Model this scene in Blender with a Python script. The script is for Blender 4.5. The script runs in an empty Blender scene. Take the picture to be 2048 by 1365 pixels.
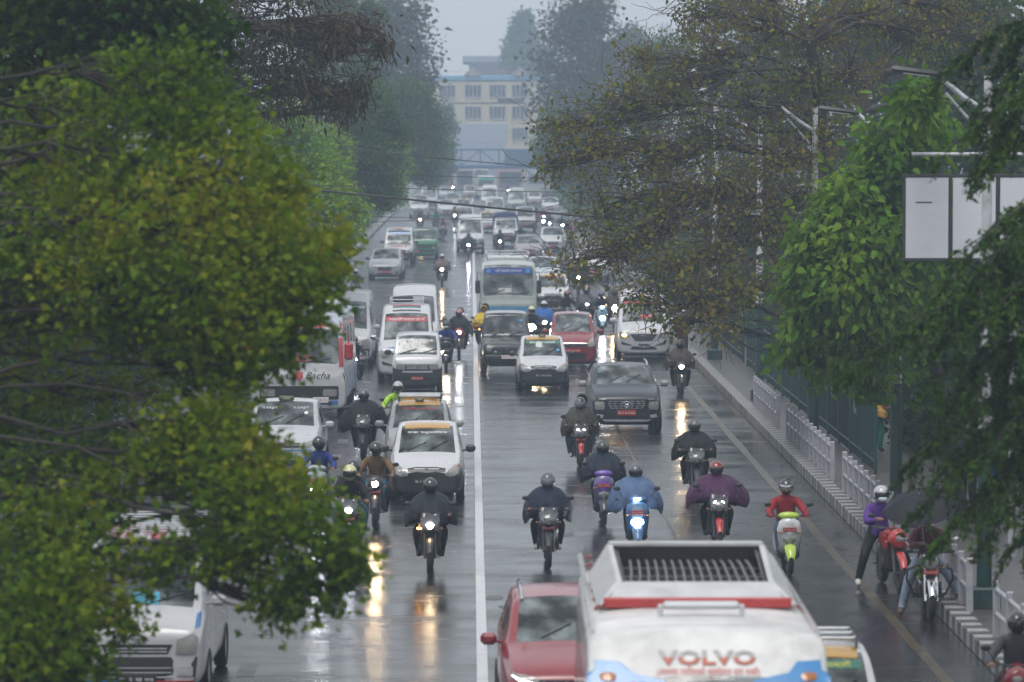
import bpy, bmesh, math, random
import numpy as np
from mathutils import Vector, Matrix, Euler
from mathutils.bvhtree import BVHTree

S = bpy.context.scene
COL = S.collection
R = math.radians
# ------------------------------------------------------------------ camera
CAM_H = 7.3
FPX = 7500.0                       # focal length in photograph pixels (2048 wide)
cd = bpy.data.cameras.new('camera')
cam = bpy.data.objects.new('camera', cd); COL.objects.link(cam)
cam.location = (0, 0, CAM_H)
cam.rotation_euler = (R(90) - math.atan(412.5 / FPX), 0, -math.atan(82 / FPX))
cd.sensor_width = 36.0; cd.lens = 36.0 * FPX / 2048.0
cd.clip_start = 0.5; cd.clip_end = 6000
cd.dof.use_dof = True; cd.dof.focus_distance = 84.0; cd.dof.aperture_fstop = 2.1
S.camera = cam
# ------------------------------------------------------------------ sky, sun, exposure
SUN_EL, SUN_ROT = R(66), R(205)
W = bpy.data.worlds.new('World'); S.world = W; W.use_nodes = True
nt = W.node_tree; nt.nodes.clear()
sky = nt.nodes.new('ShaderNodeTexSky'); sky.sky_type = 'NISHITA'; sky.sun_disc = False
sky.sun_elevation = SUN_EL; sky.sun_rotation = SUN_ROT
sky.air_density = 1.2; sky.dust_density = 4.0; sky.ozone_density = 1.0
hs = nt.nodes.new('ShaderNodeHueSaturation'); hs.inputs['Saturation'].default_value = 0.34
bg = nt.nodes.new('ShaderNodeBackground'); bg.inputs['Strength'].default_value = 0.15
wo = nt.nodes.new('ShaderNodeOutputWorld')
ov = nt.nodes.new('ShaderNodeMix'); ov.data_type = 'RGBA'; ov.inputs[0].default_value = 0.78      # even cloud deck over the clear sky
ov.inputs[7].default_value = (2.90, 2.98, 3.10, 1)
nt.links.new(sky.outputs[0], hs.inputs['Color']); nt.links.new(hs.outputs[0], ov.inputs[6]); nt.links.new(ov.outputs[2], bg.inputs['Color'])
nt.links.new(bg.outputs[0], wo.inputs['Surface'])
sl = bpy.data.lights.new('sun', 'SUN'); sl.energy = 0.9; sl.angle = R(28); sl.color = (1.0, 0.97, 0.93)
so = bpy.data.objects.new('sun', sl); COL.objects.link(so)
sd = Vector((math.sin(SUN_ROT) * math.cos(SUN_EL), math.cos(SUN_ROT) * math.cos(SUN_EL), math.sin(SUN_EL)))
so.rotation_euler = sd.to_track_quat('Z', 'Y').to_euler()
S.view_settings.view_transform = 'Standard'; S.view_settings.look = 'None'
S.view_settings.gamma = 1.0; S.view_settings.exposure = 1.05; S.view_settings.use_curve_mapping = False
cy = S.cycles
cy.use_denoising = True
try: cy.denoiser = 'OPENIMAGEDENOISE'
except Exception: pass
cy.max_bounces = 7; cy.diffuse_bounces = 3; cy.glossy_bounces = 3; cy.transmission_bounces = 4
cy.transparent_max_bounces = 12; cy.volume_bounces = 2; cy.sample_clamp_indirect = 4.0
cy.caustics_reflective = False; cy.caustics_refractive = False

# ------------------------------------------------------------------ helpers
MW = cam.matrix_basis.copy()
_Rm = MW.to_3x3()
def ray(px, py):
    return (_Rm @ Vector(((px - 1024) / FPX, (682.5 - py) / FPX, -1.0)))
def G0(px, py, z=0.0):
    """ground point seen at a photograph pixel"""
    r = ray(px, py); t = (z - CAM_H) / r.z
    return Vector((r.x * t, r.y * t, z))
def PT(px, py, d):
    """point at distance d along the road seen at a photograph pixel"""
    r = ray(px, py); t = d / r.y
    return Vector((r.x * t, d, CAM_H + r.z * t))

def tag(o, label=None, cat=None, group=None, kind=None):
    if label: o['label'] = label
    if cat: o['category'] = cat
    if group: o['group'] = group
    if kind: o['kind'] = kind
    return o
def empty(name, loc=(0, 0, 0), rz=0.0):
    o = bpy.data.objects.new(name, None); COL.objects.link(o)
    o.location = loc; o.rotation_euler = (0, 0, rz); o.empty_display_size = 0.2
    return o
def place(name, me, parent=None, mat=None, loc=None, rot=None, scale=None, mats=None):
    o = bpy.data.objects.new(name, me); COL.objects.link(o)
    if parent is not None: o.parent = parent
    if loc is not None: o.location = loc
    if rot is not None: o.rotation_euler = rot
    if scale is not None: o.scale = scale
    ml = mats if mats else ([mat] if mat else [])
    while len(me.materials) < max(1, len(ml)): me.materials.append(None)
    for i, m in enumerate(ml):
        o.material_slots[i].link = 'OBJECT'; o.material_slots[i].material = m
    return o

class G:
    """collects geometry for one mesh"""
    def __init__(s): s.v = []; s.f = []; s.mi = []
    def add(s, vs, fs, mi=0):
        n = len(s.v); s.v.extend([tuple(p) for p in vs])
        s.f.extend([tuple(i + n for i in f) for f in fs]); s.mi.extend([mi] * len(fs)); return s
    def box(s, c, size, bev=0.0, M=None, mi=0):
        hx, hy, hz = size[0] / 2, size[1] / 2, size[2] / 2
        c = Vector(c)
        if bev <= 0:
            P = [Vector((x * hx, y * hy, z * hz)) for x in (-1, 1) for y in (-1, 1) for z in (-1, 1)]
            F = [(0, 1, 3, 2), (4, 6, 7, 5), (0, 4, 5, 1), (2, 3, 7, 6), (0, 2, 6, 4), (1, 5, 7, 3)]
        else:
            b = min(bev, hx * .9, hy * .9, hz * .9)
            P = []; idx = {}
            for x in (-1, 1):
                for y in (-1, 1):
                    for z in (-1, 1):
                        for a in range(3):
                            q = [x * (hx - b), y * (hy - b), z * (hz - b)]
                            q[a] = (x * hx, y * hy, z * hz)[a]
                            idx[(x, y, z, a)] = len(P); P.append(Vector(q))
            F = []
            for a in range(3):
                u, w = [(1, 2), (0, 2), (0, 1)][a]
                for sg in (-1, 1):
                    q = []
                    for (su, sw) in ((-1, -1), (1, -1), (1, 1), (-1, 1)):
                        k = [0, 0, 0]; k[a] = sg; k[u] = su; k[w] = sw
                        q.append(idx[(*k, a)])
                    F.append(tuple(q))
            for a in range(3):
                u, w = [(1, 2), (0, 2), (0, 1)][a]
                for su in (-1, 1):
                    for sw in (-1, 1):
                        k0 = [0, 0, 0]; k0[a] = -1; k0[u] = su; k0[w] = sw
                        k1 = list(k0); k1[a] = 1
                        F.append((idx[(*k0, u)], idx[(*k1, u)], idx[(*k1, w)], idx[(*k0, w)]))
            for x in (-1, 1):
                for y in (-1, 1):
                    for z in (-1, 1): F.append(tuple(idx[(x, y, z, a)] for a in range(3)))
            G2 = []
            for f in F:
                n = (P[f[1]] - P[f[0]]).cross(P[f[2]] - P[f[0]])
                cc = sum((P[i] for i in f), Vector())
                G2.append(f if n.dot(cc) > 0 else tuple(reversed(f)))
            F = G2
        if M is not None: P = [M @ p for p in P]
        return s.add([p + c for p in P], F, mi)
    def tube(s, pts, rad, n=6, caps=True, mi=0):
        pts = [Vector(p) for p in pts]; k = len(pts)
        if not hasattr(rad, '__len__'): rad = [rad] * k
        vs = []; fs = []; ref = None
        for i in range(k):
            t = (pts[min(i + 1, k - 1)] - pts[max(i - 1, 0)])
            t = t.normalized() if t.length > 1e-9 else Vector((0, 0, 1))
            if ref is None:
                ref = t.orthogonal().normalized()
            ref = (ref - t * ref.dot(t))
            ref = ref.normalized() if ref.length > 1e-6 else t.orthogonal().normalized()
            b = t.cross(ref)
            for j in range(n):
                a = 2 * math.pi * j / n
                vs.append(pts[i] + (ref * math.cos(a) + b * math.sin(a)) * rad[i])
        for i in range(k - 1):
            for j in range(n):
                fs.append((i * n + j, i * n + (j + 1) % n, (i + 1) * n + (j + 1) % n, (i + 1) * n + j))
        if caps:
            fs.append(tuple(reversed(range(n)))); fs.append(tuple((k - 1) * n + j for j in range(n)))
        return s.add(vs, fs, mi)
    def loft(s, rings, closed=True, caps=True, mi=0):
        n = len(rings[0]); vs = [p for r in rings for p in r]; fs = []
        for i in range(len(rings) - 1):
            for j in range(n if closed else n - 1):
                fs.append((i * n + j, i * n + (j + 1) % n, (i + 1) * n + (j + 1) % n, (i + 1) * n + j))
        if caps and closed:
            fs.append(tuple(reversed(range(n)))); fs.append(tuple((len(rings) - 1) * n + j for j in range(n)))
        return s.add(vs, fs, mi)
    def lathe(s, prof, n=20, M=None, mi=0, closed=False):
        M = M or Matrix()
        rings = [[M @ Vector((r * math.cos(2 * math.pi * j / n), r * math.sin(2 * math.pi * j / n), z)) for j in range(n)] for r, z in prof]
        if closed: rings.append(rings[0])
        return s.loft(rings, True, not closed and False, mi)
    def ell(s, c, rad, nu=14, nv=8, M=None, mi=0):
        M = M or Matrix(); c = Vector(c); rings = []
        for i in range(nv + 1):
            th = math.pi * (i + (1e-3 if i == 0 else (-1e-3 if i == nv else 0))) / nv
            rings.append([c + M @ Vector((rad[0] * math.sin(th) * math.cos(2 * math.pi * j / nu), rad[1] * math.sin(th) * math.sin(2 * math.pi * j / nu), -rad[2] * math.cos(th))) for j in range(nu)])
        return s.loft(rings, True, True, mi)
    def mesh(s, name='part', smooth=35):
        me = bpy.data.meshes.new(name)
        me.from_pydata(s.v, [], s.f); me.update()
        if any(s.mi): me.polygons.foreach_set('material_index', s.mi)
        if smooth:
            me.polygons.foreach_set('use_smooth', [True] * len(me.polygons))
            me.set_sharp_from_angle(angle=R(smooth))
        return me
def np_mesh(name, verts, nper, nleaf):
    """many equal polygons: verts (nleaf*nper,3)"""
    me = bpy.data.meshes.new(name)
    nv = nleaf * nper
    me.vertices.add(nv); me.vertices.foreach_set('co', np.asarray(verts, np.float32).ravel())
    me.loops.add(nv); me.loops.foreach_set('vertex_index', np.arange(nv, dtype=np.int32))
    me.polygons.add(nleaf); me.polygons.foreach_set('loop_start', np.arange(0, nv, nper, dtype=np.int32))
    me.update(calc_edges=True); me.validate()
    return me
_cache = {}
def cached(key, fn):
    if key not in _cache: _cache[key] = fn()
    return _cache[key]
def rotZ(a): return Matrix.Rotation(a, 4, 'Z')
def rotX(a): return Matrix.Rotation(a, 4, 'X')
def rotY(a): return Matrix.Rotation(a, 4, 'Y')

# ------------------------------------------------------------------ materials
def new_mat(name):
    m = bpy.data.materials.new(name); m.use_nodes = True
    t = m.node_tree; t.nodes.clear()
    out = t.nodes.new('ShaderNodeOutputMaterial'); b = t.nodes.new('ShaderNodeBsdfPrincipled')
    t.links.new(b.outputs[0], out.inputs['Surface'])
    return m, t, b, out
def N(t, kind, **kw):
    n = t.nodes.new(kind)
    for k, v in kw.items():
        if k in n.inputs: n.inputs[k].default_value = v
        else: setattr(n, k, v)
    return n
_mats = {}
def MAT(name, col, rough=0.5, metal=0.0, var=0.18, scale=6.0, bump=0.0, bscale=60.0, coat=0.0, spec=0.5, dirt=0.0, dirtcol=(0.09, 0.08, 0.07), sheen=0.0, dr=(.5, .75)):
    """procedural surface: base colour broken by noise, optional grime patches and fine relief"""
    if name in _mats: return _mats[name]
    m, t, b, out = new_mat(name)
    co = N(t, 'ShaderNodeTexCoord'); 
    n1 = N(t, 'ShaderNodeTexNoise', Scale=scale, Detail=5.0, Roughness=0.6)
    t.links.new(co.outputs['Object'], n1.inputs['Vector'])
    rp = N(t, 'ShaderNodeMapRange'); rp.inputs['From Min'].default_value = 0.3; rp.inputs['From Max'].default_value = 0.7
    rp.inputs['To Min'].default_value = 1 - var; rp.inputs['To Max'].default_value = 1 + var * 0.6
    t.links.new(n1.outputs['Fac'], rp.inputs['Value'])
    mx = N(t, 'ShaderNodeMix', data_type='RGBA', blend_type='MULTIPLY'); mx.inputs['Factor'].default_value = 1.0
    mx.inputs['A'].default_value = (*col, 1) if False else mx.inputs['A'].default_value
    a_in, b_in, c_out = mx.inputs[6], mx.inputs[7], mx.outputs[2]
    a_in.default_value = (*col, 1); t.links.new(rp.outputs[0], b_in)
    last = c_out
    if dirt > 0:
        n2 = N(t, 'ShaderNodeTexNoise', Scale=scale * 0.55, Detail=8.0, Roughness=0.7)
        t.links.new(co.outputs['Object'], n2.inputs['Vector'])
        r2 = N(t, 'ShaderNodeMapRange'); r2.inputs['From Min'].default_value = dr[0]; r2.inputs['From Max'].default_value = dr[1]
        r2.inputs['To Max'].default_value = dirt
        t.links.new(n2.outputs['Fac'], r2.inputs['Value'])
        m2 = N(t, 'ShaderNodeMix', data_type='RGBA'); m2.inputs[7].default_value = (*dirtcol, 1)
        t.links.new(r2.outputs[0], m2.inputs[0]); t.links.new(last, m2.inputs[6]); last = m2.outputs[2]
    t.links.new(last, b.inputs['Base Color'])
    rr = N(t, 'ShaderNodeMapRange'); rr.inputs['To Min'].default_value = max(0.02, rough * 0.75); rr.inputs['To Max'].default_value = min(1, rough * 1.3)
    t.links.new(n1.outputs['Fac'], rr.inputs['Value']); t.links.new(rr.outputs[0], b.inputs['Roughness'])
    b.inputs['Metallic'].default_value = metal
    b.inputs['Specular IOR Level'].default_value = spec
    if coat: b.inputs['Coat Weight'].default_value = coat; b.inputs['Coat Roughness'].default_value = 0.06
    if sheen: b.inputs['Sheen Weight'].default_value = sheen
    if bump:
        n3 = N(t, 'ShaderNodeTexNoise', Scale=bscale, Detail=4.0)
        t.links.new(co.outputs['Object'], n3.inputs['Vector'])
        bm = N(t, 'ShaderNodeBump', Strength=bump, Distance=0.02)
        t.links.new(n3.outputs['Fac'], bm.inputs['Height']); t.links.new(bm.outputs[0], b.inputs['Normal'])
    _mats[name] = m
    return m
def EMIT(name, col, strength):
    """a lit lamp lens"""
    if name in _mats: return _mats[name]
    m, t, b, out = new_mat(name)
    b.inputs['Base Color'].default_value = (.8, .8, .8, 1); b.inputs['Roughness'].default_value = 0.1
    b.inputs['Emission Color'].default_value = (*col, 1); b.inputs['Emission Strength'].default_value = strength
    _mats[name] = m
    return m
def GLASSM(name, tint=(0.5, 0.56, 0.55), alpha=0.5, base=(0.02, 0.025, 0.025)):
    """vehicle glass: a wet mirror-like skin over a partly see-through tint"""
    if name in _mats: return _mats[name]
    m, t, b, out = new_mat(name)
    co = N(t, 'ShaderNodeTexCoord'); n1 = N(t, 'ShaderNodeTexNoise', Scale=14.0, Detail=6.0)
    t.links.new(co.outputs['Object'], n1.inputs['Vector'])
    rr = N(t, 'ShaderNodeMapRange'); rr.inputs['To Min'].default_value = 0.02; rr.inputs['To Max'].default_value = 0.12
    t.links.new(n1.outputs['Fac'], rr.inputs['Value']); t.links.new(rr.outputs[0], b.inputs['Roughness'])
    n2 = N(t, 'ShaderNodeTexNoise', Scale=2.6, Detail=3.0); t.links.new(co.outputs['Object'], n2.inputs['Vector'])
    cr = N(t, 'ShaderNodeValToRGB'); cr.color_ramp.elements[0].position = .36; cr.color_ramp.elements[1].position = .66
    cr.color_ramp.elements[0].color = (*[c * .3 for c in base], 1); cr.color_ramp.elements[1].color = (*[c * 1.35 for c in base], 1)
    t.links.new(n2.outputs['Fac'], cr.inputs[0]); t.links.new(cr.outputs[0], b.inputs['Base Color']); b.inputs['IOR'].default_value = 1.6
    b.inputs['Specular IOR Level'].default_value = 0.9
    tr = N(t, 'ShaderNodeBsdfTransparent'); tr.inputs[0].default_value = (*tint, 1)
    mx = N(t, 'ShaderNodeMixShader')
    r3 = N(t, 'ShaderNodeMapRange'); r3.inputs['From Min'].default_value = .35; r3.inputs['From Max'].default_value = .65; r3.inputs['To Min'].default_value = max(0, 1 - alpha * 1.5); r3.inputs['To Max'].default_value = 1 - alpha * .6
    t.links.new(n2.outputs['Fac'], r3.inputs['Value']); t.links.new(r3.outputs[0], mx.inputs[0])
    t.links.new(tr.outputs[0], mx.inputs[1]); t.links.new(b.outputs[0], mx.inputs[2])
    t.links.new(mx.outputs[0], out.inputs['Surface'])
    _mats[name] = m
    return m
def LEAF(name, cols, trans=0.35, rough=0.45):
    """foliage: colour differs from leaf to leaf, light passes through"""
    if name in _mats: return _mats[name]
    m, t, b, out = new_mat(name)
    ge = N(t, 'ShaderNodeNewGeometry'); cr = N(t, 'ShaderNodeValToRGB')
    e = cr.color_ramp.elements
    while len(e) < len(cols): e.new(0.5)
    for i, c in enumerate(cols):
        e[i].position = i / max(1, len(cols) - 1); e[i].color = (*c, 1)
    co = N(t, 'ShaderNodeTexCoord'); n1 = N(t, 'ShaderNodeTexNoise', Scale=0.55, Detail=2.0)
    t.links.new(co.outputs['Object'], n1.inputs['Vector'])
    ad = N(t, 'ShaderNodeMath', operation='MULTIPLY_ADD'); ad.inputs[1].default_value = 0.62
    sb = N(t, 'ShaderNodeMapRange'); sb.inputs['From Min'].default_value = 0.35; sb.inputs['From Max'].default_value = 0.65
    sb.inputs['To Min'].default_value = -0.1; sb.inputs['To Max'].default_value = 0.48
    t.links.new(n1.outputs['Fac'], sb.inputs['Value'])
    t.links.new(ge.outputs['Random Per Island'], ad.inputs[0]); t.links.new(sb.outputs[0], ad.inputs[2])
    t.links.new(ad.outputs[0], cr.inputs[0])
    t.links.new(cr.outputs[0], b.inputs['Base Color']); b.inputs['Roughness'].default_value = rough
    b.inputs['Specular IOR Level'].default_value = 0.1
    tl = N(t, 'ShaderNodeBsdfTranslucent'); t.links.new(cr.outputs[0], tl.inputs[0])
    mx = N(t, 'ShaderNodeMixShader'); mx.inputs[0].default_value = trans
    t.links.new(b.outputs[0], mx.inputs[1]); t.links.new(tl.outputs[0], mx.inputs[2])
    t.links.new(mx.outputs[0], out.inputs['Surface'])
    _mats[name] = m
    return m

def road_material():
    m, t, b, out = new_mat('wet_asphalt')
    co = N(t, 'ShaderNodeTexCoord')
    mp = N(t, 'ShaderNodeMapping'); mp.inputs['Scale'].default_value = (1.0, 0.16, 1.0)
    t.links.new(co.outputs['Object'], mp.inputs[0])
    n1 = N(t, 'ShaderNodeTexNoise', Scale=0.9, Detail=6.0, Roughness=0.6); t.links.new(mp.outputs[0], n1.inputs['Vector'])
    mp2 = N(t, 'ShaderNodeMapping'); mp2.inputs['Scale'].default_value = (0.5, 1.0, 1.0)
    t.links.new(co.outputs['Object'], mp2.inputs[0])
    n2 = N(t, 'ShaderNodeTexNoise', Scale=0.75, Detail=7.0, Roughness=0.65); t.links.new(mp2.outputs[0], n2.inputs['Vector'])
    n3 = N(t, 'ShaderNodeTexNoise', Scale=38.0, Detail=4.0, Roughness=0.7); t.links.new(co.outputs['Object'], n3.inputs['Vector'])
    cr = N(t, 'ShaderNodeValToRGB'); cr.color_ramp.elements[0].color = (.010, .0105, .012, 1); cr.color_ramp.elements[1].color = (.030, .031, .033, 1)
    cr.color_ramp.elements[0].position = .3; cr.color_ramp.elements[1].position = .7
    t.links.new(n1.outputs['Fac'], cr.inputs[0]); t.links.new(cr.outputs[0], b.inputs['Base Color'])
    rr = N(t, 'ShaderNodeMapRange'); rr.inputs['From Min'].default_value = .38; rr.inputs['From Max'].default_value = .62
    rr.inputs['To Min'].default_value = 0.08; rr.inputs['To Max'].default_value = 0.30
    t.links.new(n2.outputs['Fac'], rr.inputs['Value']); t.links.new(rr.outputs[0], b.inputs['Roughness'])
    b.inputs['IOR'].default_value = 1.42; b.inputs['Specular IOR Level'].default_value = 0.5
    bp = N(t, 'ShaderNodeBump', Strength=0.2, Distance=0.006)
    t.links.new(n3.outputs['Fac'], bp.inputs['Height'])
    bp2 = N(t, 'ShaderNodeBump', Strength=0.25, Distance=0.03); t.links.new(n2.outputs['Fac'], bp2.inputs['Height'])
    mp4 = N(t, 'ShaderNodeMapping'); mp4.inputs['Scale'].default_value = (1.6, 3.2, 1.0); t.links.new(co.outputs['Object'], mp4.inputs[0])
    n4 = N(t, 'ShaderNodeTexNoise', Scale=1.5, Detail=4.0, Roughness=0.6); t.links.new(mp4.outputs[0], n4.inputs['Vector'])
    bp3 = N(t, 'ShaderNodeBump', Strength=0.24, Distance=0.02); t.links.new(n4.outputs['Fac'], bp3.inputs['Height'])
    t.links.new(bp.outputs[0], bp2.inputs['Normal']); t.links.new(bp2.outputs[0], bp3.inputs['Normal']); t.links.new(bp3.outputs[0], b.inputs['Normal'])
    return m

M_road = road_material()
M_ground = MAT('wet_soil', (.06, .055, .04), .7, var=.4, scale=.8, bump=.5, bscale=9)
M_pave = MAT('wet_pavers', (.06, .056, .053), .35, var=.35, scale=2.5, bump=.3, bscale=14)
M_kerbw = MAT('kerb_white_paint', (.27, .27, .26), .45, var=.35, scale=5, dirt=.75)
M_kerbk = MAT('kerb_black_paint', (.04, .042, .045), .4, var=.3, scale=5, dirt=.5, dirtcol=(.16, .15, .14))
M_conc = MAT('concrete_grey', (.30, .30, .30), .55, var=.3, scale=4, bump=.2, dirt=.5)
M_strip = MAT('median_white_paint', (.44, .45, .46), .4, var=.2, scale=2.2, dirt=.25, dirtcol=(.3, .3, .3))
M_yel = MAT('worn_yellow_paint', (.085, .062, .020), .34, var=.6, scale=2.6, dirt=1.0, dirtcol=(.022, .022, .022), dr=(.40, .60))
M_worn = MAT('worn_white_paint', (.13, .13, .13), .35, var=.6, scale=3.4, dirt=1.0, dirtcol=(.022, .022, .023), dr=(.38, .58))
M_rail = MAT('grey_rail_paint', (.32, .32, .35), .4, var=.25, scale=4, dirt=.4)
M_green = MAT('green_paint', (.005, .034, .029), .4, var=.3, scale=4, dirt=.3)
M_white = MAT('white_paint', (.46, .47, .49), .45, var=.25, scale=4, dirt=.6)
M_galv = MAT('galvanised_steel', (.45, .47, .49), .4, metal=.3, var=.25, scale=5)
M_black = MAT('black_plastic', (.018, .018, .020), .42, var=.25, scale=9)
M_rubber = MAT('tyre_rubber', (.016, .016, .017), .6, var=.3, scale=14, bump=.3, bscale=80)
M_wire = MAT('cable_black', (.012, .012, .014), .5)
M_bark = MAT('bark_dark', (.026, .021, .017), .85, var=.4, scale=5, bump=.7, bscale=20)
M_bark2 = MAT('bark_grey', (.085, .062, .046), .85, var=.4, scale=5, bump=.6, bscale=18)
M_chrome = MAT('chrome', (.62, .63, .65), .14, metal=1.0, var=.1)
M_dark = MAT('dark_trim', (.03, .031, .034), .5, var=.2)
# ------------------------------------------------------------------ setting: ground, road, kerbs, markings
KX = 7.08; KH = 0.25
def sheet(name, x0, x1, y0, y1, z, mat, nx=1, ny=1):
    g = G(); vs = [(x0 + (x1 - x0) * i / nx, y0 + (y1 - y0) * j / ny, z) for j in range(ny + 1) for i in range(nx + 1)]
    fs = [(j * (nx + 1) + i, j * (nx + 1) + i + 1, (j + 1) * (nx + 1) + i + 1, (j + 1) * (nx + 1) + i) for j in range(ny) for i in range(nx)]
    g.add(vs, fs); return place(name, g.mesh(name, 0), None, mat)
tag(sheet('ground', -1500, 1500, -200, 5000, -0.02, M_ground), kind='structure')
tag(sheet('road', -KX, KX, -40, 820, 0.0, M_road, 4, 60), kind='structure')
tag(sheet('pavement_right', KX + .30, 13.5, 0, 760, KH - .02, M_pave), kind='structure')
tag(sheet('pavement_left', -12.5, -KX - .30, 0, 760, KH - .02, M_pave), kind='structure')
random.seed(4)
# right kerb: striped blocks
kerb = tag(empty('kerb_right', (KX, 44, 0)), kind='structure')
def kblock(seed):
    r = random.Random(seed); g = G()
    g.box((.15, 0, KH / 2), (.30 + r.uniform(-.008, .008), .318, KH + r.uniform(-.008, .008)), .016)
    return g.mesh('kerb_block')
KB = [kblock(i) for i in range(4)]
PITCH = 0.325
for i in range(300):
    place('kerb_block', KB[(i // 2) % 4], kerb, (M_kerbw, M_kerbk)[i % 2], (random.uniform(-.006, .006), i * PITCH, 0))
for nm, mat, off in (('white_kerb_blocks', M_kerbw, 0), ('black_kerb_blocks', M_kerbk, 1)):
    g = G()
    for i in range(300 + off, 1700, 2): g.box((.15, i * PITCH, KH / 2), (.30, .318, KH), 0)
    tag(place(nm, g.mesh(nm, 0), kerb, mat), kind='stuff')
kerbl = tag(empty('kerb_left', (-KX, 44, 0)), kind='structure')
for nm, mat, off in (('white_kerb_blocks', M_kerbw, 0), ('black_kerb_blocks', M_kerbk, 1)):
    g = G()
    for i in range(off, 1700, 2): g.box((-.15, i * PITCH, KH / 2), (.30, .318, KH), 0)
    tag(place(nm, g.mesh(nm, 0), kerbl, mat), kind='stuff')
# centre strip: long white segments with dark joints
med = tag(empty('median_strip', (.15, 0, 0)), kind='structure')
seg = G0(960, 1154).y; pitch = 12.5
gs = G(); gs.box((0, 0, .012), (.155, pitch - .10, .05), .006); strip_me = gs.mesh('strip')
for i in range(-2, 45):
    place('strip', strip_me, med, M_strip, (0, seg + pitch * (i + .5), 0))
# yellow edge line, faded lane marks
mk = tag(empty('road_markings', (0, 0, .004)), kind='structure')
def line_mesh(x0, x1, w, y0, y1, z=0, wob=.02, step=2.0):
    g = G(); n = int((y1 - y0) / step) + 1; vs = []
    for i in range(n + 1):
        y = y0 + (y1 - y0) * i / n; x = x0 + (x1 - x0) * i / n + random.uniform(-wob, wob)
        vs += [(x - w / 2 + random.uniform(-.012, .012), y, z), (x + w / 2 + random.uniform(-.012, .012), y, z)]
    g.add(vs, [(2 * i, 2 * i + 1, 2 * i + 3, 2 * i + 2) for i in range(n)]); return g.mesh('line', 0)
place('yellow_edge_line', line_mesh(6.38, 6.1, .17, 30, 260, 0, .006), mk, M_yel)
place('lane_line', line_mesh(3.75, 3.35, .06, 60, 190, 0, .006), mk, M_worn)
for i in range(40):
    y = 50.9 + 4.25 * i
    if i > 3 and random.random() < .25: continue
    g = G(); g.add([(-.12, -.6, 0), (.12, -.6, 0), (.12, .6, 0), (-.12, .6, 0)], [(0, 1, 2, 3)])
    place('lane_dash', cached('dash', lambda: g.mesh('dash', 0)), mk, M_worn, (-3.06, y, 0))
M_patch = MAT('patched_asphalt', (.016, .016, .018), .30, var=.5, scale=3.0, bump=.5, bscale=30)
for (px, py, w, L) in ((1125, 1070, .35, .7), (985, 1196, .25, .5), (1012, 1215, .2, .4)):
    v = G0(px, py); vs = []
    for k in range(16):
        a = 2 * math.pi * k / 16; c_, s_ = math.cos(a), math.sin(a); m_ = max(abs(c_), abs(s_)) ** .7
        vs.append((w / 2 * c_ / m_ + random.uniform(-.06, .06), L / 2 * s_ / m_ + random.uniform(-.1, .1), 0))
    place('asphalt_patch', G().add(vs, [tuple(range(16))]).mesh('patch', 0), mk, M_patch, (v.x, v.y, 0))
# ------------------------------------------------------------------ roadside rail panels on the right kerb
def rail_panel(y0, y1, label, nb=None):
    X = 7.38; L = y1 - y0; n = nb or max(2, round(L / 0.92))
    root = empty('railing', (X, y0, KH - .02))
    gp = cached('railpost', lambda: G().box((0, 0, .41), (.10, .075, .82), .012).mesh('post'))
    for i in range(n + 1): place('post', gp, root, M_rail, (0, L * i / n, 0), (0, random.uniform(-.015, .015), 0))
    for z in (.70, .36):
        place('rail', G().tube([(-.005, -.04, z), (.0, L / 2, z + .004), (-.005, L + .04, z)], .030, 8).mesh('rail'), root, M_rail)
    tag(root, label, 'railing', 'grey railings along the right kerb')
def yat(px, X): return X * FPX / (px - 942.0)
rail_panel(yat(1557, 7.38), yat(1512, 7.38), 'farthest grey post-and-pipe railing on the right kerb, before the green fence', 9)
rail_panel(yat(1668, 7.38), yat(1578, 7.38), 'long grey railing on the right kerb beside the green-based white pole', 11)
rail_panel(yat(1800, 7.38), yat(1692, 7.38), 'grey railing on the right kerb behind the rider in purple jacket', 9)
rail_panel(yat(1946, 7.38), yat(1838, 7.38), 'grey railing on the right kerb beside the rider under the umbrella', 7)
rail_panel(42.0, yat(2000, 7.38), 'grey railing at the right edge beside the rider in grey jacket', 8)
# ------------------------------------------------------------------ lamp posts
def lamp_post(y, label, h=8.2, arm=True, X=7.68, armlen=1.45, band=2.6, tip_z=.35, side=-1):
    root = empty('street_lamp', (X, y, KH - .03))
    place('plinth', G().box((0, 0, .16), (.46, .46, .34), .03).mesh('plinth'), root, M_green)
    place('lower_pole', G().tube([(0, 0, .3), (0, 0, band)], [.115, .105], 12).mesh('pole'), root, M_green)
    place('pole', G().tube([(0, 0, band), (0, 0, h * .6), (.01, 0, h)], [.104, .085, .06], 12).mesh('pole'), root, M_white)
    if arm:
        s = side
        place('arm', G().tube([(0, 0, h - .55), (s * .35, 0, h - .32), (s * armlen, 0, h - .08 + tip_z * .3)], [.045, .045, .038], 8).mesh('arm'), root, M_galv)
        place('brace', G().tube([(0, 0, h - .95), (s * .62, 0, h - .25)], .022, 6).mesh('brace'), root, M_galv)
        hd = place('lamp_head', G().loft([[(s * (armlen + a), w * sy, h - .08 + tip_z * .3 + a * .12 + sz) for (sy, sz) in ((-1, 0), (-.7, .05), (.7, .05), (1, 0), (.7, -.03), (-.7, -.03))] for a, w in ((-.05, .06), (.05, .12), (.55, .13), (.68, .07))]).mesh('head'), root, M_dark)
        place('lens', G().loft([[(s * (armlen + a), w * sy, h - .115 + tip_z * .3 + a * .12 + sz) for (sy, sz) in ((-1, 0), (1, 0), (1, -.012), (-1, -.012))] for a, w in ((.12, .08), (.5, .09))]).mesh('lens'), hd, MAT('lamp_lens', (.6, .6, .58), .2))
    tag(root, label, 'street lamp', 'street lamps along the right pavement')
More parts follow.
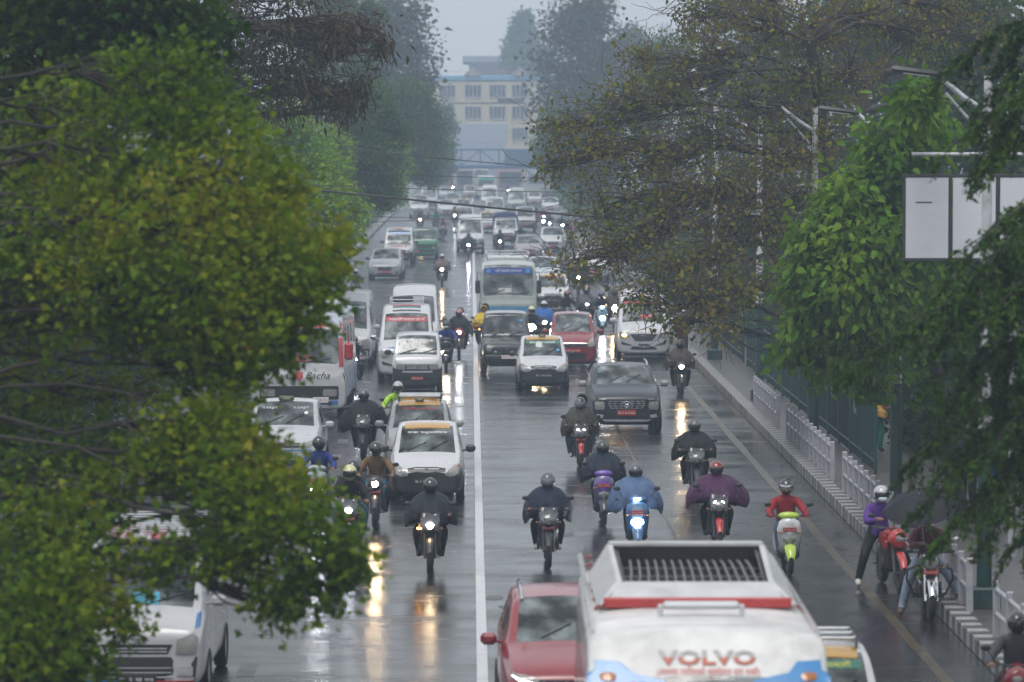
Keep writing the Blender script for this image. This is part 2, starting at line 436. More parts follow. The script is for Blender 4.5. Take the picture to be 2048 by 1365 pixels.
lamp_post(55.8, 'white lamp post with green base nearest the parked motorcycles on the right', 7.95, armlen=.75)
lamp_post(67.5, 'second white and green lamp post from the parked motorcycles, arm beside the white hoarding', 7.45, armlen=.75)
lamp_post(83.8, 'white lamp post with green base rising behind the long grey railing', 7.7, armlen=.8)
lamp_post(99.6, 'white and green lamp post beside the farthest grey railing', 7.6, armlen=.8)
lamp_post(118, 'lamp post half hidden in the twiggy tree above the white van', 8.1)
lamp_post(PT(655, 250, 150).y, 'pale lamp post rising over the light green trees on the left', 8.0, X=-8.0, side=1)
lamp_post(176, 'smaller pale lamp post farther along the left trees', 8.0, X=-7.9, side=1)
# ------------------------------------------------------------------ green pavement fence with plates
def fence_panel(y0, L, label, plate=False):
    root = empty('iron_fence', (8.45, y0, KH - .02))
    for yy in (0, L): place('post', cached('fpost', lambda: G().box((0, 0, .8), (.06, .06, 1.6), .01).mesh('post')), root, M_green, (0, yy, 0))
    for z in (.25, 1.45): place('rail', G().box((0, L / 2, z), (.03, L - .06, .045), .006).mesh('rail'), root, M_green)
    g = G(); n = int(L / .13)
    for i in range(1, n): g.tube([(0, L * i / n, .05), (0, L * i / n, 1.68)], .011, 5)
    tag(place('bars', g.mesh('bars'), root, M_green), kind='stuff')
    if plate:
        p = place('plate', G().box((-.03, 0, 0), (.015, .62, .3), .004).mesh('plate'), root, M_green, (0, L / 2, 1.1))
        text_part('lettering', 'KMC', .24, p, M_white, Matrix.Translation((-.040, 0, -.09)) @ rotZ(R(-90)) @ rotX(R(90)))
    tag(root, label, 'fence', 'green iron fence panels on the right pavement')
def evaluate(o):
    """mesh of an object with its modifiers, worked out in a small scene of its own"""
    sc = bpy.data.scenes.get('workshop') or bpy.data.scenes.new('workshop')
    sc.collection.objects.link(o); vl = sc.view_layers[0]; vl.update()
    me = bpy.data.meshes.new_from_object(o.evaluated_get(vl.depsgraph))
    sc.collection.objects.unlink(o)
    return me
def text_mesh(body, size, depth=.002, shear=0.0):
    c = bpy.data.curves.new('txt', 'FONT'); c.body = body; c.size = size; c.align_x = 'CENTER'; c.extrude = depth; c.shear = shear; c.offset = size * .035 if body == 'VOLVO' else 0.0; c.resolution_u = 2
    o = bpy.data.objects.new('txt', c)
    me = evaluate(o)
    bpy.data.objects.remove(o); bpy.data.curves.remove(c)
    return me
def text_part(name, body, size, parent, mat, M=None, width=None):
    me = cached(('txt', body, size), lambda: text_mesh(body, size)).copy()
    if width:
        xs = [v.co.x for v in me.vertices]; k = width / max(1e-4, max(xs) - min(xs)); me.transform(Matrix.Scale(k, 4, (1, 0, 0)))
    if M is not None: me.transform(M)
    me.materials.clear()
    return place(name, me, parent, mat)
ORD = 'first second third fourth fifth sixth seventh eighth ninth tenth eleventh twelfth thirteenth fourteenth'.split()
for i in range(14):
    y = 78 + i * 2.6
    pl = i in (1, 3, 5)
    fence_panel(y, 2.55, ('green iron fence panel with a white-lettered plate, %s of three' % ('nearest', 'middle', 'farthest')[(i - 1) // 2]) if pl else
                'plain green iron fence panel, %s beyond the fresh green tree' % ORD[i], pl)
for i in range(12):
    y = 116 + i * 5
    fence_panel(y, 4.95, 'longer far green iron fence panel, %s under the twiggy tree' % ORD[i])
# ------------------------------------------------------------------ white hoarding
d = 62.5
a = PT(1806, 350, d); b_ = PT(1806, 522, d)
hw, hh = 3.1, a.z - b_.z
root = empty('hoarding', (a.x, d, b_.z))
M_panel = MAT('hoarding_sheet', (.60, .62, .66), .45, var=.1, scale=1.5, dirt=.25, dirtcol=(.3, .29, .28))
pw = .745
for i in range(4):
    place('panel', G().box((pw / 2 + .03, 0, hh / 2), (pw - .03, .03, hh - .08), .004).mesh('panel'), root, M_panel, (pw * i * 1.06, 0, 0))
for i in range(5): place('frame_upright', G().box((0, .012, hh / 2), (.05, .06, hh), .006).mesh('bar'), root, M_dark, (pw * i * 1.06 + .025 * (i == 0), 0, 0))
for z in (.02, hh - .02): place('frame_rail', G().box((pw * 2.12, .006, z), (pw * 4.3, .055, .055), .006).mesh('bar'), root, M_dark)
place('leg', G().tube([(1.9, .12, -b_.z + .22), (1.9, .12, .3)], .09, 10).mesh('leg'), root, M_galv)
place('leg', G().tube([(2.9, .12, -b_.z + .22), (2.9, .12, .3)], .09, 10).mesh('leg'), root, M_galv)
place('top_pipe', G().tube([(.15, .02, hh + .34), (hw, .02, hh + .34)], .035, 8).mesh('pipe'), root, M_galv)
place('pipe_bracket', G().box((.66, .02, hh + .17), (.05, .05, .36), .008).mesh('bracket'), root, M_dark)
place('small_notice', G().box((.35, -.019, hh * .68), (.28, .004, .02), .001).mesh('notice'), root, M_dark)
tag(root, 'blank white hoarding with dark frame behind the cedar branches', 'billboard')
# ------------------------------------------------------------------ overhead cables
def cable(p, q, sag, r, label, n=24):
    p, q = Vector(p), Vector(q); pts = []
    for i in range(n + 1):
        t = i / n; v = p.lerp(q, t); v.z -= sag * 4 * t * (1 - t); pts.append(v)
    tag(place('overhead_cable', G().tube(pts, r, 6).mesh('cable'), None, M_wire), label, 'cable', 'overhead cables across the road')
cable(PT(300, 345, 112), PT(1500, 462, 112), -.04 + .10, .034, 'thickest black cable sagging across the road above the white van')
cable(PT(430, 362, 116), PT(1500, 388, 116), .10, .011, 'thin cable just above the thickest cable')
cable(PT(480, 420, 120), PT(1500, 448, 120), .12, .010, 'thin cable crossing just below the thickest cable')
cable(PT(480, 452, 122), PT(1420, 405, 122), .12, .010, 'thin cable rising to the right across the other cables')
cable(PT(560, 285, 135), PT(1500, 362, 135), .12, .018, 'upper cable crossing in front of the far footbridge')
cable(PT(560, 335, 140), PT(1500, 345, 140), .30, .012, 'thin sagging cable just under the upper cable')
# ------------------------------------------------------------------ far end: buildings, footbridge, masts
M_cream = MAT('cream_wall', (.50, .44, .29), .7, var=.15, scale=.6, dirt=.3)
M_bluer = MAT('blue_roof_sheet', (.10, .33, .52), .45, var=.2, scale=1.0)
M_pink = MAT('terracotta_trim', (.42, .20, .13), .6)
M_wing = MAT('far_window', (.05, .06, .08), .15)
M_grey = MAT('grey_roof_sheet', (.28, .32, .40), .5)
M_slab = MAT('slate_wall', (.07, .09, .13), .6)
D = 600.0
s = D / FPX
def bx(root, name, px0, px1, py0, py1, d, depth, mat, bev=.05, dy=0):
    p, q = PT(px0, py1, d), PT(px1, py0, d)
    return place(name, G().box(((p.x + q.x) / 2 - root.location.x, depth / 2 + dy, (p.z + q.z) / 2), (q.x - p.x, depth, q.z - p.z), bev).mesh(name), root, mat)
bl = empty('cream_building', (PT(950, 300, D).x, D, 0))
bx(bl, 'wall', 720, 1180, 160, 365, D, 16, M_cream)
bx(bl, 'roof_band', 700, 1195, 151, 165, D - 1.6, 19, M_bluer, .1, 0)
bx(bl, 'cornice', 705, 1190, 165, 170, D - 1.2, 18.2, M_pink, .05, .2)
bx(bl, 'floor_band', 722, 1178, 205, 209, D - .35, 1.0, M_pink, .03)
for cx in (740, 850, 945, 1040, 1130):
    p = PT(cx, 151, D - 1.4)
    gab = place('gable', G().loft([[(-1.2, y, 0), (1.2, y, 0), (0, y, 1.1)] for y in (0, 3)]).mesh('gable', 0), bl, M_cream, (p.x - bl.location.x, -.4, p.z + .02))
    place('gable_trim', G().tube([(-1.35, -.1, -.05), (0, -.1, 1.2), (1.35, -.1, -.05)], .14, 5).mesh('trim'), gab, M_grey)
for (rows, base) in (((170, 195), 0), ((213, 238), 1), ((256, 281), 2), ((300, 325), 3)):
    for cx in (742, 792, 843, 894, 946, 995, 1040, 1090, 1140):
        wn = bx(bl, 'window', cx - 16, cx + 16, rows[0], rows[1], D - .10, .16, M_wing, .02)
        o = wn
        p, q = PT(cx - 16, rows[1], D), PT(cx + 16, rows[0], D)
        g = G()
        for k in (0, .25, .5, .75, 1): g.box((p.x + (q.x - p.x) * k - bl.location.x, -.14, (p.z + q.z) / 2), (.12, .08, q.z - p.z + .1), 0)
        for zz in (p.z, q.z): g.box(((p.x + q.x) / 2 - bl.location.x, -.14, zz), (q.x - p.x + .2, .10, .12), 0)
        place('frame', g.mesh('frame', 0), wn, M_white)
bx(bl, 'porch_roof', 995, 1050, 196, 206, D - 3, 3, M_bluer)
place('roof_rail', G().box((0, -.9, PT(950, 150, D).z + .5), (36, .06, .08)).mesh('rail'), bl, M_pink)
tag(bl, 'cream building with blue roof band at the far end of the road', 'building')
b2 = empty('rooftop_hall', (PT(1005, 150, 640).x, 640, 0))
bx(b2, 'wall', 938, 1100, 124, 365, 640, 14, M_slab)
bx(b2, 'roof', 925, 1110, 111, 125, 637, 20, M_grey, .1)
bx(b2, 'side_room', 1032, 1092, 136, 160, 632, 6, M_cream)
tag(b2, 'dark hall with grey sheet roof rising behind the cream building', 'building')
b3 = empty('low_shed', (PT(960, 300, 560).x, 560, 0))
bx(b3, 'wall', 880, 1010, 285, 372, 560, 8, M_grey)
bx(b3, 'roof', 870, 1015, 246, 286, 558, 10, MAT('pale_blue_sheet', (.30, .35, .40), .5), .1)
tag(b3, 'low shed with pale blue roof in front of the cream building', 'shed')
for k, (x0, x1, y0, col, lab) in enumerate(((858, 905, 338, (.34, .14, .12), 'red-fronted low shop at the far left end of the road'), (907, 952, 334, (.42, .36, .34), 'pale low shop left of the far green bus'),
                                (992, 1050, 336, (.36, .24, .22), 'brownish low shop right of the far green bus'), (1052, 1110, 340, (.34, .36, .38), 'grey low shop at the far right end of the road'))):
    sh = empty('shop', (PT((x0 + x1) / 2, 360, 545).x, 545, 0))
    bx(sh, 'wall', x0, x1, y0, 372, 545, 6, MAT('shop_wall%d' % k, col, .6))
    bx(sh, 'awning', x0 - 2, x1 + 2, y0 - 3, y0 + 2, 543, 3, M_grey, .05)
    bx(sh, 'shutter', x0 + 6, x1 - 6, y0 + 8, 370, 544.9, .3, M_slab, .02)
    tag(sh, lab, 'shop')
# footbridge
FB = 400.0
fb = empty('footbridge', (0, FB, 0))
M_fb = MAT('bridge_blue', (.04, .12, .24), .5, var=.2, scale=1.0)
z0, z1 = PT(942, 337, FB).z, PT(942, 300, FB).z
place('deck', G().box((1, 1.2, z0 + .15), (24, 2.6, .42), .04).mesh('deck'), fb, M_fb)
for yy in (0, 2.4):
    place('top_chord', G().box((1, yy, z1), (24, .16, .18), .02).mesh('chord'), fb, M_fb)
    for i in range(13):
        x = -11 + 2 * i
        place('post', cached('fbpost', lambda: G().box((0, 0, (z0 + z1) / 2 + .1), (.14, .12, z1 - z0 - .1), .02).mesh('post')), fb, M_fb, (x, yy, 0))
    for i in range(12):
        x = -11 + 2 * i; up = i % 2
        place('brace', G().tube([(x + .1, yy + .02, z0 + .4 if up else z1 - .1), (x + 1.9, yy + .02, z1 - .1 if up else z0 + .4)], .06, 5).mesh('brace'), fb, M_fb)
for (x0, x1) in ((3.6, 12.8),):
    place('side_banner', G().box(((x0 + x1) / 2, -.14, (z0 + z1) / 2 + .1), (x1 - x0, .05, z1 - z0 - .3), .01).mesh('banner'), fb, MAT('banner_dull_blue', (.05, .12, .20), .5))
for x in (-9.6, 11.6):
    for yy in (.2, 2.2): place('column', G().tube([(x, yy, .2), (x, yy, z0)], .18, 10).mesh('column'), fb, M_fb)
tag(fb, 'blue steel footbridge crossing the road far ahead', 'footbridge')
# masts
def lattice(name, px, pyt, d, w, label):
    p = PT(px, pyt, d); root = empty(name, (p.x, d, 0)); h = p.z
    for sx in (-1, 1):
        for sy in (-1, 1): place('leg', G().tube([(sx * w, sy * w, 0), (sx * w * .5, sy * w * .5, h)], .12, 5).mesh('leg'), root, M_galv)
    g = G(); n = int(h / (w * 1.6))
    for i in range(n):
        za, zb = h * i / n, h * (i + 1) / n; wa, wb = w * (1 - .5 * i / n), w * (1 - .5 * (i + 1) / n)
        for (ax, ay, bx_, by) in ((-1, -1, 1, -1), (1, -1, 1, 1), (1, 1, -1, 1), (-1, 1, -1, -1)):
            g.tube([(ax * wa, ay * wa, za), (bx_ * wb, by * wb, zb)], .07, 4); g.tube([(ax * wb, ay * wb, zb), (bx_ * wb, by * wb, zb)], .06, 4)
    place('lattice', g.mesh('lattice'), root, M_galv)
    if 'broad' in label:
        for k in range(3): place('antenna', G().box((w * 1.1 * math.cos(k * 2.1), w * 1.1 * math.sin(k * 2.1), h - 1.6), (.5, .4, 2.6), .08).mesh('antenna'), root, M_white)
    tag(root, label, 'mast')
lattice('radio_mast', 1103, -40, 700, 1.0, 'tall thin lattice mast rising behind the far right trees')
lattice('antenna_tower', 1329, 46, 760, 1.1, 'short broad antenna tower on the skyline at right')
# bird
p = PT(897, 59, 260)
bd = empty('bird', p)
place('body', G().ell((0, 0, 0), (.30, .09, .075), 12, 8).mesh('body'), bd, M_dark)
for sy in (-1, 1):
    place('wing', G().loft([[(-.08, sy * y, z), (.13, sy * y, z), (.13, sy * y, z + .015), (-.08, sy * y, z + .015)] for y, z in ((.04, .02), (.3, .10))] + [[(.02, sy * .62, .04), (.12, sy * .62, .04), (.12, sy * .62, .05), (.02, sy * .62, .05)]]).mesh('wing'), bd, M_dark)
place('tail', G().loft([[(.26, -.03, 0), (.26, .03, 0), (.26, .03, .015), (.26, -.03, .015)], [(.46, -.08, -.03), (.46, .08, -.03), (.46, .08, -.02), (.46, -.08, -.02)]]).mesh('tail'), bd, M_dark)
tag(bd, 'dark bird gliding in the grey sky', 'bird')
bd.rotation_euler = (R(12), R(10), R(20))
# ------------------------------------------------------------------ haze: the wet air, a closed box round everything
gz = G(); gz.box((0, 345, 21), (360, 900, 44), 0)
hz = place('haze', gz.mesh('haze', 0), None)
hm = bpy.data.materials.new('wet_air'); hm.use_nodes = True; ht = hm.node_tree; ht.nodes.clear()
ho = ht.nodes.new('ShaderNodeOutputMaterial'); hv = ht.nodes.new('ShaderNodeVolumePrincipled')
hv.inputs['Color'].default_value = (.56, .68, .82, 1); hv.inputs['Density'].default_value = 0.00132; hv.inputs['Anisotropy'].default_value = 0.25
ht.links.new(hv.outputs[0], ho.inputs['Volume'])
hz.data.materials.clear(); hz.data.materials.append(hm)
tag(hz, 'pale blue-grey rain haze filling the street', 'haze', kind='stuff')
# ------------------------------------------------------------------ trees
L_maple = LEAF('leaf_olive', [(0.0258, 0.0570, 0.0022), (0.0527, 0.1115, 0.0032), (0.0996, 0.1710, 0.0044), (0.1582, 0.2107, 0.0063), (0.2227, 0.2166, 0.0095)], .45)
L_deep = LEAF('leaf_deep', [(0.0129, 0.0433, 0.0042), (0.0239, 0.0654, 0.0055), (0.0386, 0.0834, 0.0063), (0.0662, 0.0887, 0.0063)], .38)
L_peepal = LEAF('leaf_peepal', [(0.0538, 0.0673, 0.0080), (0.0897, 0.1087, 0.0104), (0.1375, 0.1522, 0.0144), (0.1793, 0.1631, 0.0192), (0.1793, 0.1033, 0.0272)], .42)
L_fresh = LEAF('leaf_fresh', [(0.0456, 0.1067, 0.0076), (0.0754, 0.1707, 0.0101), (0.1262, 0.2414, 0.0132), (0.1911, 0.2895, 0.0189)], .45)
L_light = LEAF('leaf_light', [(0.0725, 0.1711, 0.0095), (0.1208, 0.2495, 0.0132), (0.1933, 0.3281, 0.0170), (0.2658, 0.3400, 0.0195)], .42)
L_mid = LEAF('leaf_mid', [(0.0263, 0.0795, 0.0187), (0.0425, 0.1110, 0.0220), (0.0650, 0.1410, 0.0242), (0.0938, 0.1545, 0.0264)], .38)
L_brown = LEAF('leaf_brown', [(.040, .050, .018), (.060, .062, .022), (.075, .052, .026), (.085, .046, .030)], .3)
L_cedar = LEAF('leaf_cedar', [(0.0159, 0.0432, 0.0060), (0.0250, 0.0668, 0.0077), (0.0411, 0.0921, 0.0088), (0.0660, 0.1192, 0.0098)], .25)
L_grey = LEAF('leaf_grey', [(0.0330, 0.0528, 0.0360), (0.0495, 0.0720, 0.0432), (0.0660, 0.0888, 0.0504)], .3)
T_DIAMOND = np.array([(0, 0, 0), (.5, .38, .10), (1, 0, -.05), (.5, -.38, .10)])
T_HEART = np.array([(0, 0, 0), (.12, .34, .05), (.42, .40, .06), (1.05, 0, -.10), (.42, -.40, .06), (.12, -.34, .05)])
T_LANCE = np.array([(0, 0, 0), (.4, .14, .04), (1, 0, -.12), (.4, -.14, .04)])
T_LOBE = np.array([(0, 0, 0), (.22, .16, .04), (.30, .52, .02), (.56, .26, .05), (1, 0, -.06), (.56, -.26, .05), (.30, -.52, .02), (.22, -.16, .04)])
def leaves(rng, pts, size, tmpl, out=None, droop=.3, jit=.35):
    """one polygon per point; out = preferred growing direction"""
    n = len(pts); k = len(tmpl)
    d = rng.normal(size=(n, 3))
    if out is not None: d = d * .75 + out * 1.0
    d[:, 2] -= droop
    d /= np.linalg.norm(d, axis=1, keepdims=True) + 1e-9
    r = rng.normal(size=(n, 3)) * .8; r[:, 2] += 1.1          # leaf blades tend to face the sky
    r -= d * np.sum(r * d, axis=1, keepdims=True); r /= np.linalg.norm(r, axis=1, keepdims=True) + 1e-9
    b = np.cross(r, d); s = size * (1 + jit * rng.normal(size=(n, 1)).clip(-1.6, 1.8))
    v = pts[:, None, :] + s[:, None, :] * (tmpl[None, :, 0:1] * d[:, None, :] + tmpl[None, :, 1:2] * b[:, None, :] + tmpl[None, :, 2:3] * r[:, None, :])
    return v.reshape(-1, 3)
def np_tubes(paths, radii, n=4):
    """many tapering limbs -> one mesh. paths: list of (k,3) arrays"""
    V = []; F = []; off = 0
    ang = np.arange(n) * 2 * np.pi / n; ca, sa = np.cos(ang), np.sin(ang)
    for p, r in zip(paths, radii):
        k = len(p); t = np.gradient(p, axis=0); t /= np.linalg.norm(t, axis=1, keepdims=True) + 1e-9
        ref = np.array([.31, .17, .93]) if abs(t[0, 2]) < .8 else np.array([1., .1, 0])
        a = np.cross(t, ref); a /= np.linalg.norm(a, axis=1, keepdims=True) + 1e-9
        b = np.cross(t, a)
        ring = p[:, None, :] + np.asarray(r)[:, None, None] * (ca[None, :, None] * a[:, None, :] + sa[None, :, None] * b[:, None, :])
        V.append(ring.reshape(-1, 3))
        i = np.arange(k - 1)[:, None] * n; j = np.arange(n)[None, :]
        q = np.stack([i + j, i + (j + 1) % n, i + n + (j + 1) % n, i + n + j], -1).reshape(-1, 4) + off
        F.append(q); off += k * n
    V = np.concatenate(V); F = np.concatenate(F)
    me = bpy.data.meshes.new('limbs')
    me.vertices.add(len(V)); me.vertices.foreach_set('co', V.astype(np.float32).ravel())
    me.loops.add(F.size); me.loops.foreach_set('vertex_index', F.astype(np.int32).ravel())
    me.polygons.add(len(F)); me.polygons.foreach_set('loop_start', np.arange(0, F.size, 4, dtype=np.int32))
    me.polygons.foreach_set('use_smooth', np.ones(len(F), bool))
    me.update(calc_edges=True)
    return me
def limb(rng, a, b, k=7, bend=.12, sag=0.0):
    a, b = np.asarray(a, float), np.asarray(b, float); L = np.linalg.norm(b - a)
    t = np.linspace(0, 1, k)[:, None]; p = a + (b - a) * t
    j = np.cumsum(rng.normal(size=(k, 3)), axis=0) * bend * L / k; j -= t * j[-1]; j[0] = 0
    p = p + j; p[:, 2] += (4 * t[:, 0] * (1 - t[:, 0])) * sag * L
    return p
def tree(label, base, clumps, leafmat, bark, seed, trunk_r=.28, fork=.45, tips=40, per=14, size=.10, spread=.22, tmpl=T_DIAMOND,
         droop=.3, twig_r=.010, group=None, name='tree', cat='tree', shell=2.0, limb_r=.09, lean=None, side=6, sag=.06, up=.0, twigs=2, top=None, maxtw=9.0):
    """clumps: (x, y, z, rx, ry, rz[, weight]) in world metres"""
    rng = np.random.default_rng(seed); root = empty(name, (base[0], base[1], 0)); B = np.array([base[0], base[1], 0.0])
    C = np.array([c[:6] for c in clumps], float); zc = C[:, 2]
    topz = top if top else float(np.percentile(zc, 70)); fz = topz * fork
    tr_top = np.array([base[0] * .75 + C[:, 0].mean() * .25, base[1] * .75 + C[:, 1].mean() * .25, topz]) if lean is None else np.array(lean, float)
    trunk = limb(rng, B + [0, 0, .0], tr_top, 11, .05)
    tr = np.linspace(trunk_r, trunk_r * .35, 11); tr[0] *= 1.35
    paths = []; radii = []; tip_pts = []; tip_out = []
    big = [trunk - B]; bigr = [tr]
    for c in clumps:
        cx = np.array(c[:3]); rr = np.array(c[3:6]); w = c[6] if len(c) > 6 else 1.0
        cand = trunk[(trunk[:, 2] > fz * .8) & (trunk[:, 2] < max(cx[2] + .1, fz + .4))]
        st = cand[np.argmin(np.linalg.norm(cand - cx, axis=1) + .35 * np.abs(cand[:, 2] - cx[2]))] if len(cand) else trunk[6]
        lp = limb(rng, st, cx, 9, .22, sag); L = np.linalg.norm(cx - st)
        r0 = min(limb_r * (0.6 + .12 * L), trunk_r * .6)
        big.append(lp - B); bigr.append(np.linspace(r0, r0 * .22, 9))
        nt_ = max(3, int(tips * w))
        u = rng.normal(size=(nt_, 3)); u /= np.linalg.norm(u, axis=1, keepdims=True)
        rad = rng.random((nt_, 1)) ** (1 / shell)
        tp = cx + u * rad * rr; tp[:, 2] += up * rng.random(nt_)
        tip_pts.append(tp); tip_out.append(u)
        if twigs:
            for q in (tp if twigs > 1 else tp[::2]):
                s_ = lp[rng.integers(5, 9)]
                if np.linalg.norm(q - s_) > maxtw: continue
                m_ = s_ + (q - s_) * rng.uniform(.35, .65) + rng.normal(size=3) * .12 * np.linalg.norm(q - s_)
                t = np.linspace(0, 1, 5)[:, None]; pp = (1 - t) ** 2 * s_ + 2 * t * (1 - t) * m_ + t ** 2 * q
                pp = pp + np.vstack([np.zeros(3), rng.normal(size=(3, 3)) * .02 * np.linalg.norm(q - s_), np.zeros(3)])
                paths.append(pp - B); radii.append(np.linspace(twig_r * 2.2, twig_r * .7, 5))
    place('trunk', np_tubes(big, bigr, side), root, bark)
    if paths: place('branches', np_tubes(paths, radii, 3), root, bark)
    tp = np.concatenate(tip_pts); to = np.concatenate(tip_out)
    idx = np.repeat(np.arange(len(tp)), per)
    off = rng.normal(size=(len(idx), 3)) * spread
    pts = tp[idx] + off - B
    v = leaves(rng, pts, size, tmpl, to[idx] * .8 + off / spread * .3, droop)
    place('crown', np_mesh('crown', v, len(tmpl), len(pts)), root, leafmat)
    tag(root, label, cat, group)
    return root
def cl(px, py, d, r, dd=None, rz=None, w=1.0):
    """a leaf clump: centre seen at a pixel, at its own distance; r metres across"""
    p = PT(px, py, d); return (p.x, p.y, p.z, r, dd or r, rz or r * .8, w)

# --- big maple-like tree in the left foreground, branches reaching over the road
rg = random.Random(11)
cs = []
for (px, py, d, r, w) in (
    (60, 330, 40, .75, 1.1), (180, 230, 40, .70, 1.1), (310, 170, 39, .62, 1.1), (400, 240, 39, .62, 1.1), (250, 330, 38, .75, 1.2), (430, 350, 38, .68, 1.1),
    (130, 450, 38, .75, 1.1), (320, 460, 37, .72, 1.2), (480, 460, 37.5, .60, 1.1), (540, 400, 38.5, .42, .8), (30, 560, 38, .75, 1), (200, 570, 37, .70, 1),
    (390, 570, 36.5, .68, 1.1), (540, 540, 37, .52, 1), (620, 550, 37.5, .30, .6), (470, 640, 36.5, .52, .9), (585, 625, 37, .36, .8), (300, 650, 38, .5, .55),
    (60, 660, 39, .6, .5), (640, 500, 38, .30, .45), (470, 730, 36.5, .32, .5), (560, 690, 36.8, .20, .3),
    (110, 800, 39, .6, .35), (280, 780, 39, .5, .28), (420, 760, 38, .45, .45), (30, 860, 38, .5, .35),
    (380, 880, 36, .50, .8), (440, 860, 36, .36, .7), (500, 935, 36, .38, .8), (460, 960, 35.5, .36, .65), (590, 1000, 35.5, .28, .55), (330, 930, 36, .36, .55),
    (230, 930, 37, .5, .5), (100, 960, 37, .55, .5), (170, 1000, 36, .32, .5), (60, 1060, 36, .55, .8), (150, 1120, 35.5, .55, .8), (410, 1080, 35.5, .16, .25), (530, 1060, 35, .26, .35),
    (640, 1080, 35, .33, .55), (695, 1135, 35, .17, .4), (590, 1150, 35, .15, .28), (640, 1190, 35, .15, .25), (550, 1210, 35, .13, .3), (40, 1200, 35, .55, .9), (110, 1270, 34.5, .5, .9), (30, 1330, 34.5, .5, 1),
    (120, 1235, 35, .28, .6), (140, 1180, 35.2, .28, .5), (320, 1130, 35.3, .15, .22), (130, 1345, 34.5, .28, .6), (245, 1240, 35, .10, .3), (440, 1120, 35.2, .10, .2), (470, 1110, 35.2, .14, .3), (490, 1000, 35.5, .24, .4)):
    cs.append(cl(px, py, d, r * 1.02, r * 1.5, r * .82, w))
tree('large maple-like tree with dense olive leaves filling the left foreground', (-8.6, 39), cs, L_maple, M_bark, 3, trunk_r=.30, tips=84, per=16, size=.078, spread=.115,
     tmpl=T_LOBE, droop=.25, twig_r=.008, limb_r=.034, lean=(-6.6, 38, 7.6), shell=2.4, sag=.03, maxtw=1.0, name='maple_tree', group='trees on the left side')
# darker tree behind its top
cs = [cl(px, py, 47, r, r * 1.3, r * .9, w) for (px, py, r, w) in ((30, 60, .8, 1), (130, 30, .8, 1), (230, 60, .75, 1), (320, 20, .7, 1), (330, 110, .6, .9), (60, 170, .7, .7), (150, 150, .7, .9), (20, 260, .7, .6), (100, 250, .5, .5),
      (240, -40, .8, .8), (60, -60, .9, .8), (390, 60, .45, .6), (20, 420, .7, .5), (260, 130, .6, .9))]
tree('dark leafy tree in the top left corner above the olive tree', (-9.4, 48), cs, L_deep, M_bark, 8, trunk_r=.28, tips=75, per=13, size=.13, spread=.16, tmpl=T_DIAMOND, twig_r=.009, lean=(-6.5, 47.5, 9.6), name='leafy_tree', limb_r=.05, group='trees on the left side')
# drooping narrow-leaved tree, top left
cs = []
for (px, py, r, rz, w) in ((430, 60, .9, .7, .9), (500, 110, .8, .8, 1.0), (560, 60, .9, .7, 1.0), (600, 150, .7, .8, 1), (560, 190, .5, .7, .8), (660, 90, .6, .6, .8), (640, 190, .35, .6, .5), (700, 60, .5, .5, .6), (480, 10, .9, .6, .8), (600, -10, .9, .6, .8), (720, 180, .28, .5, .5), (755, 60, .22, .45, .35), (690, 210, .25, .5, .4), (440, 160, .6, .6, .6), (380, 60, .6, .6, .5), (765, 100, .14, .3, .2)):
    cs.append(cl(px, py, 78, r * .72, r * .9, rz * .8, w))
tree('drooping tree with thin brownish leaves hanging over the road at top left', (-9.2, 80), cs, L_brown, M_bark2, 21, trunk_r=.3, tips=46, per=11, size=.17, spread=.17, tmpl=T_LANCE, droop=1.5, twig_r=.012, lean=(-7, 79, 11.5), name='drooping_tree', group='trees on the left side')
# row of trees along the left pavement, receding
cs = [cl(px, py, d, r, r * 1.2, r * .85, w) for (px, py, d, r, w) in ((560, 240, 120, .9, .8), (600, 290, 120, 1.0, 1), (545, 330, 120, 1.1, 1), (640, 340, 119, .9, 1), (590, 390, 119, 1.1, 1), (670, 400, 118, .8, .9), (620, 450, 118, 1.0, 1), (690, 460, 118, .55, .7), (700, 420, 119, .5, .6), (540, 440, 119, 1, 1), (570, 500, 119, 1.0, .8), (650, 500, 118.5, .7, .6), (510, 260, 121, 1, .8))]
tree('light green bushy tree on the left behind the olive tree', (-8.6, 122), cs, L_light, M_bark, 31, trunk_r=.25, tips=110, per=14, size=.13, spread=.17, name='bushy_tree', limb_r=.06, group='trees on the left side')
def auto_clumps(rng, x, y, z0, z1, r, n, cr):
    out = []
    for i in range(n):
        t = (i + .5) / n; z = z0 + (z1 - z0) * t
        w = math.sin(math.pi * (.15 + .75 * t)) ** .7
        a = i * 2.4 + rng.uniform(-.4, .4); rr = r * w * math.sqrt(rng.uniform(.15, 1))
        k = cr * rng.uniform(.75, 1.25)
        out.append((x + rr * math.cos(a), y + rr * math.sin(a), z, k, k, k * .75, 1.0))
    return out
def row_tree(label, px, d, pyt, pyb, wpx, mat, seed, n=16, cr=.32, tips=60, per=12, size=None, bark=None, group=None, name='roadside_tree', tmpl=T_DIAMOND, twr=None, droop=.3, X=None):
    rng = random.Random(seed); p, q = PT(px, pyt, d), PT(px, pyb, d); s_ = d / FPX
    R_ = wpx / 2 * s_
    cs = auto_clumps(rng, p.x, d, q.z, p.z - R_ * .15, R_ * .72, n, R_ * cr * 1.25)
    sz = size or max(.11, 2.6 * s_ * 2)
    return tree(label, (p.x if X is None else X, d), cs, mat, bark or M_bark, seed, trunk_r=.26, tips=tips, per=per, size=sz, spread=sz * 1.25, fork=.35, name=name, group=group, twig_r=twr or max(.010, s_ * .8), tmpl=tmpl, droop=droop, side=5, twigs=1)
XR = 10.5
GL, GR = 'trees on the left side', 'trees on the right side'
row_tree('dark green tree on the left beyond the light green tree', 735, 165, 175, 400, 190, L_mid, 41, n=22, group=GL, X=-8.9, tips=75)
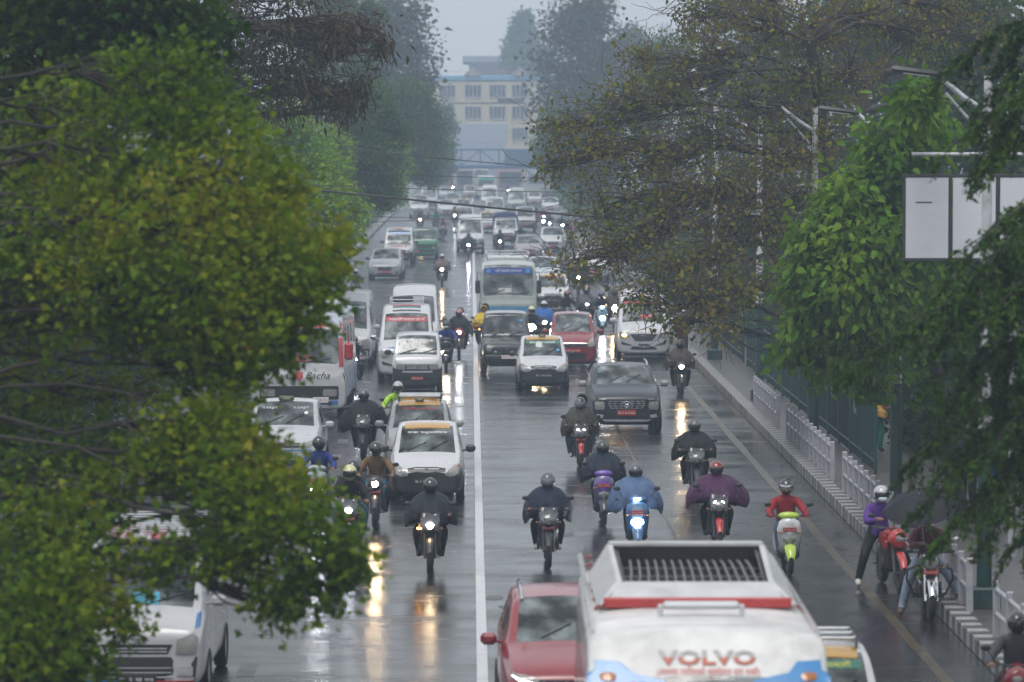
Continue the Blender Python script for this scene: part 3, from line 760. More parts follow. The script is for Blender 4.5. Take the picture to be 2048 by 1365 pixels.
row_tree('yellowish small tree at left under the pale lamp posts', 655, 150, 255, 440, 130, L_light, 42, n=16, group=GL, X=-8.9, tips=70)
row_tree('rounded dark green tree left of the cream building', 815, 235, 165, 350, 180, L_mid, 43, n=24, group=GL, X=-8.9, tips=75)
row_tree('rounded pale green tree low on the left beside the far traffic', 770, 215, 270, 400, 110, L_light, 44, n=16, group=GL, X=-8.9, tips=60)
row_tree('green tree hiding the left end of the footbridge', 850, 300, 255, 360, 90, L_mid, 45, n=14, group=GL, X=-8.9, tips=50)
row_tree('tall hazy tree behind the drooping tree at top left', 680, 200, -40, 250, 240, L_mid, 46, n=26, group=GL, X=-8.9, tips=80)
row_tree('thin hazy tree with open leaves against the sky at left', 795, 300, -10, 200, 190, L_grey, 47, n=24, cr=.36, tips=36, per=7, size=.34, group=GL, X=-8.9, name='sparse_tree', twr=.03)
row_tree('small hazy tree left of the cream building front', 885, 380, 215, 350, 70, L_mid, 48, n=12, group=GL, X=-8.9, tips=40)
row_tree('tall tree at left edge behind the olive foliage', 420, 130, 120, 560, 300, L_deep, 49, n=22, group=GL, X=-8.9, tips=80)
row_tree('leafy tree hidden behind the bare limbs at lower left', 180, 100, 300, 760, 480, L_deep, 50, n=26, group=GL, X=-8.9, tips=60, size=.16)
row_tree('dark shrubby tree at lower left behind the white van', 60, 78, 560, 1000, 420, L_deep, 51, n=22, group=GL, X=-8.9, tips=60, size=.14)
# far right side
row_tree('large hazy tree with open crown right of the cream building', 1165, 330, -20, 330, 235, L_grey, 61, n=30, cr=.34, tips=50, per=8, size=.36, group=GR, X=XR, name='hazy_tree', twr=.035)
row_tree('pale hazy green tree in front of the far right trees', 1125, 290, 225, 345, 120, L_mid, 62, n=18, group=GR, X=XR, tips=50)
row_tree('hazy bushy tree right of the far traffic', 1180, 240, 195, 400, 170, L_grey, 63, n=20, group=GR, X=XR, tips=50, per=8)
row_tree('hazy round tree above the twiggy tree on the skyline', 1270, 420, 55, 260, 120, L_grey, 64, n=16, group=GR, X=XR, tips=50)
row_tree('greenish tree behind the twiggy tree top', 1330, 210, 70, 330, 210, L_mid, 65, n=20, group=GR, X=XR, tips=55)
row_tree('tall evergreen behind the twiggy tree at top right', 1500, 170, -60, 300, 300, L_deep, 66, n=26, group=GR, X=XR, tips=70)
row_tree('tall dark tree behind the lamp arms at top right', 1750, 140, -60, 420, 460, L_deep, 67, n=28, group=GR, X=XR, tips=60, size=.2)
row_tree('broad tree at the right edge behind the hoarding', 1960, 110, -40, 560, 420, L_deep, 68, n=26, group=GR, X=XR, tips=70, size=.18)
row_tree('dark leafy tree behind the green fence at right', 1500, 135, 300, 640, 260, L_deep, 69, n=20, group=GR, X=XR, tips=60)
row_tree('dark shrubby tree on the pavement behind the cedar', 1900, 84, 420, 960, 330, L_deep, 70, n=22, group=GR, X=XR, tips=60, size=.15)
row_tree('bushy tree under the twiggy tree beyond the white van', 1330, 190, 330, 560, 150, L_grey, 71, n=16, group=GR, X=XR, tips=45)
# conical conifer on the skyline
cs = []
for i in range(16):
    t = i / 15; p = PT(1046, 42 + 88 * t, 620); r = .5 + 3.4 * t
    for k in range(3): cs.append((p.x + r * .5 * math.cos(k * 2.1 + i), 620 + r * .5 * math.sin(k * 2.1 + i), p.z, r * .6 + .3, r * .6 + .3, .9, 1))
tree('cone-shaped hazy conifer on the skyline behind the dark hall', (PT(1046, 42, 620).x, 620), cs, L_mid, M_bark, 81, trunk_r=.4, tips=14, per=10, size=.7, spread=.5, name='conifer', group=GR, twigs=0, top=PT(1046, 42, 620).z)
# --- the twiggy half-bare peepal tree on the right
cs = []
rg = random.Random(5)
for (px, py, d, r, w) in ((1180, 300, 96, .8, .8), (1250, 220, 97, .9, 1), (1330, 170, 98, .9, 1), (1420, 110, 99, .9, 1), (1520, 60, 100, .9, 1), (1620, 60, 100, .9, 1), (1720, 30, 101, .9, .9), (1820, 60, 101, .9, .9),
    (1290, 330, 96, 1.0, 1), (1390, 270, 97, 1.0, 1), (1500, 210, 98, 1.0, 1), (1600, 170, 99, 1.0, 1), (1700, 150, 100, 1, 1), (1210, 420, 95, .9, .8), (1320, 430, 95, .9, 1), (1430, 390, 96, .9, 1), (1540, 330, 97, .9, 1), (1640, 280, 98, .9, 1),
    (1150, 520, 93, .6, .4), (1240, 500, 94, .7, .7), (1330, 530, 94, .8, .9), (1430, 500, 95, .8, .9), (1530, 450, 96, .8, .8), (1480, 580, 94, .6, .6), (1390, 600, 93.5, .6, .6), (1280, 590, 93, .5, .4), (1560, 560, 95, .6, .5), (1120, 250, 97, .5, .4),
    (1280, 120, 99, .5, .4), (1390, 30, 101, .7, .7), (1500, -20, 101, .8, .7), (1900, 20, 102, .9, .7), (1980, 80, 102, .9, .7), (1440, 650, 93, .4, .3), (1340, 640, 92.5, .35, .25), (1580, 400, 97, .8, .7), (1100, 330, 96, .35, .25)):
    cs.append(cl(px, py, d - 14, r * .97, r * 1.5, r * .87, w))
tree('large half-bare twiggy tree with sparse yellow-green leaves on the right', (9.2, 87), cs, L_peepal, M_bark, 13, trunk_r=.34, tips=66, per=9, size=.085, spread=.22, tmpl=T_HEART, droop=1.0, twig_r=.009, limb_r=.05, lean=(7.7, 85, 9.4), name='peepal_tree', group=GR, shell=1.6, sag=.05, fork=.35)
# extra bare side twigs of that tree
tw_rng = np.random.default_rng(99); paths = []; rad = []
for c in cs:
    cx = np.array(c[:3]); rr = np.array(c[3:6])
    for k in range(int(72 * c[6])):
        u = tw_rng.normal(size=3); u /= np.linalg.norm(u); st = cx + u * rr * tw_rng.random() ** .5
        L = tw_rng.uniform(.35, 1.0); dv = tw_rng.normal(size=3) * .7 + u * .8; dv /= np.linalg.norm(dv)
        p = limb(tw_rng, st, st + dv * L, 6, .5, tw_rng.uniform(-.15, .15)); paths.append(p - [9.2, 87, 0]); rad.append(np.linspace(.013, .005, 6))
pt_root = [o for o in bpy.data.objects if o.name.startswith('peepal_tree')][0]
place('bare_twigs', np_tubes(paths, rad, 3), pt_root, M_bark2)
# --- fresh green tree with large pointed leaves in front of it
cs = [cl(px, py, min(d, 72) - 5.2, r, r * 1.2, r * .9, w) for (px, py, d, r, w) in ((1835, 210, 66, .42, .8), (1850, 290, 72, .55, 1), (1770, 290, 71.5, .45, .8), (1760, 370, 71.5, .62, 1), (1690, 400, 71, .55, 1), (1830, 390, 72, .6, 1), (1640, 470, 71, .5, 1), (1720, 490, 70.5, .65, 1.1), (1800, 500, 71, .65, 1), (1610, 560, 71, .42, .9), (1680, 580, 70.5, .6, 1.1), (1760, 600, 70.5, .65, 1), (1620, 640, 71, .38, .8), (1700, 680, 71, .5, .8), (1780, 690, 71, .55, .8), (1860, 620, 72, .6, .7), (1590, 700, 71.5, .22, .4), (1650, 730, 71.5, .22, .35), (1740, 760, 72, .3, .35))]
tree('fresh green tree with large pointed leaves beside the white hoarding', (9.0, 68.5), cs, L_fresh, M_bark, 17, trunk_r=.2, tips=64, per=12, size=.155, spread=.15, tmpl=T_HEART * np.array([1, .72, 1]), droop=1.1, twig_r=.009, limb_r=.05, lean=(7.9, 67.8, 7.2), name='broadleaf_tree', group=GR)
# --- dark cedar at the right edge, layered drooping fronds
rng = np.random.default_rng(77); root = empty('cedar_tree', (8.9, 43, 0)); B = np.array([8.9, 43, 0.0])
trunk = limb(rng, B, B + [0.1, .2, 12.5], 12, .01)
place('trunk', np_tubes([trunk - B], [np.linspace(.26, .05, 12)], 8), root, M_bark)
br = []; brr = []; needles = []; nout = []
for (px, py, d) in ((1850, 150, 45), (1950, 140, 45), (1900, 260, 43), (1980, 240, 43), (1900, 520, 40), (1980, 480, 40), (1700, 700, 42), (1840, 680, 40), (1930, 640, 39.5), (2000, 590, 40), (1860, 800, 40), (1950, 760, 39.5), (2010, 720, 40), (1800, 900, 41), (1890, 900, 40), (1970, 880, 39.5), (1830, 990, 40.5), (1920, 990, 40), (2000, 980, 39.5), (1880, 1050, 40), (1960, 1060, 40), (2030, 1050, 40), (2020, 850, 40), (2030, 420, 41), (2020, 200, 44), (1940, 310, 43), (1950, 180, 44), (1970, 290, 43), (1955, 440, 41), (1960, 540, 40), (1965, 600, 40), (1950, 690, 40), (1960, 820, 40), (1985, 930, 40), (2040, 640, 40), (2040, 780, 40), (1900, 600, 40), (1860, 740, 40), (1820, 620, 40.5)):
    e = np.array(PT(px, py, d)); 
    st = B + [0, 0, e[2] + rng.uniform(.5, 1.3)]
    p = limb(rng, st, e, 12, .10, .10); p[-4:, 2] -= np.array([.02, .06, .13, .22])
    br.append(p - B); brr.append(np.linspace(.035, .006, 12))
    L = np.linalg.norm(e - st)
    for k in range(58):
        t = rng.uniform(.3, 1); i = int(t * 10.99); q = p[i] + (p[min(i + 1, 11)] - p[i]) * (t * 11 - i if i < 11 else 0)
        ax = p[min(i + 1, 11)] - p[max(i - 1, 0)]; ax /= np.linalg.norm(ax)
        sd_ = np.cross(ax, [0, 0, 1.]); sd_ /= np.linalg.norm(sd_) + 1e-9
        dv = sd_ * rng.choice([-1, 1]) * rng.uniform(.5, 1) + ax * rng.uniform(.3, .9) + np.array([0, 0, -rng.uniform(.1, .6)])
        dv /= np.linalg.norm(dv); ln = rng.uniform(.25, .62) * (1.25 - .6 * t)
        tt = np.linspace(0, 1, 5)[:, None]; f = q + dv * ln * tt; f[:, 2] -= (tt[:, 0] ** 2) * ln * .45
        br.append(f - B); brr.append(np.linspace(.007, .003, 5))
        m = 40; a = rng.random(m) * 4; j = a.astype(int).clip(0, 3); w_ = (a - j)[:, None]
        c_ = f[j] * (1 - w_) + f[j + 1] * w_
        needles.append(c_ - B + rng.normal(size=(m, 3)) * .016); nout.append(np.repeat(dv[None] * .9, m, 0))
place('branches', np_tubes(br, brr, 4), root, M_bark)
nd = np.concatenate(needles); no = np.concatenate(nout)
v = leaves(rng, nd, .072, T_LANCE * np.array([1, 1.5, 1]), no, .25)
place('crown', np_mesh('crown', v, 4, len(nd)), root, L_cedar)
tag(root, 'dark green cedar with drooping fronds at the right edge in front of the hoarding', 'tree', GR)
# --- a few bare twigs reaching out on the left over the traffic
# dark walls that close the view behind the pavement trees
M_wall = MAT('old_brick_wall', (.13, .085, .07), .7, var=.35, scale=1.2, bump=.4, bscale=12)
M_cop = MAT('wall_coping', (.22, .21, .20), .7)
for (nm, x, y0, y1, h, lab) in (('boundary_wall', 14.0, 30, 330, 2.6, 'long dark boundary wall behind the right pavement'), ('boundary_wall', -13.0, 30, 400, 2.6, 'long dark boundary wall behind the left trees')):
    w_ = empty(nm, (x, y0, 0))
    place('wall', G().box((0, (y1 - y0) / 2, h / 2), (.3, y1 - y0, h), .02).mesh('wall'), w_, M_wall)
    place('coping', G().box((0, (y1 - y0) / 2, h + .05), (.42, y1 - y0, .10), .02).mesh('coping'), w_, M_cop)
    tag(w_, lab, 'wall')
# undergrowth behind the pavements closes the lowest gaps
for (nm, xa, xb, lab) in (('shrubbery', 10.3, 13.2, 'dark shrubbery along the back of the right pavement'), ('shrubbery', -12.4, -9.6, 'dark shrubbery along the back of the left pavement')):
    rng = np.random.default_rng(abs(int(xa * 10))); n = 26000
    y = 60 + 300 * rng.random(n) ** 1.5; x = rng.uniform(xa, xb, n); hgt = 1.3 + 1.0 * np.sin(y * .9) * np.sin(y * .37 + 1)
    z = .2 + rng.random(n) ** .7 * (hgt + .6)
    pts = np.stack([x, y, z], 1)
    v = leaves(rng, pts, .20, T_DIAMOND, None, .2)
    tag(place(nm, np_mesh(nm, v, 4, n), None, L_deep), lab, 'shrubbery', kind='stuff')

for (xa, xb, y0, y1, lab) in ((-10.2, -7.7, 105, 420, 'low dark hedge along the left kerb under the trees'), (8.9, 10.4, 130, 420, 'low dark hedge along the right kerb beyond the twiggy tree')):
    rng = np.random.default_rng(int(y0)); n = 16000
    y = y0 + (y1 - y0) * rng.random(n) ** 1.3; x = rng.uniform(xa, xb, n); hgt = 1.6 + .9 * np.sin(y * .55) * np.sin(y * .21 + 1)
    z = .2 + rng.random(n) * hgt
    v = leaves(rng, np.stack([x, y, z], 1), .26, T_DIAMOND, None, .2)
    tag(place('hedge', np_mesh('hedge', v, 4, n), None, L_mid), lab, 'hedge', kind='stuff')
# ------------------------------------------------------------------ vehicles: bodies grown from cross-sections
def lerp(a, b, t): return a + (b - a) * t
def car_rows(W, H, ov, hf, hc, yc, yh, yr, ye, zl, zb=.2, wr=.8, hr=0.0, trunk=None, nose=.82, mid=None, steep=.09):
    """cross-section table from the front bumper (-y) to the tail; y = 0 is the front axle"""
    w = W / 2; ym = mid if mid is not None else lerp(yh, yr, .42)
    rows = [(-ov, w * nose, w * (nose - .12), zb + .05, hf * .70, hf * .84), (-ov + .07, w * (nose + .12), w * (nose + .0), zb, hf * .82, hf * .98)]
    for t in (.35, .72): 
        y = lerp(-ov + .07, yc, t); z = lerp(hf, hc, t ** .8); rows.append((y, w * lerp(nose + .13, 1, min(1, t * 1.6)), w * .88, zb, z - .13, z))
    rows += [(yc, w, w * .9, zb, hc - .10, hc), (yc + steep, w, w * (wr + .07), zb, min(zl, hc), hc + .07),
             (yh - steep, w * .995, w * (wr + .02), zb, zl, H - .09), (yh, w * .995, w * wr, zb, zl, H - .035),
             (ym - .04, w * .995, w * wr, zb, zl, H + hr), (ym + .04, w * .995, w * wr, zb, zl, H + hr), (yr - .3, w * .99, w * wr * .99, zb, zl, H - .02 + hr), (yr, w * .98, w * wr * .96, zb, zl, H - .07 + hr)]
    if trunk: rows += [(trunk, w * .97, w * .84, zb, zl - .02, zl + .06), (ye - .08, w * .94, w * .8, zb + .04, zl - .06, zl + .02), (ye, w * .85, w * .68, zb + .1, zl - .2, zl - .1)]
    else: rows += [(ye - .07, w * .95, w * wr * .93, zb + .04, zl, zl + .12), (ye, w * .88, w * .72, zb + .1, zl - .18, zl)]
    return rows
def ring_half(row, cr):
    y, w, wr, zb, zl, zt = row; h = zt - zl; wb = .985 * w
    return [(0, y, zb), (.82 * w, y, zb), (.985 * w, y, zb + .08), (w, y, (zb + zl) * .5 + .03), (wb, y, zl), (lerp(wb, wr, .12), y, zl + .10 * h), (lerp(wb, wr, .86), y, zl + .80 * h),
            (wr, y, zl + .94 * h), (max(wr - .05, .3 * wr), y, zt), (wr * .5, y, zt + cr * .75), (0, y, zt + cr)]
def bake(me, mods):
    o = bpy.data.objects.new('bake', me)
    for kind, kw in mods:
        m = o.modifiers.new('m', kind)
        for k, v in kw.items(): setattr(m, k, v)
    out = evaluate(o)
    bpy.data.objects.remove(o); return out
def islands(me):
    """the connected pieces of a mesh, each a mesh of its own"""
    if me is None: return []
    n = len(me.vertices); par = list(range(n))
    def fd(a):
        while par[a] != a: par[a] = par[par[a]]; a = par[a]
        return a
    for p in me.polygons:
        a = fd(p.vertices[0])
        for b in p.vertices[1:]: par[fd(b)] = a
    gr = {}
    for p in me.polygons: gr.setdefault(fd(p.vertices[0]), []).append(tuple(p.vertices))
    if len(gr) == 1: return [me]
    out = []
    for fs in gr.values():
        ids = sorted({i for f in fs for i in f}); mp = {a: b for b, a in enumerate(ids)}
        q = bpy.data.meshes.new('piece'); q.from_pydata([tuple(me.vertices[i].co) for i in ids], [], [tuple(mp[i] for i in f) for f in fs]); q.update()
        q.polygons.foreach_set('use_smooth', [True] * len(q.polygons)); out.append(q)
    return out
PARTS = ['body', 'windshield', 'window', 'rear_window', 'bumper', 'roof']
def make_shell(rows, cr=.03, ws=(4, 7), wins=((6, 8), (9, 10)), rear=(11, 12), bump_rows=2, bump_cap=3, levels=2, roof_from=7, roof_to=11, winsplit=None):
    n = 11; V = []; F = []; MI = []
    for r in rows:
        h = ring_half(r, cr); full = h + [(-x, y, z) for (x, y, z) in h[-2:0:-1]]; V += full
    m = 20
    def seg(j): return j if j < 10 else 19 - j          # column 0..9 counted from the floor up
    for i in range(len(rows) - 1):
        for j in range(m):
            c = seg(j); F.append((i * m + j, i * m + (j + 1) % m, (i + 1) * m + (j + 1) % m, (i + 1) * m + j)); k = 0
            if ws[0] <= i < ws[1] and c >= 8: k = 1
            elif c == 5 and any(a <= i < b for a, b in wins): k = 2
            elif rear and rear[0] <= i < rear[1] and c >= 8: k = 3
            elif i < bump_rows and c <= (3 if bump_cap < 5 else 5): k = 4
            elif roof_from <= i < roof_to and c >= 7: k = 5
            MI.append(k)
    for e in (0, len(rows) - 1):
        b = e * m
        for j in range(10):
            q = (b + j, b + (m - j) % m, b + (m - j - 1) % m, b + j + 1) if j < 10 else None
            if j == 0: q = (b, b + m - 1, b + 1)
            elif j == 9: q = (b + 9, b + 11, b + 10)
            else: q = (b + j, b + m - j, b + m - j - 1, b + j + 1)
            if e: q = tuple(reversed(q))
            F.append(q); MI.append(4 if j <= bump_cap else 0)
    me = bpy.data.meshes.new('cage'); me.from_pydata(V, [], F); me.update()
    bm = bmesh.new(); bm.from_mesh(me); bmesh.ops.recalc_face_normals(bm, faces=bm.faces); bm.to_mesh(me); bm.free()
    me.polygons.foreach_set('material_index', MI)
    for _ in range(6): me.materials.append(None)
    sm = bake(me, [('SUBSURF', dict(levels=levels, render_levels=levels))])
    co = np.empty(len(sm.vertices) * 3); sm.vertices.foreach_get('co', co); co = co.reshape(-1, 3)
    mi = np.empty(len(sm.polygons), int); sm.polygons.foreach_get('material_index', mi)
    polys = [tuple(p.vertices) for p in sm.polygons]
    nor = np.array([v.normal[:] for v in sm.vertices])
    out = {'bvh': BVHTree.FromPolygons([Vector(c) for c in co], polys)}
    def sub(ks, shrink=0):
        sel = [p for p, k in zip(polys, mi) if k in ks]
        if not sel: return None
        ids = sorted({i for p in sel for i in p}); mp = {a: b for b, a in enumerate(ids)}
        q = bpy.data.meshes.new('shell'); q.from_pydata([tuple(co[i] - nor[i] * shrink) for i in ids], [], [tuple(mp[i] for i in p) for p in sel]); q.update()
        q.polygons.foreach_set('use_smooth', [True] * len(q.polygons)); return q
    for k, nm in enumerate(PARTS): out[nm] = sub({k})
    for nm in ('window', 'bumper', 'body', 'roof'): out[nm] = islands(out[nm])
    out['interior'] = sub({0, 4, 5}, .035)
    # split side glass into left and right
    return out
def rrect(cx, cz, w, h, r=.02, n=3, skew=0.0):
    pts = []
    for (sx, sz, a0) in ((1, 1, 0), (-1, 1, 90), (-1, -1, 180), (1, -1, 270)):
        for k in range(n + 1):
            a = R(a0 + 90 * k / n); x = sx * (w / 2 - r) + r * math.cos(a); z = sz * (h / 2 - r) + r * math.sin(a)
            pts.append((cx + x + skew * z, cz + z))
    return pts
def oval(cx, cz, rx, rz, n=16): return [(cx + rx * math.cos(2 * math.pi * k / n), cz + rz * math.sin(2 * math.pi * k / n)) for k in range(n)]
def mir(poly): return [(-x, z) for x, z in reversed(poly)]
def project(bvh, a, b, axis, off):
    if axis == 'y':
        h = bvh.ray_cast(Vector((a, -9, b)), Vector((0, 1, 0)))
        return None if h[0] is None else Vector((a, h[0].y - off, b))
    h = bvh.ray_cast(Vector((a, b, 9)), Vector((0, 0, -1)))
    return None if h[0] is None else Vector((a, b, h[0].z + off))
def patch(bvh, poly, off=.006, axis='y', sub=2, thick=.02, dome=0.0):
    """a shaped plate laid on the body"""
    bm = bmesh.new(); vs = [bm.verts.new((p[0], 0, p[1])) for p in poly]; bm.faces.new(vs)
    bmesh.ops.triangulate(bm, faces=bm.faces[:]);
    if sub: bmesh.ops.subdivide_edges(bm, edges=bm.edges[:], cuts=sub, use_grid_fill=True)
    cx = sum(p[0] for p in poly) / len(poly); cz = sum(p[1] for p in poly) / len(poly)
    R_ = max(math.hypot(p[0] - cx, p[1] - cz) for p in poly); miss = []; got = []
    for v in bm.verts:
        a, b = v.co.x, v.co.z
        q = project(bvh, a, b, axis, off + dome * max(0, 1 - (math.hypot(a - cx, b - cz) / R_) ** 2))
        if q is None: miss.append((v, a, b))
        else: v.co = q; got.append(q)
    for v, a, b in miss:
        if got:
            n_ = min(got, key=lambda g: (g.x - a) ** 2 + ((g.z if axis == 'y' else g.y) - b) ** 2)
            v.co = Vector((a, n_.y, b)) if axis == 'y' else Vector((a, b, n_.z))
        else: v.co = Vector((a, 0, b))
    bd_ = [e for e in bm.edges if e.is_boundary]
    r = bmesh.ops.extrude_edge_only(bm, edges=bd_)
    for v in [g for g in r['geom'] if isinstance(g, bmesh.types.BMVert)]:
        if axis == 'y': v.co.y += thick
        else: v.co.z -= thick
    bmesh.ops.recalc_face_normals(bm, faces=bm.faces[:])
    me = bpy.data.meshes.new('patch'); bm.to_mesh(me); bm.free()
    me.polygons.foreach_set('use_smooth', [True] * len(me.polygons)); me.set_sharp_from_angle(angle=R(40)); return me
def text_on(bvh, body, size, cx, cz, off=.012, axis='y', width=None):
    sh_ = .4 if body in ('Mama', 'Bacha') else 0.0
    me = cached(('txt', body, size), lambda: text_mesh(body, size, 0, sh_)).copy()
    k = 1.0
    if width:
        xs = [v.co.x for v in me.vertices]; k = width / max(1e-4, max(xs) - min(xs))
    last = None
    for v in me.vertices:
        a, b = cx + v.co.x * k, cz + v.co.y
        q = project(bvh, a, b, axis, off)
        if q is None: q = Vector((a, last.y if last else 0, b)) if axis == 'y' else Vector((a, b, last.z if last else 1))
        v.co = q; last = q
    me.materials.clear(); return me
def wheel_meshes(r, wd):
    def tyre():
        g = G(); M = rotY(R(90)); w = wd / 2
        g.lathe([(r * .64, -w * .8), (r * .80, -w), (r * .94, -w * .96), (r, -w * .6), (r, w * .6), (r * .94, w * .96), (r * .80, w), (r * .64, w * .8)], 24, M); return g.mesh('tyre')
    def rim():
        g = G(); M = rotY(R(90)); w = wd / 2
        for sgn in (-1, 1):
            g.lathe([(r * .66, sgn * w * .75), (r * .60, sgn * w * .55), (r * .2, sgn * w * .45), (r * .16, sgn * w * .72), (.001, sgn * w * .74)], 20, M)
            for k in range(6):
                a = k * math.pi / 3; g.box((sgn * w * .56, r * .42 * math.cos(a), r * .42 * math.sin(a)), (.03, r * .40, .05), .006, rotX(a))
        return g.mesh('rim')
    return cached(('tyre', r, wd), tyre), cached(('rim', r, wd), rim)
M_glass = GLASSM('car_glass', (.60, .66, .65), .44, (.17, .20, .20))
M_glassd = GLASSM('tinted_glass', (.20, .23, .23), .30, (.03, .035, .035))
M_lamp = MAT('lamp_lens_clear', (.24, .24, .225), .10, var=.3, scale=30, coat=.6)
M_amber = MAT('lamp_amber', (.30, .10, .015), .2, coat=.5)
M_redl = MAT('lamp_red', (.40, .02, .015), .2, coat=.5)
M_grille = MAT('grille_black', (.014, .014, .016), .35)
M_seat = MAT('seat_cloth', (.05, .05, .055), .8)
M_liner = MAT('cabin_liner', (.035, .035, .038), .8)
M_plred = MAT('plate_red', (.38, .035, .03), .4)
M_plblk = MAT('plate_black', (.02, .02, .022), .4)
M_plwht = MAT('plate_white', (.62, .62, .62), .4)
M_txtw = MAT('lettering_white', (.75, .75, .75), .45)
M_txtr = MAT('lettering_red', (.45, .04, .03), .45)
M_txtk = MAT('lettering_black', (.02, .02, .02), .45)
M_wiper = MAT('wiper_rubber', (.012, .012, .013), .5)
E_warm = EMIT('headlight_warm', (1.0, .70, .38), 130)
E_cool = EMIT('headlight_cool', (.92, .95, 1.0), 70)
E_dim = EMIT('headlight_dim', (1.0, .86, .66), 40)
E_amber = EMIT('indicator_amber', (1.0, .36, .04), 30)
E_violet = EMIT('headlight_violet', (.80, .74, 1.0), 90)
def PAINT(name, col, dirt=.12): return MAT('paint_' + name, col, .28, var=.06, scale=2.0, coat=.5, dirt=dirt, dirtcol=(.20, .18, .16))
P_white = PAINT('white', (.44, .45, .465)); P_silver = PAINT('silver', (.24, .25, .265)); P_black = PAINT('black', (.016, .017, .019))
P_red = PAINT('red', (.20, .012, .018)); P_redb = PAINT('bright_red', (.36, .022, .022)); P_slate = MAT('paint_slate', (.012, .017, .026), .35, var=.06, scale=2.0, coat=.15, dirt=.05); P_olive = PAINT('dark_green', (.010, .014, .012))
P_yel = PAINT('taxi_yellow', (.40, .22, .04)); P_cream = PAINT('cream', (.30, .34, .31)); P_blue = PAINT('sky_blue', (.07, .24, .42)); P_dkblue = PAINT('canvas_blue', (.02, .035, .14))
P_grn = PAINT('green', (.012, .15, .075)); P_pink = PAINT('mauve', (.20, .165, .18)); P_pale = PAINT('pale_blue_white', (.32, .37, .42)); P_greyroof = PAINT('grey_canvas', (.20, .20, .21)); P_blueb = PAINT('band_blue', (.03, .16, .42))
def emblem(kind, h=.1):
    g = G(); t = .008
    if kind == 's':
        pts = [(-.45, .12), (.02, .55), (.48, .20), (.30, .06), (.02, .28), (-.10, .17), (.46, -.12), (-.02, -.55), (-.48, -.20), (-.30, -.06), (-.02, -.28), (.10, -.17)]
        g.add([(x * h, 0, z * h) for x, z in pts], [(0, 1, 2, 3, 4, 5), (6, 7, 8, 9, 10, 11), (0, 5, 6, 11)][:2] + [(5, 0, 11, 6)])
        return g.mesh('emblem', 0)
    n = 24
    g.tube([(.72 * h * math.cos(2 * math.pi * k / n), 0, .46 * h * math.sin(2 * math.pi * k / n)) for k in range(n + 1)], .075 * h, 6, False)
    if kind == 'h':
        for sx in (-1, 1): g.tube([(sx * .24 * h - .10 * h, 0, -.33 * h), (sx * .24 * h + .10 * h, 0, .33 * h)], .07 * h, 6)
        g.tube([(-.26 * h, 0, -.07 * h), (.26 * h, 0, .07 * h)], .06 * h, 6)
    elif kind == 't':
        g.tube([(.22 * h * math.cos(2 * math.pi * k / n), 0, .05 * h + .40 * h * math.sin(2 * math.pi * k / n)) for k in range(n + 1)], .06 * h, 6, False)
        g.tube([(.45 * h * math.cos(2 * math.pi * k / n), 0, .2 * h + .2 * h * math.sin(2 * math.pi * k / n)) for k in range(n + 1)], .06 * h, 6, False)
    return g.mesh('emblem')
KIND = {}
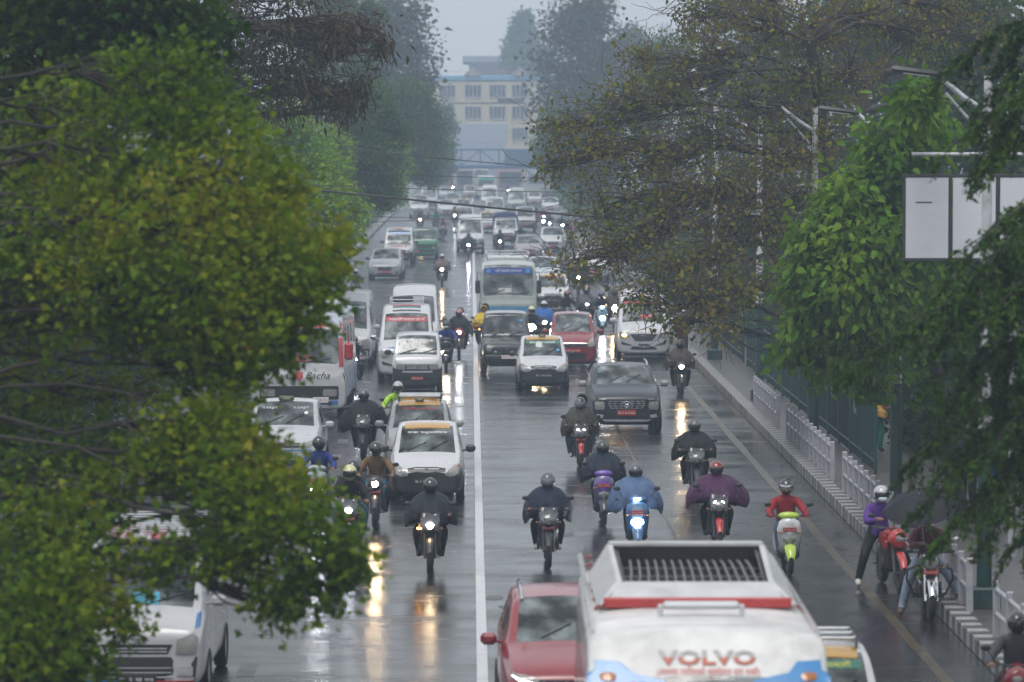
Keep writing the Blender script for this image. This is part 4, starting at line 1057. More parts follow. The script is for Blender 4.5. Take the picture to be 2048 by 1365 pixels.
def spec(kind):
    """body, lamps and trim of each vehicle kind: list of (part, mesh, material slot, parent part)"""
    if kind in KIND: return KIND[kind]
    k = {'wr': .28, 'ww': .17, 'wb': 2.36, 'rear_w': None, 'f': []}
    f = k['f']
    if kind in ('alto', 'hatch', 'wagon', 'suv', 'crossover', 'sedan', 'tigor'):
        A = {'alto': dict(W=1.475, H=1.47, ov=.66, hf=.74, hc=.95, yc=.26, yh=1.00, yr=2.45, ye=2.78, zl=.93),
             'hatch': dict(W=1.69, H=1.50, ov=.80, hf=.78, hc=1.02, yc=.35, yh=1.18, yr=2.75, ye=3.05, zl=.95),
             'wagon': dict(W=1.48, H=1.67, ov=.68, hf=.88, hc=1.10, yc=.28, yh=.95, yr=2.6, ye=2.9, zl=1.02),
             'suv': dict(W=1.77, H=1.58, ov=.80, hf=.96, hc=1.14, yc=.42, yh=1.18, yr=2.75, ye=3.15, zl=1.05, zb=.26),
             'crossover': dict(W=1.79, H=1.60, ov=.84, hf=.94, hc=1.12, yc=.42, yh=1.22, yr=2.9, ye=3.3, zl=1.04, zb=.26),
             'sedan': dict(W=1.66, H=1.40, ov=.82, hf=.70, hc=.94, yc=.42, yh=1.25, yr=2.55, ye=3.4, zl=.90, trunk=2.95),
             'tigor': dict(W=1.68, H=1.53, ov=.80, hf=.80, hc=1.04, yc=.36, yh=1.16, yr=2.5, ye=3.2, zl=.96, trunk=2.9)}[kind]
        rows = car_rows(**A); hf, W = A['hf'], A['W']; w = W / 2
        k['wb'] = {'alto': 2.36, 'wagon': 2.4, 'hatch': 2.49, 'suv': 2.5, 'crossover': 2.6, 'sedan': 2.45, 'tigor': 2.45}[kind]
        k['wr'] = .32 if kind in ('suv', 'crossover') else .285
        nr = len(rows)
        k['sh'] = sh = make_shell(rows, .03, (4, 7), ((6, 8), (9, 10)), (11, 12), 2, 8 if kind in ('alto',) else 1)
        b = sh['bvh']; k['A'] = A
        ph = lambda *a, **kw: patch(b, *a, **kw)
        if kind == 'alto':
            hl = [(.36, .58), (.50, .56), (.62, .62), (.655, .72), (.64, .80), (.56, .79), (.44, .70)]
            for p in (hl, mir(hl)): f.append(('headlight', ph(p, .012, dome=.03), 'lamp', None))
            sl = [(.56, .72), (.64, .72), (.645, .785), (.60, .77)]
            for p in (sl, mir(sl)): f.append(('indicator', ph(p, .034, sub=1), 'ambl', None))
            f.append(('grille', ph([(-.36, .66), (.36, .66), (.38, .72), (.2, .745), (-.2, .745), (-.38, .72)], .008), M_grille, None))
            f.append(('grille_bar', ph(rrect(0, .715, .5, .016, .006), .014, sub=1), M_chrome, None))
            f.append(('air_intake', ph(rrect(0, .32, .74, .10, .04), .010), M_grille, None))
            for sx in (-1, 1): f.append(('fog_recess', ph(oval(sx * .52, .37, .065, .055), .010), M_dark, None))
            f.append(('emblem', emblem('s', .085), M_chrome, (0, project(b, 0, .70, 'y', .02))))
            k['plate'] = (0, .47, .50, .105)
        elif kind == 'wagon':
            hl = [(.42, .72), (.54, .68), (.64, .74), (.665, .90), (.62, .97), (.50, .90)]
            for p in (hl, mir(hl)): f.append(('headlight', ph(p, .012, dome=.02), 'lamp', None))
            f.append(('grille', ph([(-.40, .70), (.40, .70), (.42, .80), (-.42, .80)], .008), M_grille, None))
            f.append(('grille_bar', ph(rrect(0, .805, .86, .022, .008), .016, sub=1), M_chrome, None))
            f.append(('air_intake', ph([(-.36, .30), (.36, .30), (.44, .50), (-.44, .50)], .010), M_grille, None))
            f.append(('emblem', emblem('s', .085), M_chrome, (0, project(b, 0, .755, 'y', .02))))
            k['plate'] = (0, .58, .44, .09)
        elif kind in ('suv', 'crossover'):
            hl = rrect(.66, .70, .24, .20, .05)
            if kind == 'crossover': hl = [(.46, .78), (.66, .80), (.80, .86), (.82, .92), (.62, .90), (.46, .86)]
            for p in (hl, mir(hl)): f.append(('headlight', ph(p, .012, dome=.01), 'lamp', None))
            gp = [(-.42, .60), (.42, .60), (.50, .74), (.46, .84), (-.46, .84), (-.50, .74)]
            f.append(('grille', ph(gp, .008), M_grille, None))
            for r_ in range(4):
                zz = .64 + .055 * r_; ww = (.80, .88, .92, .86)[r_]
                f.append(('grille_bar', ph(rrect(0, zz, ww, .014, .005), .02, sub=1), M_chrome, None))
                for c in range(7):
                    xx = (c - 3) * ww / 6.4
                    f.append(('grille_stud', cached('stud', lambda: G().box((0, 0, 0), (.045, .012, .030), .004).mesh('stud')), M_chrome, (xx, project(b, xx, zz, 'y', .024))))
            f.append(('emblem', emblem('h', .15), M_chrome, (0, project(b, 0, .73, 'y', .035))))
            f.append(('skid_plate', ph([(-.52, .30), (.52, .30), (.60, .36), (-.60, .36)], .012), M_galv, None))
            f.append(('air_intake', ph([(-.55, .37), (.55, .37), (.50, .47), (-.50, .47)], .009), M_grille, None))
            for sx in (-1, 1):
                f.append(('fog_trim', ph([(sx * .60, .40), (sx * .76, .42), (sx * .72, .50), (sx * .56, .47)], .012, sub=1), M_galv, None))
                f.append(('running_lamp', ph(rrect(sx * .66, .86, .26, .025, .01), .014, sub=1), M_lamp, None))
                f.append(('roof_rail', G().tube([(sx * .60, 1.2, 1.55), (sx * .61, 1.35, 1.645), (sx * .61, 2.5, 1.65), (sx * .60, 2.7, 1.56)], .022, 8).mesh('rail'), M_chrome, None))
            k['plate'] = (0, .53, .46, .13)
        elif kind == 'hatch':
            hl = [(.44, .66), (.62, .66), (.74, .74), (.76, .82), (.60, .80), (.46, .74)]
            for p in (hl, mir(hl)): f.append(('headlight', ph(p, .010, dome=.02), 'lamp', None))
            f.append(('grille', ph([(-.28, .46), (.28, .46), (.38, .56), (.30, .64), (-.30, .64), (-.38, .56)], .010), M_grille, None))
            for zz in (.50, .55, .60): f.append(('grille_bar', ph(rrect(0, zz, .56, .012, .004), .018, sub=1), M_chrome, None))
            f.append(('air_intake', ph(rrect(0, .30, .8, .08, .03), .010), M_grille, None))
            for sx in (-1, 1): f.append(('fog_lamp', ph(oval(sx * .60, .38, .06, .05), .012), M_dark, None))
            k['plate'] = (0, .40, .44, .09)
        elif kind == 'sedan':
            hl = [(.42, .56), (.62, .56), (.72, .62), (.74, .70), (.60, .70), (.44, .66)]
            for p in (hl, mir(hl)): f.append(('headlight', ph(p, .010, dome=.02), 'lamp', None))
            f.append(('grille', ph(rrect(0, .60, .62, .09, .03), .010), M_grille, None))
            f.append(('air_intake', ph(rrect(0, .32, .8, .09, .03), .010), M_grille, None))
            k['plate'] = (0, .45, .44, .09)
        else:
            hl = [(.40, .70), (.60, .68), (.74, .76), (.77, .86), (.60, .80), (.42, .76)]
            for p in (hl, mir(hl)): f.append(('headlight', ph(p, .012, dome=.01), 'lamp', None))
            f.append(('grille', ph([(-.40, .67), (.40, .67), (.42, .77), (-.42, .77)], .008), M_grille, None))
            f.append(('blue_stripe', ph(rrect(0, .615, 1.30, .028, .01), .012, sub=2), P_blue, None))
            f.append(('air_intake', ph(rrect(0, .34, .9, .13, .04), .010), M_grille, None))
            f.append(('emblem', emblem('t', .12), M_chrome, (0, project(b, 0, .73, 'y', .02))))
            k['plate'] = (0, .51, .50, .105)
        # wipers lie on the glass
        yc, hc = A['yc'], A['hc']
        for (x0, z0, x1, z1) in ((-.38, hc + .06, -.02, hc + .20), (.05, hc + .06, .42, hc + .24)):
            pts = []
            for t in (0, .25, .5, .75, 1):
                q = project(b, lerp(x0, x1, t), lerp(z0, z1, t), 'y', .015)
                if q: pts.append(q)
            if len(pts) > 1: f.append(('wiper', G().tube(pts, .011, 5).mesh('wiper'), M_wiper, None))
        mz = A['zl'] + .06; my = yc + .35
        k['mirror'] = (w, my, mz)
        k['seats'] = [(-.33, lerp(A['yc'], A['yr'], .52)), (.33, lerp(A['yc'], A['yr'], .52))]; k['seatz'] = A['zl'] + .02
    elif kind in ('hiace', 'hiace_tall', 'foton', 'omni', 'minitruck', 'jeepvan', 'gypsy', 'pickup'):
        A = {'hiace': dict(W=1.70, H=1.98, ov=.98, hf=.98, hc=1.18, yc=-.42, yh=.30, yr=3.3, ye=3.45, zl=1.12, wr=.86, nose=.86),
             'hiace_tall': dict(W=1.70, H=1.98, ov=.98, hf=.98, hc=1.18, yc=-.42, yh=.30, yr=3.9, ye=4.1, zl=1.12, wr=.84, hr=.32, nose=.86, mid=1.05),
             'foton': dict(W=1.70, H=1.95, ov=1.0, hf=1.0, hc=1.20, yc=-.40, yh=.32, yr=3.5, ye=3.7, zl=1.14, wr=.84, hr=.22, nose=.84, mid=1.0),
             'omni': dict(W=1.41, H=1.64, ov=.62, hf=.98, hc=1.08, yc=-.42, yh=-.02, yr=2.4, ye=2.6, zl=1.02, wr=.86, nose=.88),
             'minitruck': dict(W=1.52, H=1.80, ov=.60, hf=1.02, hc=1.10, yc=-.48, yh=-.20, yr=2.3, ye=2.5, zl=1.05, wr=.90, nose=.90, steep=.05),
             'jeepvan': dict(W=1.68, H=1.90, ov=.62, hf=.98, hc=1.14, yc=.52, yh=.98, yr=3.2, ye=3.4, zl=1.14, wr=.86, hr=.16, nose=.84, zb=.3),
             'gypsy': dict(W=1.54, H=1.86, ov=.52, hf=.98, hc=1.12, yc=.70, yh=.98, yr=3.0, ye=3.2, zl=1.14, wr=.84, nose=.86, zb=.34, steep=.05),
             'pickup': dict(W=1.66, H=1.82, ov=.62, hf=.98, hc=1.14, yc=.52, yh=.92, yr=1.75, ye=1.9, zl=1.12, wr=.84, nose=.84, zb=.32)}[kind]
        rows = car_rows(**A); W = A['W']; w = W / 2
        k['sh'] = sh = make_shell(rows, .045 if kind.startswith('hi') or kind == 'foton' else .02, (4, 7), ((6, 8), (9, 10)), (11, 12), 2, 3 if kind in ('jeepvan', 'gypsy', 'pickup', 'minitruck') else (2 if kind == 'omni' else 1))
        b = sh['bvh']; k['A'] = A; ph = lambda *a, **kw: patch(b, *a, **kw)
        k['wb'] = {'hiace': 2.57, 'hiace_tall': 3.1, 'foton': 2.8, 'omni': 1.84, 'minitruck': 1.9, 'jeepvan': 2.68, 'gypsy': 2.37, 'pickup': 2.9}[kind]
        k['wr'] = .25 if kind == 'omni' else (.34 if kind in ('jeepvan', 'gypsy', 'pickup') else .31)
        if kind.startswith('hiace'):
            hl = [(.50, .66), (.76, .66), (.79, .86), (.72, .92), (.52, .84)]
            for p in (hl, mir(hl)): f.append(('headlight', ph(p, .012, dome=.015), 'lamp', None))
            f.append(('grille', ph([(-.40, .66), (.40, .66), (.46, .78), (-.46, .78)], .008), M_grille, None))
            for zz in (.69, .73): f.append(('grille_bar', ph(rrect(0, zz, .78, .016, .006), .018, sub=1), M_galv, None))
            f.append(('lower_bumper', ph([(-.74, .28), (.74, .28), (.78, .62), (-.78, .62)], .012), M_dark, None))
            for zz in (.36, .42, .48): f.append(('intake_slat', ph(rrect(0, zz, .9, .014, .005), .020, sub=1), M_galv, None))
            for sx in (-1, 1): f.append(('fog_trim', ph(rrect(sx * .62, .44, .2, .12, .02), .018, sub=1), M_galv, None))
            f.append(('emblem', emblem('t', .15), M_chrome, (0, project(b, 0, .86, 'y', .02))))
            k['plate'] = (0, .34, .50, .11)
        elif kind == 'foton':
            hl = [(.44, .80), (.70, .72), (.79, .78), (.79, .94), (.62, .90)]
            for p in (hl, mir(hl)): f.append(('headlight', ph(p, .012, dome=.015), 'lamp', None))
            f.append(('grille', ph([(-.28, .64), (.28, .64), (.44, .86), (-.44, .86)], .008), M_grille, None))
            for r_ in range(4): f.append(('grille_bar', ph(rrect(0, .68 + .045 * r_, .58 + .06 * r_, .016, .005), .018, sub=1), M_chrome, None))
            f.append(('emblem', emblem('x', .11), M_chrome, (0, project(b, 0, .755, 'y', .03))))
            lo = [(.36, .48), (.70, .52), (.74, .62), (.66, .60), (.42, .52)]
            for p in (lo, mir(lo)): f.append(('fog_recess', ph(p, .012), M_dark, None))
            f.append(('air_intake', ph([(-.44, .36), (.44, .36), (.36, .46), (-.36, .46)], .010), M_grille, None))
            f.append(('lower_lip', ph(rrect(0, .30, 1.40, .06, .02), .016, sub=2), M_galv, None))
            k['plate'] = (0, .46, .34, .16)
        elif kind == 'omni':
            f.append(('front_panel', ph(rrect(0, .74, 1.18, .17, .03), .008), M_dark, None))
            for sx in (-1, 1): f.append(('headlight', ph(rrect(sx * .46, .745, .24, .135, .025), .016, dome=.01), 'lamp', None))
            for zz in (.71, .75, .79): f.append(('grille_bar', ph(rrect(0, zz, .60, .02, .006), .018, sub=1), M_galv, None))
            f.append(('emblem', emblem('s', .07), M_chrome, (0, project(b, 0, .75, 'y', .03))))
            f.append(('front_bumper', ph(rrect(0, .54, 1.30, .12, .03), .05), M_dark, None))
            k['plate'] = (0, .44, .34, .09)
        elif kind == 'minitruck':
            for sx in (-1, 1): f.append(('headlight', ph(oval(sx * .52, .62, .09, .09), .012, dome=.02), 'lamp', None))
            f.append(('front_panel', ph(rrect(0, .74, 1.30, .16, .03), .01), M_dark, None))
            f.append(('lower_panel', ph(rrect(0, .46, 1.24, .16, .03), .012), M_dark, None))
            k['plate'] = (-.42, .44, .22, .12)
        else:
            for sx in (-1, 1): f.append(('headlight', ph(oval(sx * (w - .22), .76 if kind != 'gypsy' else .84, .10, .10), .012, dome=.02), 'lamp', None))
            if kind == 'gypsy':
                f.append(('grille', ph(rrect(0, .82, .80, .16, .03), .008), M_grille, None))
                for sx in (-1, 1):
                    f.append(('fog_lamp', cached('fogl', lambda: G().ell((0, 0, 0), (.05, .035, .05), 12, 8).mesh('fog')), M_lamp, (sx * .36, Vector((sx * .36, -.58, .72)))))
                    f.append(('indicator', ph(rrect(sx * .52, .60, .16, .05, .01), .06, sub=1), M_redl, None))
                f.append(('front_bumper', G().box((0, -.60, .56), (1.36, .14, .15), .03).mesh('bumper'), P_black, None))
                f.append(('emblem', emblem('s', .07), M_chrome, (0, project(b, 0, .83, 'y', .02))))
                k['plate'] = (.05, .58, .46, .11)
            else:
                f.append(('grille', ph(rrect(0, .76, .86, .22, .03), .008), M_grille, None))
                for r_ in range(7): f.append(('grille_slat', ph(rrect((r_ - 3) * .12, .76, .05, .19, .012), .018, sub=1), 'slat', None))
                f.append(('front_bumper', ph(rrect(0, .52, 1.36, .14, .03), .06), M_dark, None))
                k['plate'] = (0, .53, .44, .10)
        hc = A['hc']
        for (x0, z0, x1, z1) in ((-.48, hc + .05, -.02, hc + .17), (.08, hc + .05, .55, hc + .18)):
            pts = [q for q in (project(b, lerp(x0, x1, t), lerp(z0, z1, t), 'y', .015) for t in (0, .25, .5, .75, 1)) if q]
            if len(pts) > 1: f.append(('wiper', G().tube(pts, .012, 5).mesh('wiper'), M_wiper, None))
        k['mirror'] = (w, A['yc'] + .30, A['zl'] + .10)
        k['seats'] = [(-.36, A['yh'] + .35), (.36, A['yh'] + .35)]; k['seatz'] = A['zl'] + .08
    else:   # buses
        A = {'bus': dict(W=2.2, H=2.72, ov=1.25, hf=1.10, hc=1.22, yc=-1.16, yh=-.98, yr=6.0, ye=6.2, zl=1.25, wr=.93, nose=.93, zb=.36, steep=.04, mid=1.6),
             'bus_red': dict(W=2.3, H=2.80, ov=1.25, hf=1.22, hc=1.34, yc=-1.14, yh=-.92, yr=6.0, ye=6.2, zl=1.30, wr=.92, nose=.92, zb=.36, steep=.04, mid=1.6)}[kind]
        rows = car_rows(**A)
        k['sh'] = sh = make_shell(rows, .05, (5, 6), ((7, 8), (9, 10)), (11, 12), 2, 1)
        b = sh['bvh']; k['A'] = A; ph = lambda *a, **kw: patch(b, *a, **kw); w = A['W'] / 2
        k['wb'] = 3.4; k['wr'] = .42; k['ww'] = .24
        hc = A['hc']
        for (x0, z0, x1, z1) in ((-.75, hc + .06, -.12, hc + .24), (.15, hc + .06, .80, hc + .16)):
            pts = [q for q in (project(b, lerp(x0, x1, t), lerp(z0, z1, t), 'y', .02) for t in (0, .25, .5, .75, 1)) if q]
            if len(pts) > 1: f.append(('wiper', G().tube(pts, .018, 5).mesh('wiper'), M_wiper, None))
        k['mirror'] = None; k['plate'] = (.55, .62, .40, .14)
        k['seats'] = [(-.6, .1), (.6, -.3)]; k['seatz'] = 1.5
    KIND[kind] = k
    return k
def hand_mesh():
    def mk():
        g = G(); g.ell((0, 0, 0), (.042, .045, .018), 10, 6)
        for i, (x, L) in enumerate(((-.032, .060), (-.011, .070), (.010, .066), (.030, .052))):
            g.tube([(x, -.035, .004), (x, -.035 - L * .45, .006), (x, -.035 - L * .72, -.012), (x, -.035 - L * .68, -.034)], [.0105, .010, .009, .007], 6)
        g.tube([(.034, .010, -.002), (.058, -.016, -.008), (.056, -.044, -.020)], [.012, .011, .008], 6)
        return g.mesh('hand')
    return cached('hand', mk)
def vehicle(kind, name, label, cat, loc, paint, rz=0.0, roof=None, bumper=None, glass=None, lit=None, plate=('red', 'बा ४ च ५१२'), group=None, extra=None, mirror=None, mirrors=True, slat=None, driver=True, sc=1.0):
    k = spec(kind); sh = k['sh']; A = k['A']
    root = empty(name, (loc[0], loc[1], 0), rz); root.scale = (sc, sc, sc)
    glass = glass or M_glass
    for me in sh['body']: place('body', me, root, paint)
    place('windshield', sh['windshield'], root, glass)
    for me in sh['window']: place('window', me, root, M_glassd)
    if sh['rear_window']: place('rear_window', sh['rear_window'], root, M_glassd)
    for me in sh['bumper']: place('bumper', me, root, bumper or paint)
    for me in sh['roof']: place('roof', me, root, roof or paint)
    place('interior', sh['interior'], root, M_liner)
    for sx, sy in k['seats']:
        place('seat', cached('seat', lambda: G().box((0, .12, -.18), (.44, .16, .60), .06, rotX(R(-12))).box((0, -.10, -.46), (.46, .46, .14), .05).box((0, .18, .20), (.24, .09, .18), .04).mesh('seat')), root, M_seat, (sx, sy, k['seatz'] + .05))
    W_ = A['W'] / 2
    place('dashboard', cached(('dash', kind), lambda: G().box((0, A['yc'] + .30, A['hc'] - .10), (A['W'] * .8, .34, .16), .04).mesh('dash')), root, M_liner)
    ty, rim = wheel_meshes(k['wr'], k['ww'])
    for y in (0, k['wb']):
        for sx in (-1, 1):
            wh = place('wheel', ty, root, M_rubber, (sx * (W_ - k['ww'] / 2 + .005), y, k['wr'])); place('rim', rim, wh, M_galv)
    place('chassis', cached(('chas', kind), lambda: G().box((0, k['wb'] / 2, A.get('zb', .2) + .02), (A['W'] * .72, k['wb'] + .8, .16), .03).tube([(-W_ + .1, 0, k['wr']), (W_ - .1, 0, k['wr'])], .04, 6).mesh('chassis')), root, M_black)
    for nm, me, mt, par in k['f']:
        if mt == 'lamp': mt = M_lamp if not (lit and nm == 'headlight' and lit != 'left_amber') else {'warm': E_warm, 'cool': E_cool, 'dim': E_dim}[lit]
        elif mt == 'ambl': mt = M_amber
        elif mt == 'slat': mt = slat or paint
        o = place(nm, me, root, mt)
        if par is not None: o.location = par[1] if par[1] is not None else (par[0], 0, 0)
    if k['mirror'] and mirrors:
        mx, my, mz = k['mirror']
        for sx in (-1, 1):
            m_ = place('mirror', cached(('mirr', kind, sx), lambda: G().tube([(sx * (mx - .06), my, mz - .02), (sx * (mx + .06), my - .02, mz)], .022, 6).box((sx * (mx + .13), my - .02, mz + .03), (.20, .12, .15), .045).mesh('mirror')), root, mirror or M_black)
            place('mirror_glass', cached(('mirrg', kind, sx), lambda: G().box((sx * (mx + .13), my + .041, mz + .03), (.16, .006, .11), .002).mesh('mg')), m_, M_chrome)
    if plate:
        px_, pz_, pw, phh = k['plate']; b = sh['bvh']
        pm = {'red': M_plred, 'black': M_plblk, 'white': M_plwht}[plate[0]]
        ym = min((project(b, px_ + dx, pz_, 'y', 0) or Vector((0, -A['ov'], 0))).y for dx in (-pw / 2.2, 0, pw / 2.2)) - (.075 if kind in ('gypsy', 'omni', 'jeepvan', 'pickup') else .03)
        if kind == 'gypsy': ym = -.69
        po = place('number_plate', cached(('plt', kind), lambda: G().box((0, 0, 0), (pw, .014, phh), .004).mesh('plate')), root, pm, (px_, ym, pz_))
        t = text_mesh(plate[1], phh * .62, 0); xs = [v.co.x for v in t.vertices]
        kx = min(1.6, (pw * .88) / max(1e-4, max(xs) - min(xs))); t.transform(Matrix.Translation((0, -.0085, -phh * .24)) @ rotX(R(90)) @ Matrix.Scale(kx, 4, (1, 0, 0))); t.materials.clear()
        place('plate_lettering', t, po, M_txtw if plate[0] != 'white' else M_txtr)
    if extra: extra(root, k)
    if isinstance(driver, str):
        a = k['seats'][0]; z = k['seatz'] - .40; q = rotZ(rz) @ Vector((a[0], a[1] - .86, 0))
        person('driver in %s' % driver, (loc[0] + q.x, loc[1] + q.y, max(.02, z - .56)), rz, 'scoot', CLOTHS[len(driver) % 3], C_black, None, hair=True, group='drivers behind windshields', sc=.9)
    tag(root, label, cat, group)
    return root
# ------------------------------------------------------------------ people
from mathutils import noise as mnoise
POSES = {
 'moto': dict(hip=(0, 1.02, .84), spine=(0, .97, 1.04), chest=(0, .90, 1.22), neck=(0, .84, 1.34), head=(0, .80, 1.44), top=(0, .79, 1.53),
              sh=(.18, .89, 1.24), el=(.33, .66, 1.06), wr=(.33, .42, 1.00), ha=(.32, .35, .995), hj=(.11, 1.0, .80), kn=(.24, .60, .70), an=(.19, .78, .33), to=(.20, .58, .29)),
 'scoot': dict(hip=(0, .98, .80), spine=(0, .95, 1.00), chest=(0, .90, 1.18), neck=(0, .86, 1.30), head=(0, .83, 1.41), top=(0, .82, 1.50),
              sh=(.18, .90, 1.20), el=(.31, .68, 1.03), wr=(.31, .45, .98), ha=(.30, .38, .975), hj=(.10, .95, .76), kn=(.17, .55, .72), an=(.14, .48, .33), to=(.16, .32, .29)),
 'pillion': dict(hip=(0, 1.34, .90), spine=(0, 1.31, 1.10), chest=(0, 1.25, 1.28), neck=(0, 1.19, 1.40), head=(.05, 1.15, 1.50), top=(.06, 1.14, 1.59),
              sh=(.17, 1.24, 1.30), el=(.26, 1.06, 1.10), wr=(.20, .90, 1.02), ha=(.15, .86, 1.00), hj=(.12, 1.32, .86), kn=(.27, .95, .74), an=(.22, 1.10, .38), to=(.23, .92, .34)),
 'stand': dict(hip=(0, 0, .92), spine=(0, .01, 1.12), chest=(0, 0, 1.32), neck=(0, -.01, 1.45), head=(0, -.03, 1.57), top=(0, -.03, 1.66),
              sh=(.19, 0, 1.36), el=(.25, .03, 1.08), wr=(.26, -.08, .84), ha=(.26, -.12, .77), hj=(.10, 0, .88), kn=(.11, -.03, .48), an=(.11, .03, .09), to=(.13, -.14, .05)),
 'walk': dict(hip=(0, 0, .92), spine=(0, 0, 1.12), chest=(0, -.03, 1.32), neck=(0, -.06, 1.44), head=(0, -.09, 1.56), top=(0, -.09, 1.65),
              sh=(.19, -.02, 1.36), el=(.24, .06, 1.10), wr=(.20, -.14, 1.00), ha=(.16, -.20, 1.0), hj=(.10, 0, .88), kn=(.11, -.12, .50), an=(.11, -.04, .09), to=(.12, -.20, .05)),
 'astride': dict(hip=(0, 1.02, .86), spine=(0, .98, 1.06), chest=(0, .93, 1.24), neck=(0, .88, 1.36), head=(0, .84, 1.46), top=(0, .83, 1.55),
              sh=(.18, .92, 1.26), el=(.27, .70, 1.04), wr=(.16, .52, 1.10), ha=(.11, .47, 1.12), hj=(.12, 1.0, .82), kn=(.30, .70, .52), an=(.40, .72, .09), to=(.42, .55, .05)),
}
def body_mesh(pose):
    P = POSES[pose]; V = []; Rr = []; E = []; mat = []
    def add(p, r): V.append(p); Rr.append(r); return len(V) - 1
    def bone(a, b, m): E.append((a, b)); mat.append(m)
    hip = add(P['hip'], (.165, .135)); sp = add(P['spine'], (.165, .13)); ch = add(P['chest'], (.17, .13)); nk = add(P['neck'], (.062, .062)); hd = add(P['head'], (.088, .10)); tp = add(P['top'], (.07, .08))
    bone(hip, sp, 0); bone(sp, ch, 0); bone(ch, nk, 0); bone(nk, hd, 3); bone(hd, tp, 3)
    for sx in (-1, 1):
        m = lambda k: (sx * P[k][0], P[k][1], P[k][2])
        if pose == 'walk' and sx < 0:
            m = lambda k: (-P[k][0], -P[k][1] * (1 if k in ('kn', 'an', 'to') else .6) - (.0 if k != 'to' else .25), P[k][2])
        if pose == 'stand' and sx < 0: m = lambda k: (-P[k][0], P[k][1] + (.05 if k in ('kn', 'an', 'to') else 0), P[k][2])
        if pose == 'astride' and sx > 0: m = lambda k: (P[k][0] + (.06 if k in ('an', 'to') else 0), P[k][1], P[k][2] + (.22 if k in ('an', 'to') else (.12 if k == 'kn' else 0)))
        s_ = add(m('sh'), (.092, .09)); e = add(m('el'), (.072, .07)); w_ = add(m('wr'), (.048, .046)); h_ = add(m('ha'), (.034, .024))
        bone(ch, s_, 0); bone(s_, e, 0); bone(e, w_, 0); bone(w_, h_, 3)
        hj = add(m('hj'), (.115, .11)); kn = add(m('kn'), (.084, .084)); an = add(m('an'), (.060, .058)); to = add(m('to'), (.050, .042))
        bone(hip, hj, 1); bone(hj, kn, 1); bone(kn, an, 1); bone(an, to, 2)
    me = bpy.data.meshes.new('person'); me.from_pydata(V, E, []); me.update()
    o = bpy.data.objects.new('bake', me)
    md = o.modifiers.new('s', 'SKIN'); md.use_smooth_shade = True; md.branch_smoothing = .6
    for i, sv in enumerate(me.skin_vertices[0].data): sv.radius = Rr[i]; sv.use_root = (i == 0)
    m2 = o.modifiers.new('u', 'SUBSURF'); m2.levels = 1; m2.render_levels = 1
    out = evaluate(o)
    bpy.data.objects.remove(o)
    seg = [(np.array(V[a]), np.array(V[b]), m, min(Rr[a][0], Rr[b][0])) for (a, b), m in zip(E, mat)]
    idx = []
    for p in out.polygons:
        c = np.array(p.center); best = 1e9; k = 0
        for a, b, m, r in seg:
            ab = b - a; t = np.clip(np.dot(c - a, ab) / np.dot(ab, ab), 0, 1); d = np.linalg.norm(c - a - ab * t) - r * .8
            if d < best: best, k = d, m
        idx.append(k)
    out.materials.clear()
    for _ in range(4): out.materials.append(None)
    out.polygons.foreach_set('material_index', idx); out.polygons.foreach_set('use_smooth', [True] * len(out.polygons))
    return out
def helmet_meshes():
    def grid(sel, off, cut=-62):
        g = G(); na, ne = 28, 16; vs = {}; fs = []
        def vert(i, j):
            a = 2 * math.pi * i / na; e = R(lerp(cut, 90, j / ne)); r = Vector((.132 + off, .160 + off, .150 + off))
            fwd = -math.sin(a)
            z = r.z * math.sin(e); sh = 1 - (.10 if e < R(-20) else 0)
            return Vector((r.x * math.cos(e) * math.cos(a) * sh, -r.y * math.cos(e) * (-math.sin(a)) * sh * -1 if False else r.y * math.cos(e) * math.sin(a) * sh, z))
        V = []; ids = {}
        for i in range(na):
            for j in range(ne):
                ac = (i + .5) / na * 360; ec = lerp(cut, 90, (j + .5) / ne); dfa = abs((ac - 270 + 180) % 360 - 180)
                is_v = dfa < 62 and -22 < ec < 26
                if is_v == sel:
                    q = []
                    for (a, b) in ((i, j), (i + 1, j), (i + 1, j + 1), (i, j + 1)):
                        key = (a % na, b)
                        if key not in ids: ids[key] = len(V); V.append(vert(*key))
                        q.append(ids[key])
                    fs.append(tuple(q))
        g.add(V, fs); me = g.mesh('helmet', 60)
        return me
    return grid(False, 0), grid(True, .004)
